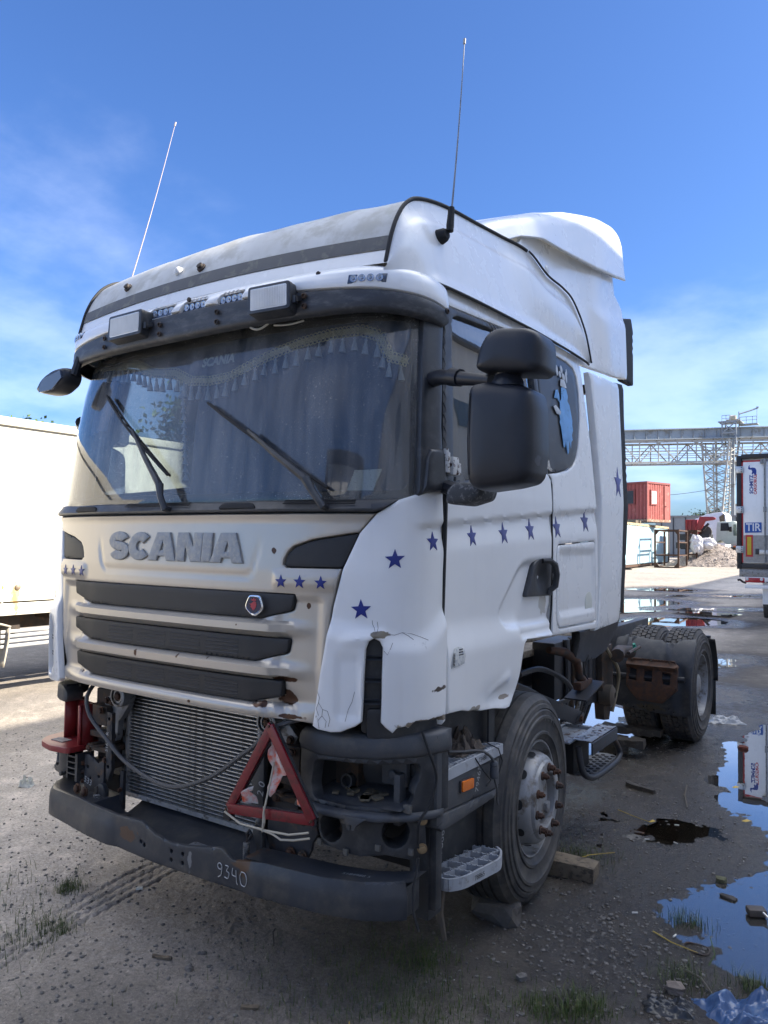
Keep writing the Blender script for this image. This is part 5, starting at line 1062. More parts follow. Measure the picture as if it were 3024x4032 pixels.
# --- roof air deflector and rear side deflectors
ty = np.array([.95, 1.3, 1.62, 2.0, 2.4, 2.9, 3.12, 3.20, 3.26, 3.29, 3.30]); tz = np.array([3.42, 3.53, 3.67, 3.835, 3.985, 4.125, 4.165, 4.165, 4.13, 4.06, 3.98])
by = np.array([.95, 1.30, 1.42, 1.58, 1.82, 2.19, 2.65, 3.05, 3.30]); bz = np.array([3.34, 3.40, 3.445, 3.525, 3.585, 3.625, 3.655, 3.715, 3.765])
def defl(u, y):
    # u -1..1 across; rounded shoulders
    yy = y; zt = float(np.interp(y, ty, tz)); zb = float(np.interp(y, by, bz)); w = 1.075 + .045 * float(sst((y - 2.1) / .7)) - .10 * (1 - float(sst((y - 1.25) / .6)))
    a = abs(u); sg = 1 if u >= 0 else -1
    if a < .62: t = a / .62; return Vector((sg * t * (w - .17), y, zt + .055 * (1 - t * t)))
    t = (a - .62) / .38; h = zt - zb
    if t < .45: th = t / .45 * math.pi / 2 * .86; r = min(.13, h * .7); return Vector((sg * (w - .17 + .15 * math.sin(th)), y, zt - r + r * math.cos(th)))
    th = math.pi / 2 * .86; r = min(.13, h * .7); k = (t - .45) / .55; z0 = zt - r + r * math.cos(th); x0 = w - .17 + .15 * math.sin(th)
    return Vector((sg * (x0 + (w + .005 - x0) * k), y - .03 * k * float(sst((y - 2.4) / .9)), z0 + (zb - z0) * k))
mb = MB(); ys_ = np.concatenate([np.linspace(.97, 3.12, 46), [3.17, 3.21, 3.24, 3.265, 3.285, 3.295, 3.30]]); us_ = np.concatenate([np.linspace(-1, -.6, 26), np.linspace(-.55, .55, 14), np.linspace(.6, 1, 26)])
mb.sheet(defl, us_, ys_, flip=True)
dfl = mb.build('roof_deflector', M_white, TR, fix=False)
md = dfl.modifiers.new('shell', 'SOLIDIFY'); md.thickness = .012; md.offset = -1
def fairx(z, y=1.9): return 1.120 - .115 * np.clip((z - 2.95) / .75, 0, 1.3) ** 1.3 * (1 - .8 * sst((np.asarray(y) - 2.1) / .7))
def fair_r(y, z): return np.stack([fairx(z, y) - .002 + 0 * y, y, z], -1)
def fair_l(y, z): return np.stack([-(fairx(z, -np.asarray(y))) + .002 + 0 * y, -np.asarray(y), z], -1)
FO = [(1.62, 3.37), (1.56, 3.42), (1.55, 3.47), (1.66, 3.57), (1.9, 3.64), (2.2, 3.68), (2.65, 3.72), (3.05, 3.77), (3.10, 3.76), (3.115, 3.70), (3.13, 3.63), (3.20, 3.605), (3.285, 3.57), (3.312, 3.52), (3.315, 3.045), (3.15, 3.02), (3.0, 3.004), (2.615, 2.983), (2.42, 2.969), (2.30, 2.945), (2.2, 3.2), (1.9, 3.3), (1.6, 3.35)]
def fair_d(y, z): return .020 * sst((3.50 + .06 * np.sin(y * 2) - z) / .10) * sst((y - 2.55) / .4)
panel('side_deflector', FO, fair_r, M_white, TR, g=.035, thick=.02, rr=.008, disp=fair_d)
panel('side_deflector', [(-y, z) for y, z in FO][::-1], fair_l, M_white, TR, g=.05, thick=.02, rr=.008)
p = Vector((1.10, 1.98, 3.50)); mb = MB(); mb.lathe(Vector((float(fairx(3.46)) - .006, 1.97, 3.46)), (1, 0, .1), [(.027, 0), (.027, .006), (.02, .012), (.003, .014)], 14); mb.build('deflector_plug', M_white, TR)
panel('deflector_edge', roundp([(3.30, 3.50), (3.31, 3.04), (3.60, 3.05), (3.595, 3.47), (3.54, 3.56)], .02), lambda y, z: np.stack([1.10 + 0 * y, y, z], -1), M_rubber, TR, g=.06, thick=.03, rr=.006, back=True)
# tall side fairing behind the cab
sf = [(2.43, 2.925), (2.9, 2.952), (3.05, 2.962), (3.035, 2.55), (3.01, 2.15), (2.965, 1.66), (2.93, 1.40), (2.90, 1.325), (2.86, 1.305), (2.425, 1.288), (2.45, 1.32), (2.495, 1.6), (2.520, 2.12), (2.49, 2.5)]
for sg in (1, -1):
    f = (lambda y, z: np.stack([1.205 - .05 * np.clip((z - 2.1) / .85, 0, 1) + 0 * y, y, z], -1)) if sg > 0 else (lambda y, z: np.stack([-1.205 + .05 * np.clip((z - 2.1) / .85, 0, 1) + 0 * y, -np.asarray(y), z], -1))
    o = sf if sg > 0 else [(-y, z) for y, z in sf][::-1]
    pf = panel('side_fairing', o, f, M_white, TR, g=.05, thick=.03, rr=.014, back=True)
    if sg > 0:
        P = np.array([(2.885 + (a - 0) * .72, 2.245 + b) for a, b in star(0, 0, .11, rot=.02)]); panel('star_decal', P, f, M_navyf if 0 else mat('star_indigo', (.07, .075, .28), .4), pf, g=.05, thick=.002, rr=.001, off=.003)
        e1 = [(3.04, 2.97), (3.02, 2.15), (2.975, 1.65), (2.94, 1.38), (3.05, 1.36), (3.10, 1.65), (3.17, 2.15), (3.19, 2.72), (3.20, 2.80), (3.22, 2.95), (3.20, 2.985)]
        panel('fairing_edge', e1, lambda y, z: np.stack([1.188 - .05 * np.clip((z - 2.1) / .85, 0, 1) + 0 * y, y, z], -1), M_rubber, pf, g=.06, thick=.03, rr=.008, back=True)
        panel('fairing_skirt', [(2.45, 1.30), (2.88, 1.315), (2.93, 1.40), (2.95, 1.36), (3.06, 1.38), (3.03, 1.28), (3.03, 1.25), (2.96, 1.17), (2.89, 1.105), (2.70, 1.075), (2.395, 1.08), (2.28, 1.13), (2.265, 1.29)], lambda y, z: np.stack([1.165 - .06 * np.clip((1.3 - z) / .25, 0, 1) + 0 * y, y, z], -1), M_black, pf, g=.05, thick=.02, rr=.01, back=True)
mb = MB(); mb.beam((1.0, 2.62, 2.2), (1.0, 2.62, 2.90), .04, .04); mb.beam((1.14, 2.66, 2.86), (.6, 2.62, 2.86), .05, .06); mb.beam((1.0, 2.62, 1.1), (1.0, 2.62, 2.25), .04, .04); mb.build('fairing_strut', M_black, TR)

# --- doors and rear cab sides
door = [(.497, 1.120), (.62, 1.112), (.70, 1.094), (.755, 1.092), (.80, 1.078), (.95, 1.062), (1.06, 1.043), (1.10, 1.045), (1.135, 1.07), (1.176, 1.115), (1.225, 1.20), (1.262, 1.28), (1.285, 1.325), (1.32, 1.343), (1.655, 1.326), (1.665, 1.41), (1.684, 1.50), (1.688, 1.773), (1.694, 2.12), (1.690, 2.18), (1.63, 2.21), (1.575, 2.20), (1.2, 2.145), (.9, 2.10), (.63, 2.062), (.497, 2.062), (.490, 1.85)]
pk = np.array([(1.70, 1.752), (1.40, 1.748), (1.30, 1.735), (1.235, 1.70), (1.02, 1.512), (1.02, 1.46), (1.07, 1.415), (1.136, 1.405), (1.52, 1.392), (1.70, 1.40)]) + [S0, 0]
def ddisp(s, z):
    a = np.abs(s); y = a - S0; h = groove(s, z)
    Q = np.stack([np.atleast_1d(a).ravel(), np.atleast_1d(z).ravel()], -1); ins = inside(Q, pk); d = bdist(Q, [pk]); hh = np.where(ins, -.022 * sst(d / .035), 0).reshape(np.shape(a)); h = h + hh
    h = h + .026 * sst((1.50 - z) / .16) * sst((1.3 - y) / .1) + .02 * sst((1.37 - z) / .03) * sst((y - 1.2) / .1)
    # crumpled lower rear corner
    if True:
        g = np.exp(-((y - .98) / .16) ** 2 - ((z - 1.115) / .055) ** 2); h = h - .026 * g * (s > 0)
        h = h + .009 * np.exp(-((z - 1.155 - (y - .95) * .3) / .018) ** 2) * sst((y - .84) / .06) * sst((1.12 - y) / .05) * (s > 0)
    return h
rear = [(1.700, 1.324), (2.10, 1.312), (2.445, 1.300), (2.462, 1.45), (2.470, 1.633), (2.455, 1.95), (2.425, 2.216), (2.385, 2.55), (2.345, 2.90), (2.325, 3.0), (1.6, 3.0), (1.3, 2.985), (.95, 2.975), (.60, 2.955), (.50, 2.940), (.468, 2.915), (.465, 2.868), (.56, 2.868), (1.2, 2.908), (1.58, 2.925), (1.66, 2.925), (2.10, 2.922), (2.20, 2.905), (2.245, 2.86), (2.262, 2.75), (2.24, 2.60), (2.165, 2.41), (2.12, 2.335), (2.05, 2.285), (1.95, 2.252), (1.80, 2.225), (1.66, 2.208), (1.706, 2.18), (1.706, 1.60)]
lk = roundp([(1.785, 1.822), (2.405, 1.850), (2.432, 1.345), (1.80, 1.355), (1.760, 1.395), (1.757, 1.785)], .025, 4)
frame_o = [(.452, 2.062), (.460, 2.86), (.56, 2.862), (1.2, 2.902), (1.575, 2.918), (1.600, 2.55), (1.655, 2.208), (1.575, 2.196), (1.2, 2.141), (.9, 2.097), (.63, 2.057)]
dg = roundp([(.535, 2.080), (.545, 2.815), (.60, 2.835), (1.2, 2.878), (1.52, 2.893), (1.535, 2.55), (1.565, 2.225), (1.2, 2.172), (.9, 2.127)], .02, 3)
rw = roundp([(1.612, 2.92), (2.10, 2.917), (2.20, 2.90), (2.24, 2.857), (2.256, 2.75), (2.235, 2.60), (2.16, 2.415), (2.115, 2.34), (2.05, 2.29), (1.95, 2.258), (1.80, 2.231), (1.662, 2.213), (1.61, 2.55)], .02, 3)
for sg in (1, -1):
    mk = (lambda P: YZ(P)) if sg > 0 else (lambda P: smirror(YZ(P)))
    dm = M_whited if sg > 0 else M_white; gg = .015 if sg > 0 else .08
    D = panel('door', mk(door), skin, dm, TR, g=gg, thick=.025, rr=.010, disp=ddisp)
    RS = panel('cab_side', mk(rear), skin, M_white, TR, g=gg * 1.2, thick=.03, rr=.010, disp=groove, holes=[np.array(mk(lk))])
    panel('locker_lid', mk((lk - lk.mean(0)) * [.982, .978] + lk.mean(0)), skin, M_white, RS, g=gg * 1.3, thick=.02, rr=.008, disp=lambda s, z: groove(s, z) - .012 * sst((z - 1.42) / .02) * sst((1.80 - z) / .03) * sst((2.40 + S0 - np.abs(s)) / .02) * sst((np.abs(s) - S0 - 1.79) / .02), off=.002)
    panel('window_frame', mk(frame_o), skin, M_black, D, g=.05, thick=.03, rr=.006, holes=[np.array(mk(dg))], off=.004)
    panel('door_window', mk(dg), skin, M_sideglass, D, g=.08, thick=.004, rr=.001, off=-.012)
    W2 = panel('sleeper_window', mk(rw), skin, M_film, RS, g=.06, thick=.01, rr=.004, off=-.004)
    if sg < 0: continue
    mb = MB(); mb.sheet(lambda s, z: on_skin(s, z, -.045), np.linspace(.44 + S0, 1.72 + S0, 20), np.linspace(1.40, 2.1, 12)); mb.build('door_lining', M_interior, D, fix=False)
    # door seam rubber
    mb = MB(); mb.tube([on_skin(S0 + y, z, -.006) for y, z in ((.482, 2.06), (.488, 1.97), (.492, 1.85), (.490, 1.5), (.487, 1.3), (.487, 1.1))], .011, 6); mb.build('door_seal', M_rubber, D)
    mb = MB(); mb.tube([on_skin(S0 + y, z, -.004) for y, z in ((1.672, 2.19), (1.700, 2.15), (1.698, 1.773), (1.692, 1.5), (1.675, 1.41), (1.665, 1.33))], .006, 6); mb.build('door_seal', M_rubber, D)
    mb = MB(); mb.tube([on_skin(S0 + y, z, .004) for y, z in ((.49, 2.075), (.63, 2.068), (.9, 2.108), (1.2, 2.152), (1.60, 2.205))], .009, 6); mb.build('window_seal', M_rubber, D)
    # handle
    hp = roundp([(1.335, 1.553), (1.668, 1.545), (1.680, 1.752), (1.565, 1.752), (1.49, 1.745), (1.44, 1.725)], .02, 3)
    H = panel('door_handle', YZ(hp), skin, M_black, D, g=.03, thick=.03, rr=.012, disp=lambda s, z: -.03 * np.exp(-((s - S0 - 1.54) / .07) ** 2 - ((z - 1.645) / .065) ** 2), off=.006)
    mb = MB(); mb.tube([on_skin(S0 + y, z, d) for y, z, d in ((1.545, 1.735, .004), (1.585, 1.735, .03), (1.625, 1.715, .04), (1.648, 1.66, .042), (1.645, 1.60, .036), (1.625, 1.572, .01))], [.012, .016, .018, .018, .017, .014], 8); mb.build('handle_grip', M_black, H)
    mb = MB(); mb.lathe(on_skin(S0 + 1.63, 1.565, .005), (1, 0, 0), [(.018, 0), (.018, .01), (.012, .012), (.003, .008)], 12); mb.build('door_lock', M_blackg, H)
    # stars
    for y, z, r in ((.747, 1.852, .050), (1.077, 1.870, .056), (1.400, 1.895, .062), (1.772, 1.915, .066), (2.238, 1.965, .075)):
        P = np.array([(S0 + y + a * .92, z + b) for a, b in star(0, 0, r, rot=random.uniform(-.05, .05))]); panel('star_decal', P, skin, mat('star_indigo%d' % int(y * 10), (.035 + .012 * y, .045 + .012 * y, .22), .4), D if y < 1.7 else RS, g=.03, thick=.002, rr=.0008, disp=groove, off=.003)
    ov = [(2.312 + .066 * math.cos(a), 1.462 + .075 * math.sin(a)) for a in np.linspace(0, 6.283, 28)[:-1]]
    panel('oval_sticker', YZ(ov), skin, M_oval, RS, g=.05, thick=.001, rr=.0005, off=-.0075)
    stk = panel('paper_sticker', YZ([(.548, 1.382), (.575, 1.387), (.628, 1.380), (.640, 1.345), (.630, 1.312), (.58, 1.306), (.518, 1.303), (.525, 1.345)]), skin, mat('torn_sticker', (.60, .60, .57), .8, var=.1, col2=(.38, .40, .44), cover=.44, nscale=50, edge=.05), D, g=.03, thick=.001, rr=.0005, disp=ddisp, off=.003)
    mb = MB()
    for i in range(9):
        y0 = .535; z0 = 1.314 + i * .006
        mb.box(on_skin(S0 + y0, z0, .032), (.002, .012, .003))
    for i in range(3): mb.box(on_skin(S0 + .60, 1.352 + i * .011, .028), (.002, .04 - .006 * i, .004))
    mb.build('sticker_print', M_rubber, stk)
    # griffin: torn blue crest with a crown on the black window film
    gsk = lambda P: YZ(P)
    body = [(1.945, 2.735), (1.97, 2.745), (2.03, 2.74), (2.045, 2.70), (2.03, 2.67), (2.06, 2.65), (2.075, 2.60), (2.085, 2.56), (2.075, 2.535), (2.08, 2.50), (2.055, 2.47), (2.06, 2.44), (2.035, 2.425), (2.025, 2.385), (2.005, 2.43), (1.985, 2.36), (1.965, 2.345), (1.945, 2.42), (1.925, 2.38), (1.905, 2.385), (1.895, 2.43), (1.885, 2.50), (1.87, 2.52), (1.885, 2.54), (1.87, 2.58), (1.895, 2.60), (1.905, 2.65), (1.93, 2.665)]
    G = panel('griffin_crest', gsk(body), skin, M_griff, W2, g=.05, thick=.001, rr=.0005, off=.003)
    beak = [(1.820, 2.655), (1.85, 2.705), (1.885, 2.715), (1.905, 2.69), (1.90, 2.64), (1.87, 2.66)]; panel('crest_beak', gsk(beak), skin, M_griff, W2, g=.05, thick=.001, rr=.0005, off=.003)
    for P in ([(1.79, 2.60), (1.83, 2.615), (1.875, 2.60), (1.905, 2.585), (1.88, 2.565), (1.83, 2.565)], [(1.93, 2.745), (1.95, 2.79), (2.01, 2.79), (2.035, 2.75), (2.0, 2.742)],):
        panel('crest_scrap', gsk(P), skin, M_griffw, W2, g=.05, thick=.001, rr=.0005, off=.0045)
    for cy, cz, a, b in ((1.90, 2.83, .018, .032), (1.945, 2.815, .02, .02), (1.975, 2.85, .02, .025), (2.0, 2.81, .024, .022), (2.045, 2.815, .016, .035), (1.885, 2.86, .010, .025), (2.06, 2.85, .010, .02)):
        panel('crest_crown', gsk([(cy + a * math.cos(t), cz + b * math.sin(t)) for t in np.linspace(0, 6.283, 12)[:-1]]), skin, M_griffw, W2, g=.05, thick=.001, rr=.0005, off=.004)
    panel('peeled_film', gsk([(1.62, 2.235), (1.645, 2.275), (1.665, 2.285), (1.68, 2.245), (1.71, 2.235), (1.69, 2.222)]), skin, mat('peeled', (.5, .48, .44), .7, col2=(.2, .18, .15), cover=.45, nscale=40), W2, g=.05, thick=.001, rr=.0005, off=.004)
    # hinge where a mirror arm was broken off
    mb = MB(); b = on_skin(S0 + .47, 2.15, .02); mb.cyl(b + Vector((0, -.03, -.04)), b + Vector((0, -.03, .045)), .018); mb.box(b + Vector((.01, .01, -.01)), (.035, .05, .075)); mb.box(b + Vector((.02, .035, -.02)), (.02, .03, .05)); mb.cyl(b + Vector((0, -.03, .04)), b + Vector((0, -.03, .06)), .012)
    mb.build('hinge', mat('chipped_hinge', (.62, .61, .58), .5, col2=RUST, cover=.46, nscale=24, edge=.05), TR, bevel=.006)

# --- mirrors
def housing(name, O, y0, y1, m, parent, r=.03, sc=1.0):
    O = roundp(O, r, 4); c = O.mean(0); mb = MB(); rows = [(y1, .96), (y1 - .01, 1.0), (y0 + .06, 1.0), (y0 + .03, .985), (y0 + .012, .945), (y0 + .002, .87), (y0 - .004, .72), (y0 - .010, .4)]
    n = len(O); V = [Vector(((p[0] - c[0]) * k + c[0], y, (p[1] - c[1]) * k + c[1])) for y, k in rows for p in O]
    F = [(i * n + j, (i + 1) * n + j, (i + 1) * n + (j + 1) % n, i * n + (j + 1) % n) for i in range(len(rows) - 1) for j in range(n)] + [tuple(range(n)), tuple((len(rows) - 1) * n + j for j in range(n))[::-1]]
    mb.add(V, F); return mb.build(name, m, parent, ang=50)
MS = mat('mirror_plastic', (.016, .018, .024), .42, var=.12, nscale=9, bump=.12, bscale=300, spec=.45, spots=[((1.69, .27, 2.12), (.018, .03, .02), (.05, .055, .07))])
for sg in (1, -1):
    X_ = lambda P: [(sg * a, b) for a, b in (P if sg > 0 else P[::-1])]
    up_o = X_([(1.475, 2.462), (1.487, 2.53), (1.52, 2.585), (1.56, 2.603), (1.68, 2.588), (1.722, 2.565), (1.736, 2.525), (1.735, 2.44), (1.712, 2.422), (1.60, 2.438), (1.50, 2.452)])
    lo_p = X_([(1.440, 2.20), (1.448, 2.37), (1.455, 2.408), (1.52, 2.414), (1.66, 2.385), (1.692, 2.365), (1.703, 2.31), (1.706, 2.15), (1.695, 2.065), (1.675, 2.040), (1.61, 2.026), (1.49, 2.014), (1.455, 2.03), (1.445, 2.07)])
    mu_ = housing('mirror_housing', up_o, .20, .36, MS, TR, .03); ml = housing('mirror_housing', lo_p, .20, .37, MS, TR, .02)
    for o, P in ((mu_, up_o), (ml, lo_p)):
        mb = MB(); mb.tube([(sg * 1.462, .202, 2.07), (sg * 1.464, .200, 2.37)], .0022, 4); mb.build('housing_seam', M_rubber, o) if o is ml else None
        P = np.array(P); c = P.mean(0); mb = MB(); mb.prism([tuple((p - c) * .9 + c) for p in P], lambda u, v, d: Vector((u, d, v)), .366, .374); mb.build('mirror_glass', M_chrome, o)
    mb = MB(); mb.tube([(sg * 1.16, .44, 2.50), (sg * 1.24, .38, 2.49), (sg * 1.36, .335, 2.462), (sg * 1.50, .30, 2.432)], [.034, .032, .028, .022], 10); mb.tube([(sg * 1.30, .356, 2.478), (sg * 1.35, .338, 2.466)], [.037, .035], 10); arm = mb.build('mirror_arm', MS, TR)
    mb = MB(); mb.lathe((sg * 1.575, .285, 2.395), (0, 0, 1), [(.065, 0), (.06, .02), (.045, .045), (.05, .07), (.055, .08)], 16); mb.build('mirror_neck', MS, arm)
    mb = MB(); mb.tube([(sg * 1.19, .47, 2.06), (sg * 1.32, .42, 2.02), (sg * 1.44, .36, 2.05)], [.03, .028, .02], 8); lw = mb.build('mirror_arm', MS, TR)
    if sg < 0:
        piv = Matrix.Translation((-1.2, .45, 0)) @ Matrix.Rotation(R(-72), 4, 'Z') @ Matrix.Translation((1.2, -.45, 0))
        for o in (mu_, ml, arm): o.matrix_local = piv
    if sg < 0: bpy.data.objects.remove(lw); continue
    hq = [(sg * a, b) for a, b in ((1.285, 1.975), (1.29, 2.03), (1.33, 2.06), (1.41, 2.055), (1.455, 2.03), (1.44, 1.99), (1.36, 1.968))]
    housing('mirror_foot', hq if sg > 0 else hq[::-1], .33, .47, mat('grey_worn', (.05, .053, .058), .75, col2=(.16, .16, .16), cover=.44, nscale=30), lw, .015)
# kerb mirror hanging from the left end of the visor
km = [(-1.215, 2.640), (-1.17, 2.69), (-1.12, 2.715), (-1.03, 2.742), (-.94, 2.742), (-.915, 2.70), (-.935, 2.655), (-1.03, 2.612), (-1.12, 2.612), (-1.19, 2.625)]
O = housing('kerb_mirror', km, .12, .22, MS, TR, .06)
mb = MB(); mb.prism([(-1.15, 2.64), (-1.12, 2.69), (-.96, 2.722), (-.945, 2.68), (-1.03, 2.625), (-1.15, 2.62)], lambda u, v, d: Vector((u, d, v)), .108, .122); mb.build('mirror_glass', M_led, O)
mb = MB(); mb.tube([(-.925, .17, 2.70), (-.92, .2, 2.80)], [.022, .022], 8); mb.build('mirror_arm', MS, O)
# --- bare front end under the cab
RAD = MB(); RAD.box((-.11, .36, .775), (.95, .06, .56)); rad = RAD.build('radiator', M_core, TR)
mb = MB()
mb.cyl((-.575, .325, .50), (-.575, .325, 1.06), .020, n=10); mb.box((-.612, .345, .78), (.05, .03, .55)); mb.build('radiator_tank', M_alud, rad)
mb = MB(); mb.cyl((.355, .325, .50), (.355, .325, 1.06), .020, n=10); mb.build('radiator_tank', M_alud, rad)
mb = MB(); mb.box((-.11, .322, .505), (.95, .03, .022)); mb.build('radiator_rail', M_alu, rad)
mb = MB(); mb.box((0, 0, 0), (.92, .022, .0048)); t0 = mb.build('radiator_tube', M_alu, rad)
t0.location = (-.11, .326, .530)
for i in range(1, 31): dup(t0, rad, (-.11, .326, .530 + i * .0180), (0, random.uniform(-.0012, .0012), 0))
R2 = MB(); R2.box((-.02, .40, .43), (.95, .05, .15)); rad2 = R2.build('cooler', M_core, TR)
for i in range(6): dup(t0, rad2, (-.02, .375, .375 + i * .019))
mb = MB(); mb.box((-.02, .37, .352), (.95, .03, .022)); mb.build('cooler_rail', M_alud, rad2)
# dark bay behind everything
mb = MB(); mb.box((0, .62, .78), (2.2, .03, .75)); mb.box((0, 1.0, 1.10), (2.2, .9, .03)); mb.build('engine_bay', M_rubber, TR)
mb = MB(); mb.box((.1, .50, .60), (1.6, .05, .1)); mb.box((.55, .45, .95), (.3, .2, .12)); mb.box((-.72, .42, .95), (.2, .25, .14)); mb.box((.82, .45, .80), (.12, .2, .5)); mb.build('front_crossmember', M_rustyd, TR, bevel=.01)

def plate(name, P, y, th, m, parent=None, holes=(), bevel=0):
    f = lambda u, v: np.stack([np.asarray(u) + 0.0, np.full(np.shape(u), y), np.asarray(v) + 0.0], -1)
    return panel(name, P, f, m, parent or TR, g=.05, thick=th, rr=.003, holes=holes, back=True)
def circ(x, z, r, k=14): return [(x + r * math.cos(a), z + r * math.sin(a)) for a in np.linspace(0, 2 * math.pi, k, endpoint=False)]
def bolt(p, d, r=.016, m=None, parent=None, name='bolt', h=.012):
    mb = MB(); mb.lathe(p, d, [(r * 1.45, 0), (r * 1.45, .004)], 14); mb.lathe(Vector(p) + Vector(d).normalized() * .003, d, [(r, 0), (r, h), (r * .8, h + .002)], 6)
    return mb.build(name, m or M_rusty, parent or TR)
# ring mounts
for x, z in ((-.545, 1.018), (.475, 1.030)):
    mb = MB(); mb.lathe((x, .24, z), (0, -1, 0), [(.056, -.05), (.056, .02), (.050, .024), (.043, .024), (.043, .005), (.034, .005), (.034, .018), (.026, .018), (.026, .004), (.004, .004)], 26); o = mb.build('cab_mount', M_alud, TR)
    bolt((x, .232, z), (0, -1, 0), .016, M_rusty, o)
sgx = 1
arm_l = [(-.50, .985), (-.515, .96), (-.535, .935), (-.56, .90), (-.585, .88), (-.592, .80), (-.605, .775), (-.645, .78), (-.65, .81), (-.632, .87), (-.635, .935), (-.70, .95), (-.705, .985), (-.665, 1.0), (-.60, 1.04), (-.56, 1.07)]
o = plate('mount_arm', arm_l, .262, .03, M_alud)
for x, z in ((-.675, .975), (-.635, .970), (-.618, .80)): bolt((x, .26, z), (0, -1, 0), .013, M_rusty, o)
arm_r = [(.44, .99), (.46, .94), (.485, .90), (.50, .84), (.53, .83), (.56, .88), (.60, .94), (.62, .98), (.58, 1.02), (.52, 1.07)]
o = plate('mount_arm', arm_r, .262, .03, M_alud); bolt((.585, .26, .965), (0, -1, 0), .014, M_rusty, o); bolt((.6, .26, .93), (0, -1, 0), .010, M_rusty, o)
# towing jaws
for x0 in (-.70, .60):
    mb = MB(); mb.box((x0, .30, .90), (.12, .14, .10)); mb.box((x0, .29, .80), (.15, .12, .03)); mb.box((x0 + .0, .32, .72), (.12, .1, .2)); mb.box((x0 + .02, .28, .735), (.17, .14, .028)); mb.box((x0 + .02, .28, .655), (.17, .14, .028)); mb.lathe((x0 + .02, .215, .750), (0, 0, 1), [(.03, 0), (.045, 0), (.045, .006), (.03, .006)], 14, False)
    o = mb.build('towing_jaw', M_rustyd, TR, bevel=.012)
    bolt((x0 - .05, .215, .73), (0, -1, .0), .016, M_rusty, o); bolt((x0 + .09, .21, .69), (0, -1, .0), .012, M_rusty, o); bolt((x0 + .03, .22, .93), (0, -1, 0), .014, M_rusty, o)
# left bracket plate with chalked number, strap, spring
pl = [(-.775, .690), (-.74, .70), (-.66, .665), (-.612, .69), (-.610, .60), (-.612, .52), (-.64, .48), (-.66, .44), (-.75, .44), (-.765, .50), (-.775, .55)]
o = plate('bracket_plate', pl, .20, .012, M_steel, holes=[circ(-.745, .635, .009), circ(-.65, .60, .008), circ(-.72, .58, .007)])
text_on('paint_number', '533', .045, lambda u, v, d: Vector((-.735 + u, .1975, .562 + v)), M_mark, o, bold=.0, rot=-.25)
for z in (.60, .645, .555): bolt((-.785, .21, z), (-.5, -1, 0), .012, M_rusty, o)
st = [(-.605, .935), (-.565, .930), (-.560, .64), (-.585, .585), (-.603, .60)]
o = plate('strap', st, .205, .02, M_steel, holes=[circ(-.585, .90, .009), circ(-.585, .66, .010)])
text_on('paint_number', '51650 R', .030, lambda u, v, d: Vector((-.592 + u, .2015, .785 + v)), M_mark, o, bold=.0, rot=1.52)
st = [(-.535, .64), (-.508, .64), (-.505, .45), (-.532, .45)]; o = plate('strap', st, .24, .015, M_steel); bolt((-.52, .238, .55), (0, -1, 0), .008, M_orange if 0 else M_rusty, o)
def spring(x, y, z0, z1, r, wire, turns, m, hook):
    mb = MB(); n = turns * 10; mb.tube([(x + r * math.cos(i * .628), y + r * math.sin(i * .628), z0 + (z1 - z0) * i / n) for i in range(n + 1)], wire, 5); s_ = mb.build('spring', m, TR)
    mb = MB(); mb.tube([(x, y, z1), (x + .006, y, z1 + .02), (x, y, z1 + .04)], .005, 6); mb.tube([(x, y, z0), (x - .004, y, z0 - .02)], .005, 6); mb.build('spring_hook', M_rustyd, s_)
sp = [(-.665, .545), (-.62, .575), (-.595, .57), (-.575, .545), (-.572, .45), (-.575, .41), (-.60, .405), (-.62, .43), (-.665, .50)]
o = plate('latch_plate', sp, .185, .02, M_black); spring(-.592, .15, .425, .535, .0135, .0042, 11, M_alud, 1)
sp = [(.46, .60), (.50, .59), (.515, .56), (.515, .47), (.50, .445), (.475, .44), (.48, .52), (.455, .57)]
o = plate('latch_plate', sp, .17, .02, M_black); spring(.462, .13, .452, .545, .0115, .0042, 11, M_alud, 1)
mb = MB(); mb.tube([(.462, .13, .58), (.478, .13, .60), (.49, .13, .585), (.475, .13, .56)], .006, 6); mb.build('latch_hook', M_steel, o)
# right plates
pr = [(.50, .645), (.58, .66), (.70, .65), (.76, .655), (.775, .62), (.745, .575), (.74, .545), (.715, .50), (.62, .49), (.515, .47), (.495, .55)]
o = plate('bracket_plate', pr, .22, .012, M_steel); bolt((.635, .215, .515), (0, -1, 0), .018, M_rusty, o); bolt((.70, .215, .515), (0, -1, 0), .018, M_rustyd, o)
mb = MB(); mb.box((.465, .20, .79), (.072, .03, .31)); o = mb.build('upright', M_black, TR, bevel=.008)
text_on('paint_number', '2 0', .05, lambda u, v, d: Vector((.49 + u, .1835, .76 + v)), M_mark, o, rot=1.4)
mb = MB(); mb.box((.56, .24, .685), (.2, .03, .07)); o = mb.build('crossbar', M_steel, TR, bevel=.006); bolt((.56, .22, .735), (0, -1, 0), .017, M_rusty, o)

# hose across the front
hp_ = [(-.66, .16, 1.07), (-.64, .11, 1.02), (-.605, .10, .945), (-.53, .10, .885), (-.466, .10, .847), (-.343, .10, .771), (-.216, .10, .728), (-.083, .10, .702), (.033, .10, .703), (.163, .10, .741), (.316, .095, .816), (.451, .09, .911), (.538, .085, .97), (.623, .085, 1.046), (.70, .10, 1.085), (.75, .16, 1.10)]
HPn = np.array(hp_); hT = np.concatenate([[0], np.cumsum(np.linalg.norm(np.diff(HPn, axis=0), axis=1))])
mb = MB(); mb.tube([smooth_curve(hT, HPn, q) for q in np.linspace(0, hT[-1], 50)], .0105, 8); mb.build('hose', M_hose, TR)

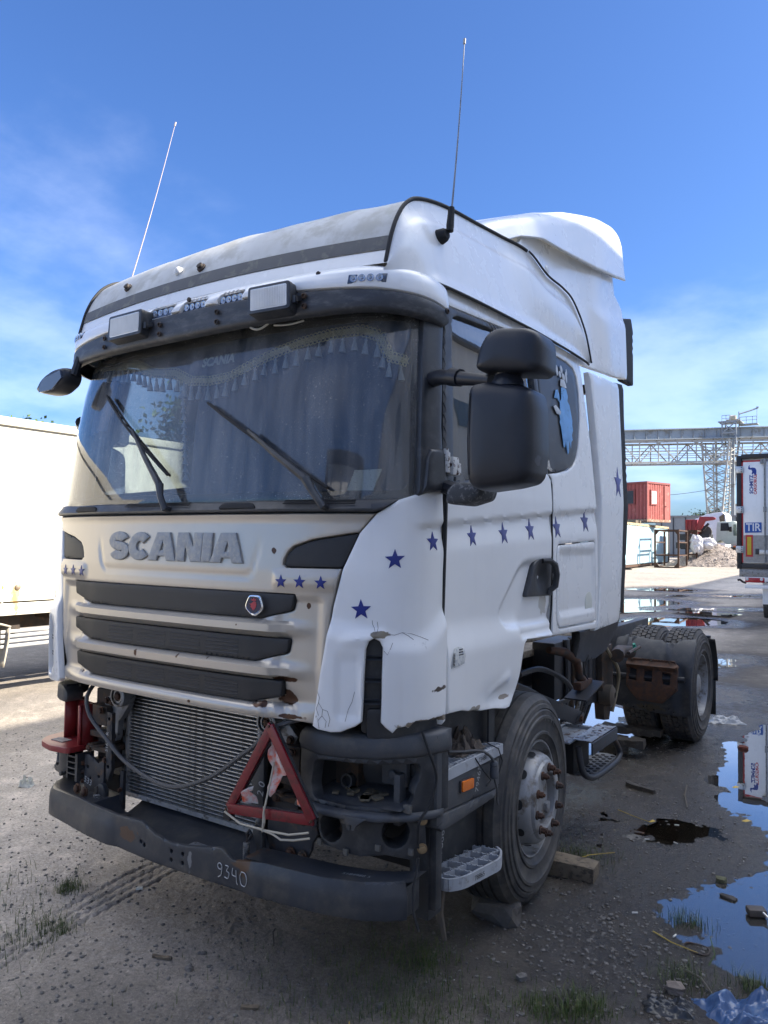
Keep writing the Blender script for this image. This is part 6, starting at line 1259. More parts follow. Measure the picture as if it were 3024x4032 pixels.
# --- steel bumper: bent channel with a cut-out top edge
bx = np.array([-1.065, -1.04, -.99, -.90, -.5, 0, .5, .90, 1.05, 1.13, 1.17, 1.185]); byy = np.array([.36, .26, .165, .105, .05, .03, .045, .10, .145, .195, .235, .255])
bs = np.concatenate([[0], np.cumsum(np.hypot(np.diff(bx), np.diff(byy)))])
def bcurve(x):
    return np.interp(x, bx, byy)
tq = [(-1.2, .52), (-.78, .525), (-.62, .535), (-.40, .530), (-.27, .528), (-.10, .540), (.0, .505), (.10, .490), (.2, .500), (.40, .535), (.47, .50), (.56, .515), (.62, .522), (1.3, .522)]
def bfold(s, z):
    x = np.interp(s, bs, bx); y = np.interp(s, bs, byy); return np.stack([x, y, z], -1)
def sx(x): return float(np.interp(x, bx, bs))
bo_ = [(sx(-1.064), .50)] + [(sx(a), b) for a, b in tq[1:-1]] + [(sx(.9), .522), (sx(1.15), .525), (sx(1.184), .525), (sx(1.184), .383)] + [(sx(a), .383 - .004 * math.cos(a * 3)) for a in np.linspace(1.1, -.95, 12)] + [(sx(-1.064), .40)]
def bdisp(s, z):
    x = np.interp(s, bs, bx)
    m = np.maximum(sst((x - .50) / .10), sst((-.28 - x) / .06))
    return .016 * sst((.500 - z) / .022) * m + .008 * sst((.405 - z) / .02) * 0
bh = [[(sx(cx) + .008 * math.cos(a), cz + .009 * math.sin(a)) for a in np.linspace(0, 6.283, 9)[:-1]] for cx, cz in ((.105, .455), (.105, .418), (.175, .458), (.175, .420), (-.10, .45), (-.075, .44))]
bum = panel('bumper', bo_, bfold, M_bumper, TR, g=.03, thick=.012, rr=.006, holes=bh, disp=bdisp, back=True)
mb = MB(); mb.sheet(lambda x, t: Vector((x, float(bcurve(x)) + .005 + t, .515 if abs(x) > .5 else .44)), np.concatenate([np.linspace(-1.1, -.45, 14)]), (0, .10, .2)); mb.sheet(lambda x, t: Vector((x, float(bcurve(x)) + .005 + t, .522 + .02 * t)), np.linspace(.52, 1.2, 14), (0, .06, .12))
mb.sheet(lambda x, t: Vector((x, float(bcurve(x)) + .03 + .32 * t, .40 + .09 * t * t)), np.linspace(-.5, .52, 14), np.linspace(0, 1, 6)); mb.build('bumper_shelf', M_bumper, bum, fix=False)
mb = MB(); mb.box((.2, .12, .465), (.13, .05, .01)); mb.build('bumper_tab', M_alud, bum)
def bpt(x, z): return Vector((x, float(bcurve(x)) - .003 - float(bdisp(np.array(sx(x)), np.array(z))), z))
mb = MB()
for st_ in ([(.392, .462), (.380, .470), (.368, .462), (.372, .448), (.386, .446), (.392, .458), (.388, .425), (.372, .412)], [(.412, .468), (.428, .466), (.418, .448), (.432, .440), (.426, .418), (.408, .420)], [(.452, .466), (.450, .440), (.470, .436)], [(.470, .462), (.474, .420), (.480, .405)], [(.500, .462), (.492, .440), (.500, .412), (.522, .410), (.532, .436), (.522, .460), (.500, .462)]):
    P = np.array(st_) + [.02, .005]; n_ = len(P); T_ = np.arange(float(n_)); mb.tube([bpt(*smooth_curve(T_, P, q)) for q in np.linspace(0, n_ - 1, n_ * 4)], .0022, 4)
mb.build('paint_number', M_mark, bum)
text_on('paint_number', '5184988 5', .026, lambda u, v, d: Vector((1.0 + u, float(bcurve(1.0 + u)) + .05 + v, .5275)), M_mark, bum, bold=-.0003)
mb = MB(); mb.box((1.165, .31, .44), (.03, .10, .12)); mb.build('bumper_end', M_black, TR, bevel=.01)
bolt((-.735, .14, .54), (0, -1, .1), .018, M_rusty, bum); bolt((-.675, .14, .535), (0, -1, .1), .018, M_rusty, bum)

M_clip = mat('dull_clip', (.11, .105, .095), .6)
# --- right head lamp housing (lamps taken out)
hx = [(.70, .19), (.82, .165), (.95, .175), (1.08, .225), (1.18, .31), (1.235, .40), (1.255, .47)]
HX = np.array(hx); hs = np.concatenate([[0], np.cumsum(np.hypot(*np.diff(HX, axis=0).T))])
def hcur(s, z):
    s = np.asarray(s, float); return np.stack([np.interp(s, hs, HX[:, 0]), np.interp(s, hs, HX[:, 1]), np.asarray(z, float) + 0 * s], -1)
L = hs[-1]
panel('corner_cover', [(0.0, 1.035), (.02, 1.06), (L * .5, 1.065), (L, 1.075), (L, .985), (L * .75, .975), (.1, .955), (-.01, .965)], hcur, M_blackg, TR, g=.04, thick=.09, rr=.018, back=True, disp=lambda s, z: .015 * np.sin(np.clip((z - .95) / .12, 0, 1) * math.pi))
hb = panel('headlight_housing', [(.0, .965), (L * .98, .985), (L * .98, .76), (L * .86, .745), (.0, .765)], hcur, M_black, TR, g=.05, thick=.05, rr=.004, holes=[roundp([(.09, .94), (.07, .83), (.09, .785), (.50, .785), (.52, .82), (.53, .87), (.55, .90), (.55, .955), (.20, .95)], .03, 3)])
mb = MB(); mb.sheet(lambda u, v: Vector((.74 + .42 * u, .40 + .10 * u - .05 * math.cos((u - .35) * 5) * math.sin(v * 3.1), .77 + .20 * v)), np.linspace(0, 1, 16), np.linspace(0, 1, 10)); mb.sheet(lambda u, v: Vector((.74 + .42 * u, .19 + .05 * u * u + .25 * v, .785 + .02 * v)), np.linspace(0, 1, 8), (0, 1)); mb.build('housing_bowl', M_blackg, hb, fix=False)
mb = MB(); mb.lathe((.845, .325, .825), (0, -1, .15), [(.030, -.02), (.030, .012), (.022, .012), (.020, -.015)], 16, False); mb.build('housing_boss', M_black, hb)
mb = MB(); mb.lathe((.845, .335, .825), (0, -1, .15), [(.022, 0), (.002, .001)], 14); mb.build('housing_hole', M_rubber, hb)
mb = MB(); mb.box((1.06, .36, .90), (.12, .03, .12)); mb.box((1.10, .33, .80), (.03, .05, .2)); mb.lathe((1.06, .34, .885), (0, -1, 0), [(.02, 0), (.02, .01), (.012, .012), (.003, .012)], 12); mb.build('housing_boss', M_blackg, hb, bevel=.01)
mb = MB()
for i in range(14):
    a = random.uniform(.84, 1.02); mb.box((a, .24 + random.uniform(0, .1), .80), (random.uniform(.02, .06), random.uniform(.02, .04), .008), Matrix.Rotation(random.uniform(0, 3), 3, 'Z'))
mb.build('dry_mud', mat('dry_mud', (.13, .11, .075), .95, var=.3), hb)
mb = MB(); mb.box((1.165, .285, .785), (.03, .02, .03)); mb.build('clip', M_clip, hb)
mb = MB(); mb.sheet(lambda s, t: Vector(hcur(s, .765)) * (1 - t) + Vector((.75 + s * .75, .36 + .1 * s, .775)) * t, np.linspace(.0, L * .93, 16), (0, .5, 1)); mb.sheet(lambda s, t: Vector(hcur(s, .765 - .028 * t)) + Vector((0, -.025 * t, 0)), np.linspace(.0, L * .93, 16), (0, 1)); sh = mb.build('housing_shelf', M_blackg, TR, fix=False)
sh.modifiers.new('th', 'SOLIDIFY').thickness = .012
plate('shelf_tongue', [(.93, .755), (1.06, .76), (1.015, .725), (1.005, .705), (.993, .705), (.995, .725), (.985, .725), (.984, .703), (.972, .705), (.96, .73)], .148, .008, M_blackg)
lf = panel('fog_lamp_frame', [(.10, .735), (.42, .755), (.56, .77), (.57, .60), (.50, .578), (.40, .60), (.30, .585), (.13, .605), (.10, .66)], lambda s, z: hcur(s, z) + np.array([0, .02, 0]), M_black, TR, g=.03, thick=.10, rr=.005,
           holes=[[(.165 + .055 * math.cos(a), .675 + .055 * math.sin(a)) for a in np.linspace(0, 6.283, 18)[:-1]], [(.44 + .055 * math.cos(a), .685 + .060 * math.sin(a)) for a in np.linspace(0, 6.283, 18)[:-1]]])
for s, z in ((.235, .722), (.245, .60), (.12, .615), (.375, .63), (.505, .742), (.505, .612)):
    p = Vector(hcur(s, z)) + Vector((0, .012, 0)); mb = MB(); mb.box(p, (.022, .012, .026)); mb.build('clip', M_clip, lf, bevel=.003)
for z in (.735, .625): p = Vector(hcur(.545, z)) + Vector((.01, .01, 0)); bolt(p, (.6, -.8, 0), .014, mat('brass_bolt', (.28, .2, .11), .5, metal=.4), lf)
mb = MB(); mb.box((1.19, .45, .56), (.05, .05, .42)); mb.box((1.16, .36, .56), (.02, .03, .24)); mb.build('corner_post', M_black, TR, bevel=.008)
mb = MB(); mb.tube([smooth_curve(np.arange(6.), np.array([(1.20, .33, 1.08), (1.235, .33, 1.0), (1.25, .36, .90), (1.235, .33, .80), (1.215, .29, .74), (1.205, .30, .64)]), q) for q in np.linspace(0, 5, 30)], .0055, 6); mb.build('hanging_wire', M_rubber, TR)
mb = MB(); mb.tube([(1.21, .30, .60), (1.21, .26, .50), (1.225, .24, .42), (1.25, .24, .36)], .005, 5); mb.build('hanging_wire', M_rubber, TR)

# --- left lamp parts
HL = np.array([(-1.20, .43), (-1.17, .33), (-1.08, .23), (-.96, .19), (-.80, .2)])
ls_ = np.concatenate([[0], np.cumsum(np.hypot(*np.diff(HL, axis=0).T))])
def lcur(s, z): s = np.asarray(s, float); return np.stack([np.interp(s, ls_, HL[:, 0]), np.interp(s, ls_, HL[:, 1]), np.asarray(z, float) + 0 * s], -1)
panel('corner_cover', roundp([(.0, 1.03), (.36, 1.03), (.40, 1.0), (.40, .945), (.30, .93), (.02, .945)], .03, 3), lcur, M_blackg, TR, g=.04, thick=.08, rr=.02, back=True)
mb = MB(); mb.sheet(lambda u, v: Vector((-1.0 + .18 * u, .30 - .03 * u, .735 + .205 * v)), (0, .5, 1), (0, .5, 1)); mb.sheet(lambda u, v: Vector((-1.01 + .006 * u, .24 + .12 * u, .735 + .205 * v)), (0, 1), (0, 1)); mb.sheet(lambda u, v: Vector((-.815, .20 + .13 * u, .70 + .24 * v)), (0, 1), (0, 1)); mb.sheet(lambda u, v: Vector((-.83 + .02 * v, .205, .70 + .24 * u)), (0, 1), (0, 1))
rb = mb.build('lamp_bracket', M_redp, TR, fix=False); rb.modifiers.new('th', 'SOLIDIFY').thickness = .012
rp = roundp([(-1.14, .33), (-1.13, .21), (-1.06, .13), (-.93, .10), (-.80, .12), (-.80, .30), (-.95, .33)], .03, 3)
mb = MB(); mb.prism([tuple(p) for p in rp], lambda u, v, d: Vector((u, v, .735 + d - .15 * (v - .1) * 0)), -.03, .0); o = mb.build('bracket_tray', M_redp, rb, bevel=.006)
mb = MB(); mb.box((-.98, .2, .737), (.1, .06, .003)); mb.build('label_remnant', mat('old_label', (.34, .30, .27), .7), o)
plate('bracket_tooth', [(-1.13, .71), (-1.09, .70), (-1.10, .66), (-1.115, .69), (-1.125, .67)], .20, .006, M_redp, rb)
lf2 = panel('fog_lamp_frame', [(.06, .70), (.40, .70), (.42, .60), (.38, .555), (.22, .55), (.12, .59), (.06, .62)], lcur, M_black, TR, g=.03, thick=.10, rr=.005, holes=[[(.26 + .058 * math.cos(a), .632 + .055 * math.sin(a)) for a in np.linspace(0, 6.283, 18)[:-1]]])
mb = MB()
for z in (.58, .61, .64, .67): mb.box((-.85, .20, z), (.09, .03, .008))
mb.box((-.80, .22, .625), (.02, .1, .14)); mb.box((-.90, .21, .62), (.012, .05, .14)); mb.build('frame_web', M_black, lf2)
mb = MB(); mb.box((-1.08, .33, .56), (.14, .04, .12)); mb.box((-.92, .36, .50), (.5, .04, .14)); mb.build('lamp_backing', M_rubber, lf2)
for s, z in ((.13, .695), (.36, .69), (.20, .56), (.37, .565)): mb = MB(); mb.box(Vector(lcur(s, z)) + Vector((0, -.004, 0)), (.02, .012, .022)); mb.build('clip', M_clip, lf2, bevel=.003)

# --- entry steps on the right side of the picture
SX = lambda x0: (lambda y, z: np.stack([x0 + 0 * np.asarray(y, float), np.asarray(y, float), np.asarray(z, float)], -1))
ST = panel('step_fairing', [(.435, .865), (.97, .838), (.972, .72), (.93, .712), (.435, .738)], SX(1.235), M_blackg, TR, g=.06, thick=.08, rr=.006, back=True)
panel('step_band', [(.40, .728), (.44, .735), (.93, .708), (.965, .715), (.90, .675), (.43, .668), (.40, .69)], SX(1.24), M_blackg, ST, g=.06, thick=.06, rr=.008, back=True)
text_on('paint_number', '79465', .045, lambda u, v, d: Vector((1.2375, .748 + u, .80 + v)), M_mark, ST, rot=1.3)
mb = MB(); f = lambda u, v, d: Vector((1.235 + d, u, v)); mb.prism(roundp([(.575, .780), (.693, .774), (.695, .826), (.575, .834)], .01), f, -.01, .008); o = mb.build('lamp_surround', M_black, ST)
mb = MB(); mb.prism(roundp([(.583, .785), (.686, .779), (.687, .821), (.583, .829)], .008), f, -.01, .014); mb.build('side_marker_lamp', M_orange, o, bevel=.003)
mb = MB(); mb.box((1.215, .415, .88), (.05, .06, .36)); mb.build('step_post', M_blackg, TR, bevel=.012)
mb = MB(); mb.sheet(lambda u, v: Vector((1.10 + .05 * u * u, .44 + .65 * u, .40 + .72 * v)), np.linspace(0, 1, 8), np.linspace(0, 1, 6)); mb.box((1.0, .78, .72), (.3, .7, .02)); mb.box((1.17, 1.0, .92), (.01, .05, .3)); mb.box((1.14, .47, .56), (.09, .1, .5)); mb.box((1.12, .98, .52), (.08, .02, .32)); mb.build('step_well', M_black, TR, fix=False)
text_on('paint_number', '78865', .05, lambda u, v, d: Vector((1.187, .52 + u, .60 + v)), M_mark, TR, rot=1.35)
def tread(name, O, z, h, m, ang):
    O = [tuple(p) for p in O]; f = lambda u, v, d: Vector((u, v, z + d)); mb = MB(); P = np.array(O); n = len(P)
    for a, b in zip(P, np.roll(P, -1, 0)): mb.beam((*a, z - h / 2), (*b, z - h / 2), .010, h)
    lo, hi = P.min(0), P.max(0); c = (lo + hi) / 2; r = np.hypot(*(hi - lo)) / 2
    for k, (th, sp) in enumerate(((ang, .068), (ang + 1.1, .075))):
        d = np.array((math.cos(th), math.sin(th))); nn = np.array((-d[1], d[0]))
        for q in np.arange(-r, r, sp):
            ts = np.linspace(-r, r, 240); Q = c + nn * q + ts[:, None] * d; ins = inside(Q, P)
            if ins.sum() < 3: continue
            t0_, t1_ = ts[ins][0], ts[ins][-1]; a = c + nn * q + d * t0_; b = c + nn * q + d * t1_
            mb.beam((*a, z - h * .35), (*b, z - h * .35), .007, h * .7)
            L_ = t1_ - t0_; 
            for e in np.arange(.012, L_, .022): p_ = a + d * e; mb.box((*p_, z + .001), (.006, .006, .005))
    return mb.build(name, m, TR)
t1 = tread('step_tread', [(1.09, .44), (1.235, .435), (1.245, .97), (1.205, .97), (1.09, .80)], .905, .045, M_tread, .4)
text_on('paint_number', '73486', .03, lambda u, v, d: Vector((1.2515, .76 + u, .885 + v)), M_rubber, t1)
t2 = tread('step_tread', roundp([(1.055, .60), (1.12, .555), (1.20, .535), (1.245, .60), (1.29, .86), (1.255, .95), (1.20, .985), (1.11, 1.01), (1.06, 1.0)], .03, 3), .435, .05, M_tread, .25)
text_on('paint_number', '78865', .03, lambda u, v, d: Vector((1.262 + u * .14 + .010, .70 + u, .41 + v)), M_rubber, t2)
mb = MB(); mb.beam((1.10, .80, .42), (1.0, .80, .50), .05, .03); mb.tube([(1.14, .62, .41), (1.13, .60, .26), (1.15, .62, .14)], [.014, .02, .010], 6); mb.build('torn_strap', mat('dirty_strap', (.09, .075, .06), .9, var=.3), TR)
mb = MB(); mb.lathe((1.08, .50, 1.13), (.9, .2, 0), [(.02, 0), (.05, .03), (.05, .06), (.02, .09)], 8); mb.build('rubber_stop', M_rubber, TR)

# clump of cut cable and rag lying on the upper step
CB = thing('cable_end', 'grey cable plug hanging off the upper step beside the orange lamp', 'cable')
mb = MB(); P = np.array([(1.16, .62, .93), (1.20, .68, .925), (1.235, .77, .915), (1.262, .82, .88), (1.265, .845, .84), (1.262, .85, .81)]); mb.tube([smooth_curve(np.arange(6.), P, q) for q in np.linspace(0, 5, 20)], .0065, 6); mb.build('cord', M_hose, CB)
mb = MB(); mb.lathe((1.265, .843, .86), (0, .06, -1), [(.008, 0), (.017, .008), (.019, .02), (.016, .024), (.019, .03), (.018, .045), (.021, .05), (.020, .075), (.010, .08)], 10); mb.build('plug', M_blackg, CB)
mb = MB(); mb.tube([(1.265, .85, .78), (1.268, .87, .73), (1.262, .885, .68), (1.265, .89, .655)], .005, 5); mb.build('cord', M_hose, CB)
mb = MB(); mb.tube([(1.245, .70, .90), (1.258, .76, .83), (1.262, .82, .78), (1.262, .78, .765)], .003, 5); mb.tube([(1.2, .87, .93), (1.26, .90, .90), (1.265, .93, .84), (1.262, .90, .79)], .003, 5); mb.build('wire', M_rubber, CB)
RG = thing('dirty_rag', 'dry brown rag lying on the upper grey step beside the tyre', 'rag')
mb = MB()
def ragf(u, v): return Vector((1.15 + .07 * u + .02 * fbm(np.array([v * 2.0]), np.array([u * 2.0 + 4]), 3)[0], .76 + .11 * v + .03 * fbm(np.array([u * 3.0 + 8]), np.array([v * 3.0]), 3)[0], .91 + .05 * (1 - u * u) * (1 - v * v) + .11 * (1 - u * u) * (1 - v * v) * fbm(np.array([u * 2.6]), np.array([v * 3.4]), 5)[0]))
mb.sheet(ragf, np.linspace(-1, 1, 36), np.linspace(-1, 1, 48)); mb.build('cloth', mat('dry_rag', (.085, .068, .055), .95, var=.4, nscale=40, bump=.8, bscale=150), RG, fix=False)

# --- red warning triangle tied over the opening
WT = thing('warning_triangle', 'red folding warning triangle tied with cord in front of the radiator', 'triangle', (.68, .06, .72))
apx, bl, brr = Vector((.655, .055, 1.075)), Vector((.425, .055, .700)), Vector((.890, .045, .752))
def leg_bar(a, b, w=.036):
    a = a - WT.location; b = b - WT.location; mb = MB(); d = (b - a).normalized(); a2 = a - d * .012; b2 = b + d * .012
    mb.beam(a2, b2, .010, w, (0, 0, 1)) if abs(d.x) > .9 else mb.beam(a2, b2, w, .010, (0, -1, 0))
    return mb
def bar3(a, b, w, y):
    a = a - WT.location; b = b - WT.location; d = (b - a).normalized(); n = Vector((-d.z, 0, d.x)).normalized() * w / 2; off = Vector((0, y, 0)); t = Vector((0, .012, 0))
    mb = MB(); V = [a + n + off, a - n + off, b - n + off, b + n + off]; V2 = [v + t for v in V]
    return mb.add(V + V2, [(0, 1, 2, 3), (7, 6, 5, 4), (0, 4, 5, 1), (1, 5, 6, 2), (2, 6, 7, 3), (3, 7, 4, 0)])
for a, b, y in ((apx, bl, -.0), (apx, brr, -.013), (bl, brr, -.006)):
    o = bar3(a, b, .040, y).build('bar', M_red, WT, bevel=.003)
    bar3(a, b, .046, y + .013).build('bar_frame', M_black, o)
for p in (apx, bl, brr): mb = MB(); mb.lathe(p - WT.location + Vector((0, -.012, 0)), (0, -1, 0), [(.006, 0), (.006, .004), (.002, .005)], 10); mb.build('rivet', M_rusty, WT)
mb = MB(); mb.box(bl - WT.location + Vector((.005, .0, -.03)), (.04, .03, .025)); mb.build('foot', M_rubber, WT)
def rag3(P, y, m=M_cloth):
    f = lambda u, v: np.stack([np.asarray(u) - .68, y - .06 + .015 * np.sin(np.asarray(u) * 60) + .012 * np.sin(np.asarray(v) * 45), np.asarray(v) - .72], -1)
    return panel('torn_film', P, f, m, WT, g=.02, thick=.003, rr=.001, back=True)
rag3([(.455, .735), (.475, .765), (.525, .80), (.545, .81), (.54, .79), (.528, .785), (.545, .76), (.548, .73), (.50, .735)], .075)
rag3([(.655, 1.05), (.662, .99), (.70, .945), (.72, .90), (.715, .88), (.69, .875), (.67, .86), (.652, .80), (.632, .778), (.625, .82), (.632, .90), (.622, .97)], .085)
rag3([(.782, .905), (.80, .86), (.815, .83), (.85, .775), (.865, .768), (.83, .785), (.80, .792), (.80, .83)], .075, mat('orange_film', (.75, .17, .07), .6, col2=(.68, .58, .52), cover=.42, nscale=18, edge=.2))
mb = MB(); Lc = WT.location
mb.tube([Vector(p) - Lc for p in ((.43, .03, .695), (.52, .03, .665), (.62, .035, .665), (.66, .03, .668), (.78, .03, .678), (.875, .035, .705))], .0045, 6)
mb.tube([Vector(p) - Lc for p in ((.62, .03, .668), (.70, .03, .662), (.74, .03, .650), (.80, .035, .660), (.88, .035, .685))], .0045, 6)
mb.tube([Vector(p) - Lc for p in ((.645, .09, .92), (.648, .05, .80), (.652, .025, .74), (.645, .028, .66), (.655, .028, .70), (.648, .03, .76))], .004, 6); mb.build('cord', M_cord, WT)
# --- wheels
def tyre_prof(front=True):
    P = [(.287, -.035), (.290, -.012), (.300, -.004), (.315, .002), (.320, .012), (.332, .013), (.337, .006), (.36, .009), (.395, .013), (.400, .019), (.412, .019), (.417, .012), (.44, .013), (.446, .005), (.452, .009), (.470, .004), (.474, -.006), (.49, -.008), (.495, -.016), (.510, -.028), (.518, -.034)]
    if front:
        for g in (.085, .13, .175, .22):
            P += [(.524, -g + .008), (.512, -g + .006), (.512, -g - .002), (.524, -g - .004)]
    else: P += [(.508, -.05), (.510, -.24)]
    P += [(.516, -.262), (.50, -.285), (.46, -.298), (.40, -.304), (.33, -.295), (.29, -.27), (.285, -.25)]
    return P
def wheel(name, loc, rz, front, sgn=1, detail=True):
    root = thing(name, None, None, loc, rz); root.parent = TR
    if 'label' in root: del root['label']
    ax = (sgn, 0, 0)
    mb = MB(); mb.lathe((0, 0, 0), ax, tyre_prof(front), 72, False); ty_ = mb.build('tyre', M_tyre if front else M_tyreb, root, ang=45)
    if front:
        mb = MB(); mb.lathe((0, 0, 0), ax, [(.292, -.02), (.286, -.006), (.279, -.008), (.276, -.03), (.270, -.055), (.252, -.075), (.250, -.12), (.246, -.13)], 64, False)
        mb.lathe((0, 0, 0), ax, [(.250, -.10), (.243, -.072), (.236, -.05), (.222, .000), (.214, .018), (.205, .028), (.195, .032), (.188, .046), (.180, .050), (.140, .050), (.134, .046), (.132, .00), (.128, -.02), (.118, -.022), (.112, .012), (.09, .018), (.07, .012), (.06, .016), (.004, .016)], 64, False)
        rim_ = mb.build('rim', M_rim, root, ang=30)
        for i in range(10):
            a = i * math.pi / 5 + .2; mb = MB(); p = Vector((sgn * .046, .160 * math.cos(a), .160 * math.sin(a)))
            mb.lathe(p, ax, [(.022, 0), (.022, .010), (.017, .012)], 14); mb.lathe(p, ax, [(.0155, .01), (.0155, .030), (.0135, .033)], 6); mb.lathe(p, ax, [(.009, .03), (.009, .040), (.007, .042)], 10); mb.build('lug_nut', M_rusty, root)
            a += math.pi / 10; c = Vector((sgn * -.018, .2305 * math.cos(a), .2305 * math.sin(a))); nrm = Vector((sgn * .26, .966 * math.cos(a), .966 * math.sin(a)))
            mb = MB(); t_ = Vector((0, -math.sin(a), math.cos(a))); u_ = nrm.cross(t_); k = 12
            mb.add([c + nrm * .0035 + t_ * .026 * math.cos(q) + u_ * .019 * math.sin(q) for q in np.linspace(0, 6.283, k, endpoint=False)], [tuple(range(k))]); mb.build('hand_hole', M_rubber, root)
        mb = MB(); mb.box((sgn * .02, .07, -.06), (.03, .05, .05)); mb.build('hub_tab', M_rim, root, bevel=.006)
    else:
        mb = MB(); mb.lathe((0, 0, 0), ax, [(.292, -.02), (.287, -.006), (.279, -.008), (.273, -.04), (.262, -.07), (.258, -.15), (.245, -.165), (.19, -.175), (.17, -.165), (.10, -.165), (.098, -.04), (.08, -.03), (.004, -.03)], 48, False); rim_ = mb.build('rim', M_rim, root, ang=30)
        for i in range(10):
            a = i * math.pi / 5; mb = MB(); mb.lathe((sgn * -.166, .1675 * math.cos(a), .1675 * math.sin(a)), ax, [(.017, 0), (.017, .03), (.012, .05)], 6); mb.build('lug_nut', M_rusty, root)
        if detail:
            mb = MB(); n = 54
            for i in range(n):
                for j, w in enumerate((.040, .036, .036, .036, .040)):
                    a = 2 * math.pi * (i + .5 * (j % 2)) / n + random.uniform(-.008, .008); h = -.058 - j * .0445; r = .5165
                    M = Matrix.Rotation(-a, 3, 'X') if True else None
                    c = Vector((sgn * h, r * math.sin(a), r * math.cos(a))); mb.box(c, (w, .047 + .004 * (j % 2), .018), Matrix.Rotation(-a, 3, 'X') @ Matrix.Rotation(.2 * (1 if j % 2 else -1), 3, 'Z'))
            tag(mb.build('tread_block', M_tyreb, root, smooth=False), kind='stuff')
    return root
WF = wheel('wheel', (1.215, 1.47, .52), R(3.2), True)
text_on('tyre_marking', 'ANT', .062, lambda u, v, d: Vector((.0185, (.405 + v) * math.sin((u / .40) + .35), (.405 + v) * math.cos((u / .40) + .35))), mat('faint_mark', (.10, .10, .10), .7), WF, sx=1.4)
WL = wheel('wheel', (-1.215, 1.47, .52), 0, True, -1)
for x, sg, dt in ((1.235, 1, True), (.905, 1, True), (-1.235, -1, True), (-.905, -1, False)): wheel('wheel', (x, 5.42, .515), 0, False, sg, dt)
# --- frame and running gear
for sg in (1, -1):
    mb = MB(); x = sg * .42; mb.box((x, 3.6, .87), (.012, 6.0, .27)); mb.box((x - sg * .04, 3.6, 1.0), (.08, 6.0, .012)); mb.box((x - sg * .04, 3.6, .74), (.08, 6.0, .012)); fr_o = mb.build('frame_rail', mat('frame_grey', (.065, .07, .08), .5, metal=.2, col2=(.12, .11, .1), cover=.45, nscale=6, edge=.3, var=.2, bump=.3), TR)
    if sg > 0:
        for y, z in ((2.95, .93), (2.95, .88), (3.02, .93), (3.02, .84), (3.1, .90), (3.3, .93), (3.3, .82), (3.36, .87)): bolt((x + .006, y, z), (1, 0, 0), .014, M_rustyd, fr_o)
mb = MB()
for y in (2.2, 3.4, 4.6, 6.2): mb.box((0, y, .87), (.8, .12, .2))
mb.box((0, 5.42, .52), (1.2, .18, .16)); mb.lathe((0, 5.3, .52), (0, 1, 0), [(.1, -.1), (.22, .0), (.22, .2), (.1, .3)], 16); mb.box((0, 1.47, .42), (1.9, .12, .12)); mb.box((0, 1.5, .9), (.7, 1.2, .6)); mb.box((0, 2.6, .75), (.55, 1.1, .5)); mb.build('drivetrain', M_rustyd, TR, bevel=.01)
mb = MB(); mb.box((.30, 2.95, 1.03), (.5, .9, .05)); mb.box((.1, 4.6, 1.06), (.8, .6, .03)); mb.tube([(.30, 3.2, 1.06), (.5, 3.9, 1.07), (.45, 4.6, 1.09)], .03, 8); mb.build('catwalk', mat('dusty_beige', (.19, .165, .13), .8, var=.25, nscale=12, col2=(.08, .07, .06), cover=.45, bump=.4), TR, bevel=.008)
FW = MB(); FW.lathe((0, 5.2, 1.16), (0, 0, 1), [(.46, -.04), (.48, 0), (.45, .04), (.2, .045), (.004, .045)], 28); FW.box((0, 5.2, 1.07), (.9, .3, .1)); FW.build('coupling_plate', M_rustyd, TR)
# pipes and hoses beside the frame
def hose(name, pts, r, m, n=24):
    P = np.array(pts, float); mb = MB(); mb.tube([smooth_curve(np.arange(float(len(P))), P, q) for q in np.linspace(0, len(P) - 1, n)], r, 7); return mb.build(name, m, TR)
hose('brake_hose', [(.9, 1.95, 1.05), (.95, 2.15, 1.06), (1.0, 2.4, .97), (1.0, 2.55, .86), (.95, 2.5, .80), (.85, 2.2, .80)], .017, M_hose)
hose('brake_hose', [(.85, 2.0, .98), (.92, 2.12, .92), (.95, 2.2, .86), (.88, 2.2, .80), (.82, 2.05, .85)], .014, M_hose)
hose('brake_hose', [(.8, 1.9, .88), (.95, 2.02, .86), (.92, 2.1, .80), (.8, 2.0, .78)], .015, M_hose)
for y, x, r, m in ((3.18, .72, .020, M_steel), (3.26, .74, .014, M_rustyd), (3.36, .70, .028, M_steel), (3.48, .72, .014, M_alud), (3.56, .7, .03, M_rubber), (3.66, .72, .018, M_steel), (3.78, .70, .03, M_rubber)):
    hose('pipe', [(x, y, 1.12), (x + .01, y + .01, .85), (x, y, .60), (x - .05, y - .05, .40)], r, m)
hose('pipe', [(.80, 3.70, 1.12), (.84, 3.80, .98), (.86, 4.0, .82), (.84, 4.08, .68), (.80, 4.05, .45)], .016, mat('brass_pipe', (.30, .25, .17), .5, metal=.4, var=.2))
mb = MB(); mb.box((.62, 3.25, .90), (.18, .5, .42)); mb.box((.62, 3.75, .8), (.22, .3, .5)); mb.build('battery_box', M_steel, TR, bevel=.02)
mb = MB(); mb.add([(.78, 3.85, 1.0), (.78, 4.12, 1.0), (.78, 4.16, .62), (.78, 4.05, .38), (.78, 3.92, .40), (.78, 3.86, .7)] + [(.70, 3.85, 1.0), (.70, 4.12, 1.0), (.70, 4.16, .62), (.70, 4.05, .38), (.70, 3.92, .40), (.70, 3.86, .7)], [(0, 1, 2, 3, 4, 5), (11, 10, 9, 8, 7, 6)] + [(i, i + 6, (i + 1) % 6 + 6, (i + 1) % 6) for i in range(6)]); mb.build('spring_hanger', M_rustyd, TR, bevel=.01)
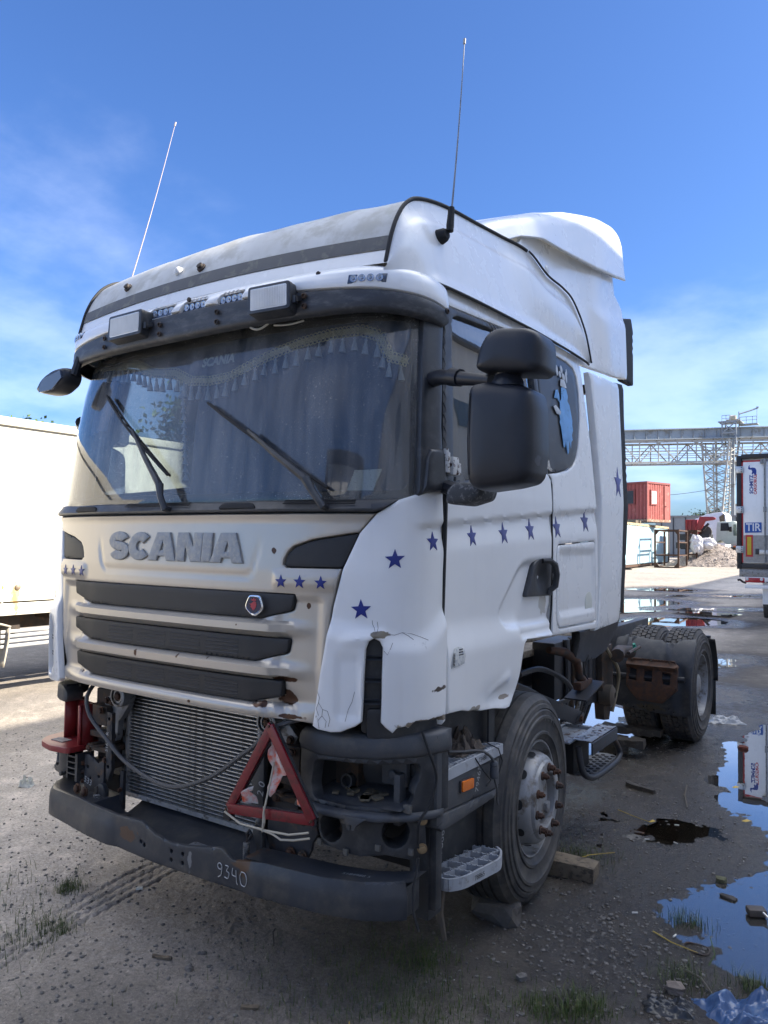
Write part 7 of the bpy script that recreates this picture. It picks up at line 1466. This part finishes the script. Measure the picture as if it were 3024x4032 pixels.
mb = MB(); mb.lathe((.80, 3.95, .60), (1, .1, 0), [(.05, -.08), (.085, -.06), (.085, .03), (.06, .05), (.03, .055), (.03, .03)], 20); mb.build('air_bag', mat('dusty_brown', (.10, .08, .06), .8, var=.25), TR)
mb = MB(); mb.beam((.90, 1.75, 1.0), (.98, 2.80, .64), .03, .10); mb.build('bracket_arm', M_steel, TR, bevel=.01); bolt((1.0, 2.72, .665), (1, 0, 0), .02, M_rusty)
mb = MB(); mb.tube([(.9, 3.86, .94), (.82, 4.2, .93), (.75, 4.75, .86)], .055, 10); mb.tube([(.95, 4.0, .95), (.85, 4.7, .92)], .014, 6); mb.build('tie_rod', M_rustyd, TR)
mb = MB(); mb.tube([(.83, 4.58, .955), (.83, 4.60, .93), (.84, 4.58, .90), (.83, 4.6, .885)], [.012, .018, .015, .008], 7); mb.build('cable_tie', mat('green_tie', (.03, .32, .22), .5), TR)
# hook of bent scrap above the wheel
mb = MB(); mb.tube([(1.05, 2.02, 1.20), (1.08, 2.2, 1.17), (1.1, 2.36, 1.10), (1.1, 2.4, 1.0), (1.1, 2.46, .97)], [.022, .03, .028, .03, .03], 8); mb.box((1.11, 2.45, .945), (.05, .22, .05)); o = mb.build('bent_bracket', M_rusty, TR, bevel=.008)
mb = MB(); mb.box((1.13, 2.42, .915), (.14, .34, .010), Matrix.Rotation(.2, 3, 'X')); mb.build('bracket_foot', M_steel, o)
hose('hanging_wire', [(1.12, 2.52, 1.12), (1.12, 2.45, 1.02), (1.13, 2.5, .95), (1.12, 2.48, .82), (1.1, 2.35, .72)], .004, M_rubber)
# fuel tank bracket step with holes, and the tubular step below it
ck = mat('chipped_grey', (.30, .33, .37), .45, metal=.3, col2=RUST, cover=.44, nscale=16, edge=.08, var=.12)
f = lambda y, x: np.stack([x, y, .615 + 0 * y], -1)
hl = [roundp([(2.42 + i * .05, .985 + .0), (2.45 + i * .05, .985), (2.45 + i * .05, 1.0), (2.42 + i * .05, 1.0)], .006, 2) for i in range(0)]
slot_h = [circ(2.42, 1.145, .010, 8), circ(2.50, 1.15, .010, 8), circ(2.58, 1.145, .010, 8), circ(2.66, 1.15, .010, 8), circ(2.74, 1.145, .010, 8), circ(2.46, 1.12, .008, 8), circ(2.62, 1.12, .008, 8), circ(2.54, 1.175, .008, 8), circ(2.70, 1.175, .008, 8)]
sb = panel('bracket_step', [(2.34, 1.08), (2.84, 1.08), (2.84, 1.20), (2.34, 1.20)], f, ck, TR, g=.05, thick=-.004, rr=.006, holes=slot_h)
mb = MB(); mb.box((1.205, 2.59, .575), (.012, .50, .075)); mb.box((1.14, 2.845, .58), (.13, .012, .07)); mb.build('step_lip', M_steel, sb, bevel=.004)
mb = MB(); mb.box((.98, 2.52, .60), (.2, .45, .012)); mb.box((.9, 2.6, .608), (.02, .5, .03)); mb.box((.98, 2.7, .612), (.2, .03, .03)); mb.build('bracket_web', ck, sb, bevel=.004)
mb = MB(); mb.box((.98, 2.55, .48), (.18, .30, .2)); mb.build('step_block', M_rubber, TR, bevel=.02)
mb = MB(); P = np.array([(1.12, 2.34, .58), (1.13, 2.34, .50), (1.145, 2.36, .42), (1.16, 2.44, .375), (1.17, 2.55, .36), (1.175, 2.8, .36), (1.175, 2.95, .37), (1.17, 3.02, .40), (1.16, 2.98, .47), (1.14, 2.86, .58)])
mb.tube([smooth_curve(np.arange(10.), P, q) for q in np.linspace(0, 9, 50)], .020, 10); tb = mb.build('tube_step', M_steel, TR)
dm = [circ(2.47 + i * .062 + .03 * (j % 2), 1.05 + j * .033, .014, 10) for i in range(8) for j in range(4)]
pl_ = panel('step_plate', roundp([(2.42, 1.02), (2.96, 1.02), (2.99, 1.10), (2.96, 1.17), (2.50, 1.17), (2.42, 1.10)], .03, 3), lambda y, x: np.stack([x, y, .385 + .02 * (y - 2.7)], -1), mat('step_plate_grey', (.20, .205, .21), .5, metal=.4, var=.2, nscale=12, col2=(.08, .075, .07), cover=.44), tb, g=.05, thick=-.01, rr=.004)
for h_ in dm:
    c = np.array(h_).mean(0)
    if c[0] > 2.94: continue
    mb = MB(); mb.lathe((c[1], c[0], .386 + .02 * (c[0] - 2.7)), (0, 0, 1), [(.014, -.002), (.014, .003), (.006, .0015)], 10); mb.build('step_dimple', M_rubber, pl_)
# rear mudguard with rusty bracket
def mg(x, z):
    r = .60; return np.stack([np.asarray(x) + 0 * z, 5.44 - np.sqrt(np.maximum(.02, r * r - (np.asarray(z) - .50) ** 2)) + .0 * x, np.asarray(z) + 0 * x], -1)
def mgd(x, z):
    h = 0
    for c in (.655, .705, 1.02, 1.065): h = h + .016 * sst((.012 - np.abs(x - c)) / .006) * sst((z - .82) / .01) * sst((1.0 - z) / .02)
    h = h + .02 * sst((1.19 - np.abs(x - 0) ) * 0) - .018 * sst((.05 - np.abs(x - 1.165)) / .02) * sst((.78 - z) / .08) * sst((z - .30) / .1)
    return h
for sg in (1, -1):
    P = [(.545, .955), (.60, .965), (.64, .985), (.66, .95), (.73, .97), (.80, .962), (.87, .955), (.96, .955), (.985, .935), (1.08, .935), (1.12, .965), (1.25, .985), (1.262, .93), (1.255, .60), (1.25, .33), (1.19, .305), (.95, .31), (.72, .33), (.56, .345), (.53, .40), (.525, .7)]
    M_ = panel('mudguard', P if sg > 0 else [(-a, b) for a, b in P][::-1], mg, mat('mudguard_black%d' % sg, (.030, .034, .042), .5, var=.2, nscale=7, col2=(.065, .065, .065), cover=.42, edge=.3, bump=.2, bscale=120, rvar=.08, spots=[((.9, 4.87, .36), (.12, .2, .03), (.06, .05, .035))]), TR, g=.03, thick=.012, rr=.006, disp=mgd, back=True,
               holes=[circ(sg * a, b, .006, 8) for a, b in ((.66, .365), (.69, .37), (.84, .36), (.87, .362), (1.03, .362), (1.06, .365), (.75, .345), (.93, .34), (1.10, .34))])
    if sg > 0:
        PR = [(.70, .795), (1.115, .795), (1.145, .76), (1.145, .545), (1.02, .415), (.80, .42), (.70, .545), (.69, .77)]
        wins = [[(.72, .71), (.785, .705), (.785, .60), (.72, .605)], [(.855, .70), (.925, .70), (.925, .60), (.86, .60)], [(1.01, .69), (1.085, .685), (1.08, .585), (1.02, .59)]]
        def prd(x, z): return .035 * sst((.025 - np.abs(z - .735)) / .02) + .012 * sst((z - .775) / .01) + .010 * sst((.012 - np.abs(z - .565)) / .012)
        rp_ = panel('rusty_bracket', PR, lambda x, z: mg(x, z) - np.array([0, .055, 0]), mat('flaky_rust', (.085, .040, .022), .85, var=.4, nscale=14, col2=(.045, .03, .026), cover=.46, edge=.25, bump=.7, bscale=80), M_, g=.025, thick=.03, rr=.01, disp=prd, holes=wins)
        for x in (.74, .91, 1.07): bolt(Vector(mg(x, .782)) + Vector((0, -.07, 0)), (0, -1, .2), .008, M_rustyd, rp_)
    mb = MB(); f = lambda u, v: Vector((sg * (.62 + .64 * u), 5.42 + .60 * math.cos(v) + .02, .50 + .60 * math.sin(v))); mb.sheet(f, (0, .5, 1), np.linspace(-.05, .72, 10))
    mb.sheet(lambda u, v: Vector((sg * (.62 + .62 * u), 6.04, .47 - .34 * v)), (0, .5, 1), (0, .5, 1)); o = mb.build('rear_flap', M_rubber, TR, fix=False); o.modifiers.new('th', 'SOLIDIFY').thickness = .012
mb = MB(); mb.box((0, 4.8, .62), (1.1, .05, .06)); mb.tube([(.3, 4.82, .62), (1.2, 4.84, .64)], .025, 8); mb.build('mudguard_stay', M_steel, TR)
mb = MB(); mb.box((0, 6.5, .7), (2.2, .1, .14)); mb.box((.9, 6.52, .8), (.4, .06, .13)); mb.box((-.9, 6.52, .8), (.4, .06, .13)); mb.build('rear_bar', M_steel, TR)
# ------------------------------------------------------------------ stones, grass, litter
def rock_mesh(r, k=1.0, seed=0, sub=1):
    bm = bmesh.new(); bmesh.ops.create_icosphere(bm, subdivisions=sub, radius=1); rr = random.Random(seed)
    sc = (r * rr.uniform(.8, 1.3), r * rr.uniform(.6, 1.0), r * rr.uniform(.4, .75))
    V = [(v.co.x * sc[0] * rr.uniform(.75, 1.15), v.co.y * sc[1] * rr.uniform(.75, 1.15), v.co.z * sc[2] * rr.uniform(.75, 1.15)) for v in bm.verts]; F = [[v.index for v in f.verts] for f in bm.faces]; bm.free()
    return np.array(V), np.array(F)
def scatter(name, n, area, smin, smax, m, seed, power=2.6):
    g = np.random.default_rng(seed); xs, ys_ = area(g, n); zs = ground_z(xs, ys_)[0]; base = [rock_mesh(1, 1, s_, 1) for s_ in range(8)]; V = []; F = []; k = 0
    for x, y, z in zip(xs, ys_, zs):
        b, f = base[g.integers(8)]; r = smin + (smax - smin) * g.random() ** power; a = g.random() * 6.28; c, s_ = math.cos(a), math.sin(a)
        V.append(np.stack([x + r * (b[:, 0] * c - b[:, 1] * s_), y + r * (b[:, 0] * s_ + b[:, 1] * c), z + r * (b[:, 2] + .15)], -1)); F.append(f + k); k += len(b)
    return tag(from_np(name, np.vstack(V), np.vstack(F), m, None, False), kind='stuff')
def view_area(r0, r1, p=1.4):
    def f(g, n): r = r0 + (r1 - r0) * g.random(n) ** p; t = th0 + g.uniform(-.5, .5, n); return CX + r * np.cos(t), CY + r * np.sin(t)
    return f
def blob_area(cs):
    def f(g, n):
        c = np.array(cs)[g.integers(len(cs), size=n)]; return c[:, 0] + g.normal(0, 1, n) * c[:, 2], c[:, 1] + g.normal(0, 1, n) * c[:, 2]
    return f
M_grav = mat('gravel_stone', (.13, .122, .115), .85, var=.45, nscale=25, col2=(.14, .13, .12), cover=.45, bump=.4)
M_gravl = mat('pale_chip', (.5, .49, .46), .8, var=.2, nscale=25)
scatter('gravel', 11000, view_area(1.9, 8), .002, .011, M_grav, 3)
scatter('gravel', 1500, blob_area([(1.62, .9, .18), (1.75, 1.25, .16), (1.9, 1.0, .15), (1.6, 1.5, .16), (1.45, 1.25, .12), (-1.2, .6, .35), (-.9, -.2, .25), (.2, -.1, .3)]), .002, .013, M_grav, 4)
scatter('pale_chip', 70, view_area(2.0, 6), .002, .006, M_gravl, 5)
def grass(spots, n, seed, hmin, hmax):
    g = np.random.default_rng(seed); V = []; F = []
    for _ in range(n):
        cx, cy, sp = spots[g.integers(len(spots))]; x, y = cx + g.normal() * sp, cy + g.normal() * sp; z = gz0(x, y); h = g.uniform(hmin, hmax); a = g.random() * 6.28; w = .0016; b = g.uniform(.1, .7) * h; dx, dy = math.cos(a), math.sin(a); k = len(V)
        for t in (0, .5, 1): q = w * (1 - t * .9); px_, py_ = x + dx * b * t * t, y + dy * b * t * t; V += [(px_ - dy * q, py_ + dx * q, z - .004 + h * t * (1 - .2 * t)), (px_ + dy * q, py_ - dx * q, z - .004 + h * t * (1 - .2 * t))]
        F += [(k, k + 1, k + 3, k + 2), (k + 2, k + 3, k + 5, k + 4)]
    return V, F
gzi = {}
def gz0(x, y):
    k = (round(x, 2), round(y, 2))
    if k not in gzi: gzi[k] = gz(x, y)
    return gzi[k]
M_gr = mat('grass_blade', (.062, .095, .022), .7, var=.35, nscale=30, col2=(.14, .13, .05), cover=.42)
V, F = grass([(1.15, 2.08, .07), (1.25, 2.15, .1), (1.05, .66, .06), (1.72, .72, .05), (1.66, .62, .05), (2.0, 1.15, .06), (1.15, .30, .1), (1.56, .62, .05), (.95, .2, .15), (1.35, .45, .12), (-.82, .17, .04), (-.55, -.3, .12), (-.5, -.12, .06), (2.25, 1.25, .05), (.8, .55, .2), (1.9, 1.7, .05), (.98, .62, .10), (1.1, .5, .16), (1.72, .74, .07), (.75, .1, .25), (1.3, .25, .2), (-.95, -.05, .2)], 5200, 11, .015, .085)
tag(from_np('grass', V, F, M_gr, None, False), kind='stuff')

def solid(name, label, cat, mb, m, group=None, **k): return tag(mb.build(name, m, None, **k), label, cat, group)
def wobble(mb, a, seed=0):
    rr = random.Random(seed); mb.v = [tuple(c + rr.uniform(-a, a) for c in v) for v in mb.v]; return mb
def block(P4, z, h, a=.004, seed=1, cuts=6):
    P = [np.array(p) for p in P4]; mb = MB(); us = np.linspace(0, 1, cuts); rr = random.Random(seed)
    def fn(u, q):
        A = P[0] * (1 - u) + P[1] * u; B = P[3] * (1 - u) + P[2] * u; ring = [(A, 0), (A, h), (B, h), (B, 0)][q]
        return Vector((ring[0][0], ring[0][1], z + ring[1]))
    V = [fn(u, q) + Vector((rr.uniform(-a, a), rr.uniform(-a, a), rr.uniform(-a, a))) for u in us for q in range(4)]
    F = [(i * 4 + q, (i + 1) * 4 + q, (i + 1) * 4 + (q + 1) % 4, i * 4 + (q + 1) % 4) for i in range(cuts - 1) for q in range(4)] + [(0, 1, 2, 3), tuple((cuts - 1) * 4 + q for q in (3, 2, 1, 0))]
    return mb.add(V, F)
solid('wood_block', 'sawn timber block lying behind the front tyre as a wheel chock', 'wood block', block([(1.12, 1.80), (1.385, 1.83), (1.375, 1.96), (1.12, 1.95)], gz(1.25, 1.9) - .012, .085, .003, 3), M_wood, bevel=.006)
RV, RF = rock_mesh(1, 1, 5, 3)
def rock(name, label, cat, c, s, m, seed, rz=0, group=None, kz=.5):
    v, f = rock_mesh(1, 1, seed, 2); rr = np.random.default_rng(seed); v = v / np.linalg.norm(v, axis=1)[:, None]; v = np.sign(v) * np.abs(v) ** .62 * .8
    v = v * (1 + .16 * rr.standard_normal((len(v), 1)) * .6); ca, sa = math.cos(rz), math.sin(rz); v = v * np.array(s); v = np.stack([v[:, 0] * ca - v[:, 1] * sa, v[:, 0] * sa + v[:, 1] * ca, v[:, 2]], -1)
    o = from_np(name, v, f, m, None, False); o.location = (c[0], c[1], gz(*c) + s[2] * kz); return tag(o, label, cat, group)
rock('stone_chock', 'broken stone slab wedged in front of the front tyre', 'stone', (1.115, 1.20), (.15, .095, .085), M_stone, 21, .15, None, .5)
rock('stone', 'angular brown stone at the puddle edge above the blue sheet', 'stone', (1.985, 1.05), (.045, .032, .032), mat('brown_stone', (.17, .14, .12), .85, var=.3, nscale=20, bump=.5), 22, .3)
rock('brick_piece', 'red brick fragment standing in the far end of the puddle', 'brick', (1.60, 5.34), (.05, .04, .045), mat('brick_red', (.16, .045, .028), .8, var=.3, nscale=20), 23, .3)
rock('mud_clod', 'dark mud clod rising out of the blue puddle', 'clod', (2.01, 2.09), (.055, .028, .016), mat('mud', (.035, .03, .026), .7, var=.3, bump=.8), 24, -.3)
rock('moss_clump', 'pale mossy clump in the puddle behind the mud clod', 'moss', (1.945, 2.27), (.035, .03, .02), mat('moss', (.10, .10, .055), .95, var=.4, bump=.8), 25, 0)
for k, (x, y, s_) in enumerate(((.25, .02, .022), (1.43, .78, .028), (1.06, .27, .018))):
    rock('stone', ('single grey stone on dry dirt left of the grass tufts', 'small dark stone pair lying alone between grass tufts', 'pale stone on the dirt near the bottom edge of the picture')[k], 'stone', (x, y), (s_, s_ * .8, s_ * .7), M_grav, 30 + k, k, 'loose stones on the dirt')
solid('wood_stick', 'dark flat piece of wood on wet ground between the two tyres', 'wood piece', block([(1.04, 3.60), (1.265, 3.525), (1.275, 3.56), (1.05, 3.64)], gz(1.15, 3.57), .03, .004, 5), M_woodd)
def twig(pts, r, m, name, label, seed=0):
    mb = MB(); P = [Vector((x, y, gz(x, y) + z)) for x, y, z in pts]; mb.tube(P, [r * (1 - .5 * i / len(P)) for i in range(len(P))], 5); return solid(name, label, 'twig', mb, m)
M_straw = mat('straw_yellow', (.42, .30, .06), .7, var=.2); M_twig = mat('twig_grey', (.10, .085, .07), .85, var=.3)
twig([(1.43, 3.85, .01), (1.47, 3.6, .012), (1.54, 3.35, .01)], .006, M_twig, 'twig', 'straight grey twig between the rear tyre and the puddle')
twig([(1.16, 3.02, .01), (1.3, 2.95, .012), (1.40, 2.93, .01)], .003, M_straw, 'straw', 'yellow straw ending at a yellow leaf on the dark puddle')
twig([(1.18, 2.0, .012), (1.27, 2.12, .03), (1.37, 2.26, .02)], .003, M_straw, 'straw', 'yellow straw stalk leaning beside the timber block')
twig([(1.79, 1.47, .01), (1.88, 1.43, .008), (2.0, 1.41, .008)], .0035, M_straw, 'straw', 'yellow straw at the left shore of the puddle')
twig([(1.99, 1.21, .008), (2.06, 1.17, .02), (2.12, 1.10, .006)], .006, M_twig, 'twig', 'grey branch running into the water by the blue sheet')
twig([(2.06, 1.33, .01), (2.08, 1.36, .05), (2.05, 1.42, .09)], .0028, mat('reed', (.09, .14, .04), .6), 'plant_stem', 'bent green stem standing at the puddle shore')
twig([(.43, .35, .01), (.36, .42, .015), (.33, .47, .01)], .004, M_twig, 'twig', 'forked twig lying in the middle of the foreground dirt')
twig([(1.12, -.02, .01), (1.02, .12, .01)], .0035, M_straw, 'straw', 'pale dry stalk on the dirt at the bottom of the picture')
for k, (x, y, l, a) in enumerate(((.06, -.02, .09, .4), (.62, -.05, .07, .5), (-.52, .35, .03, .8))):
    solid('wood_chip', ('grey weathered wood splinter on the dirt below the bumper', 'second bleached splinter nearer the bottom edge', 'small white chip beside the tyre tracks')[k], 'wood chip', block([(x, y), (x + l * math.cos(a), y + l * math.sin(a)), (x + l * math.cos(a) - .012, y + l * math.sin(a) + .016), (x - .01, y + .014)], gz(x, y), .010, .002, 40 + k), M_wood if k < 2 else M_paper)
M_leaf = mat('yellow_leaf', (.50, .34, .05), .6, var=.15)
for k, (x, y, s_) in enumerate(((1.41, 2.93, .022), (1.73, 4.08, .03), (1.92, 3.3, .03), (.9, 7.2, .03))):
    mb = MB(); z = gz(x, y) + .012; mb.add([(x - s_, y, z), (x, y - s_ * .5, z + .004), (x + s_, y + .004, z + .012), (x, y + s_ * .6, z + .014)], [(0, 1, 3), (1, 2, 3)])
    solid('leaf', ('yellow leaf at the corner of the dark puddle under the truck', 'curled brown yellow leaf on the speckled water', 'yellow leaf at the right picture edge in the puddle', 'yellow leaf on dry ground beyond the rear tyre')[k], 'leaf', mb, M_leaf, 'fallen yellow leaves', smooth=False)
for k, (x, y, a) in enumerate(((1.46, 2.62, .3), (1.62, 2.66, -.6), (1.55, 3.0, .1), (1.88, 1.50, 1.3), (1.67, 1.6, .5))):
    mb = MB(); z = gz(x, y) + .010; mb.cyl((x - .014 * math.cos(a), y - .014 * math.sin(a), z), (x + .014 * math.cos(a), y + .014 * math.sin(a), z + .002), .004, n=7)
    solid('cigarette_butt', ('cigarette butt at the near left shore of the dark puddle', 'cigarette butt at the near right corner of the dark puddle', 'cigarette butt beyond the dark puddle', 'cigarette butt by the straw on the shore', 'crushed pale butt on dry gravel')[k], 'cigarette butt', mb, mat('butt_white', (.62, .60, .55), .8) if 'butt_white' not in MATS else MATS['butt_white'], 'cigarette butts on the wet ground')
mb = MB(); z = PUD[0][3]; c = Vector((1.985, 1.455, z + .006)); mb.tube([c + Vector((.055 * math.cos(a), .045 * math.sin(a), .003 * math.sin(3 * a))) for a in np.linspace(0, 6.283, 28)[:-1]], .0045, 6, True); solid('ring_lid', 'rusty ring of a can lid half sunk at the shore', 'lid', mb, M_rustyd)
PL_ = thing('padlock', 'brown padlock like fitting with steel shackle lying in the puddle', 'padlock', (2.17, 1.95, PUD[0][3]), .5)
mb = MB(); mb.box((0, .02, .022), (.085, .06, .035)); mb.build('lock_body', mat('brown_body', (.07, .055, .045), .6, var=.2), PL_, bevel=.008)
mb = MB(); mb.tube([(.02, 0, .03), (.03, -.05, .025), (.055, -.065, .02), (.085, -.05, .012), (.095, -.01, .012)], .006, 7); mb.build('shackle', M_alu, PL_)
# crushed plastic sheets
def sheetobj(name, label, cat, c, sx, sy, h, m, seed, rz=0, n=60, z0=.0):
    us = np.linspace(-1, 1, n); ca, sa = math.cos(rz), math.sin(rz); V = []
    for u in us:
        for v in us:
            a = 1 + .25 * fbm(np.array([u * 2 + seed]), np.array([v * 2]), 2)[0]; X0, Y0 = u * sx * a, v * sy * a; hh = h * (.35 + 1.5 * abs(fbm(np.array([u * 1.7 + seed * 3]), np.array([v * 1.7 + seed]), 4)[0]))
            V.append((c[0] + X0 * ca - Y0 * sa, c[1] + X0 * sa + Y0 * ca, z0 + hh * min(1, 3.0 * (1 - max(abs(u), abs(v))) + .08)))
    F = [(i * n + j, (i + 1) * n + j, (i + 1) * n + j + 1, i * n + j + 1) for i in range(n - 1) for j in range(n - 1)]
    return tag(from_np(name, V, F, m, None, True, 50), label, cat)
sheetobj('plastic_sheet', 'crumpled blue plastic sheet at the lower right corner', 'plastic sheet', (2.33, 1.02), .22, .16, .085, mat('blue_plastic', (.045, .09, .20), .25, var=.25, nscale=6, col2=(.10, .17, .30), cover=.40, spec=.6), 4, .55, z0=gz(2.3, 1.0) - .01)
sheetobj('plastic_scrap', 'torn clear plastic scraps on the ground behind the rear tyre', 'plastic', (1.27, 6.33), .17, .11, .05, mat('clear_scrap', (.36, .37, .38), .2, var=.3, nscale=15), 7, .5, z0=gz(1.27, 6.33))
sheetobj('black_film', 'black film half buried in dirt beside the brown stone', 'plastic film', (1.99, .92), .09, .06, .03, mat('black_film_ground', (.02, .022, .026), .35), 9, .2, z0=gz(1.99, .92))
sheetobj('plastic_scrap', 'pale plastic scrap on the left edge of the yard', 'plastic', (-2.55, .96), .05, .04, .06, mat('pale_scrap', (.5, .5, .44), .5), 12, .5, z0=gz(-2.55, .96))
for k, (x0, y0, x1, y1, z) in enumerate(((.45, 4.80, .985, 4.89, .14), (.5, 4.30, .95, 4.42, .14))):
    solid('dark_plank', ('longer black weathered plank under the frame before the rear tyres', 'shorter black plank under the frame nearer the tube step')[k], 'plank', block([(x0, y0), (x1, y1), (x1 - .01, y1 + .14), (x0, y0 + .14)], z - .05, .06, .010, 60 + k, 12), M_woodd, 'dark planks under the truck')
solid('prop_block', 'dark timber prop standing under the end of the black planks', 'wood block', block([(.6, 4.45), (.72, 4.45), (.72, 4.8), (.6, 4.8)], gz(.65, 4.6) - .02, .13, .006, 71), M_woodd)
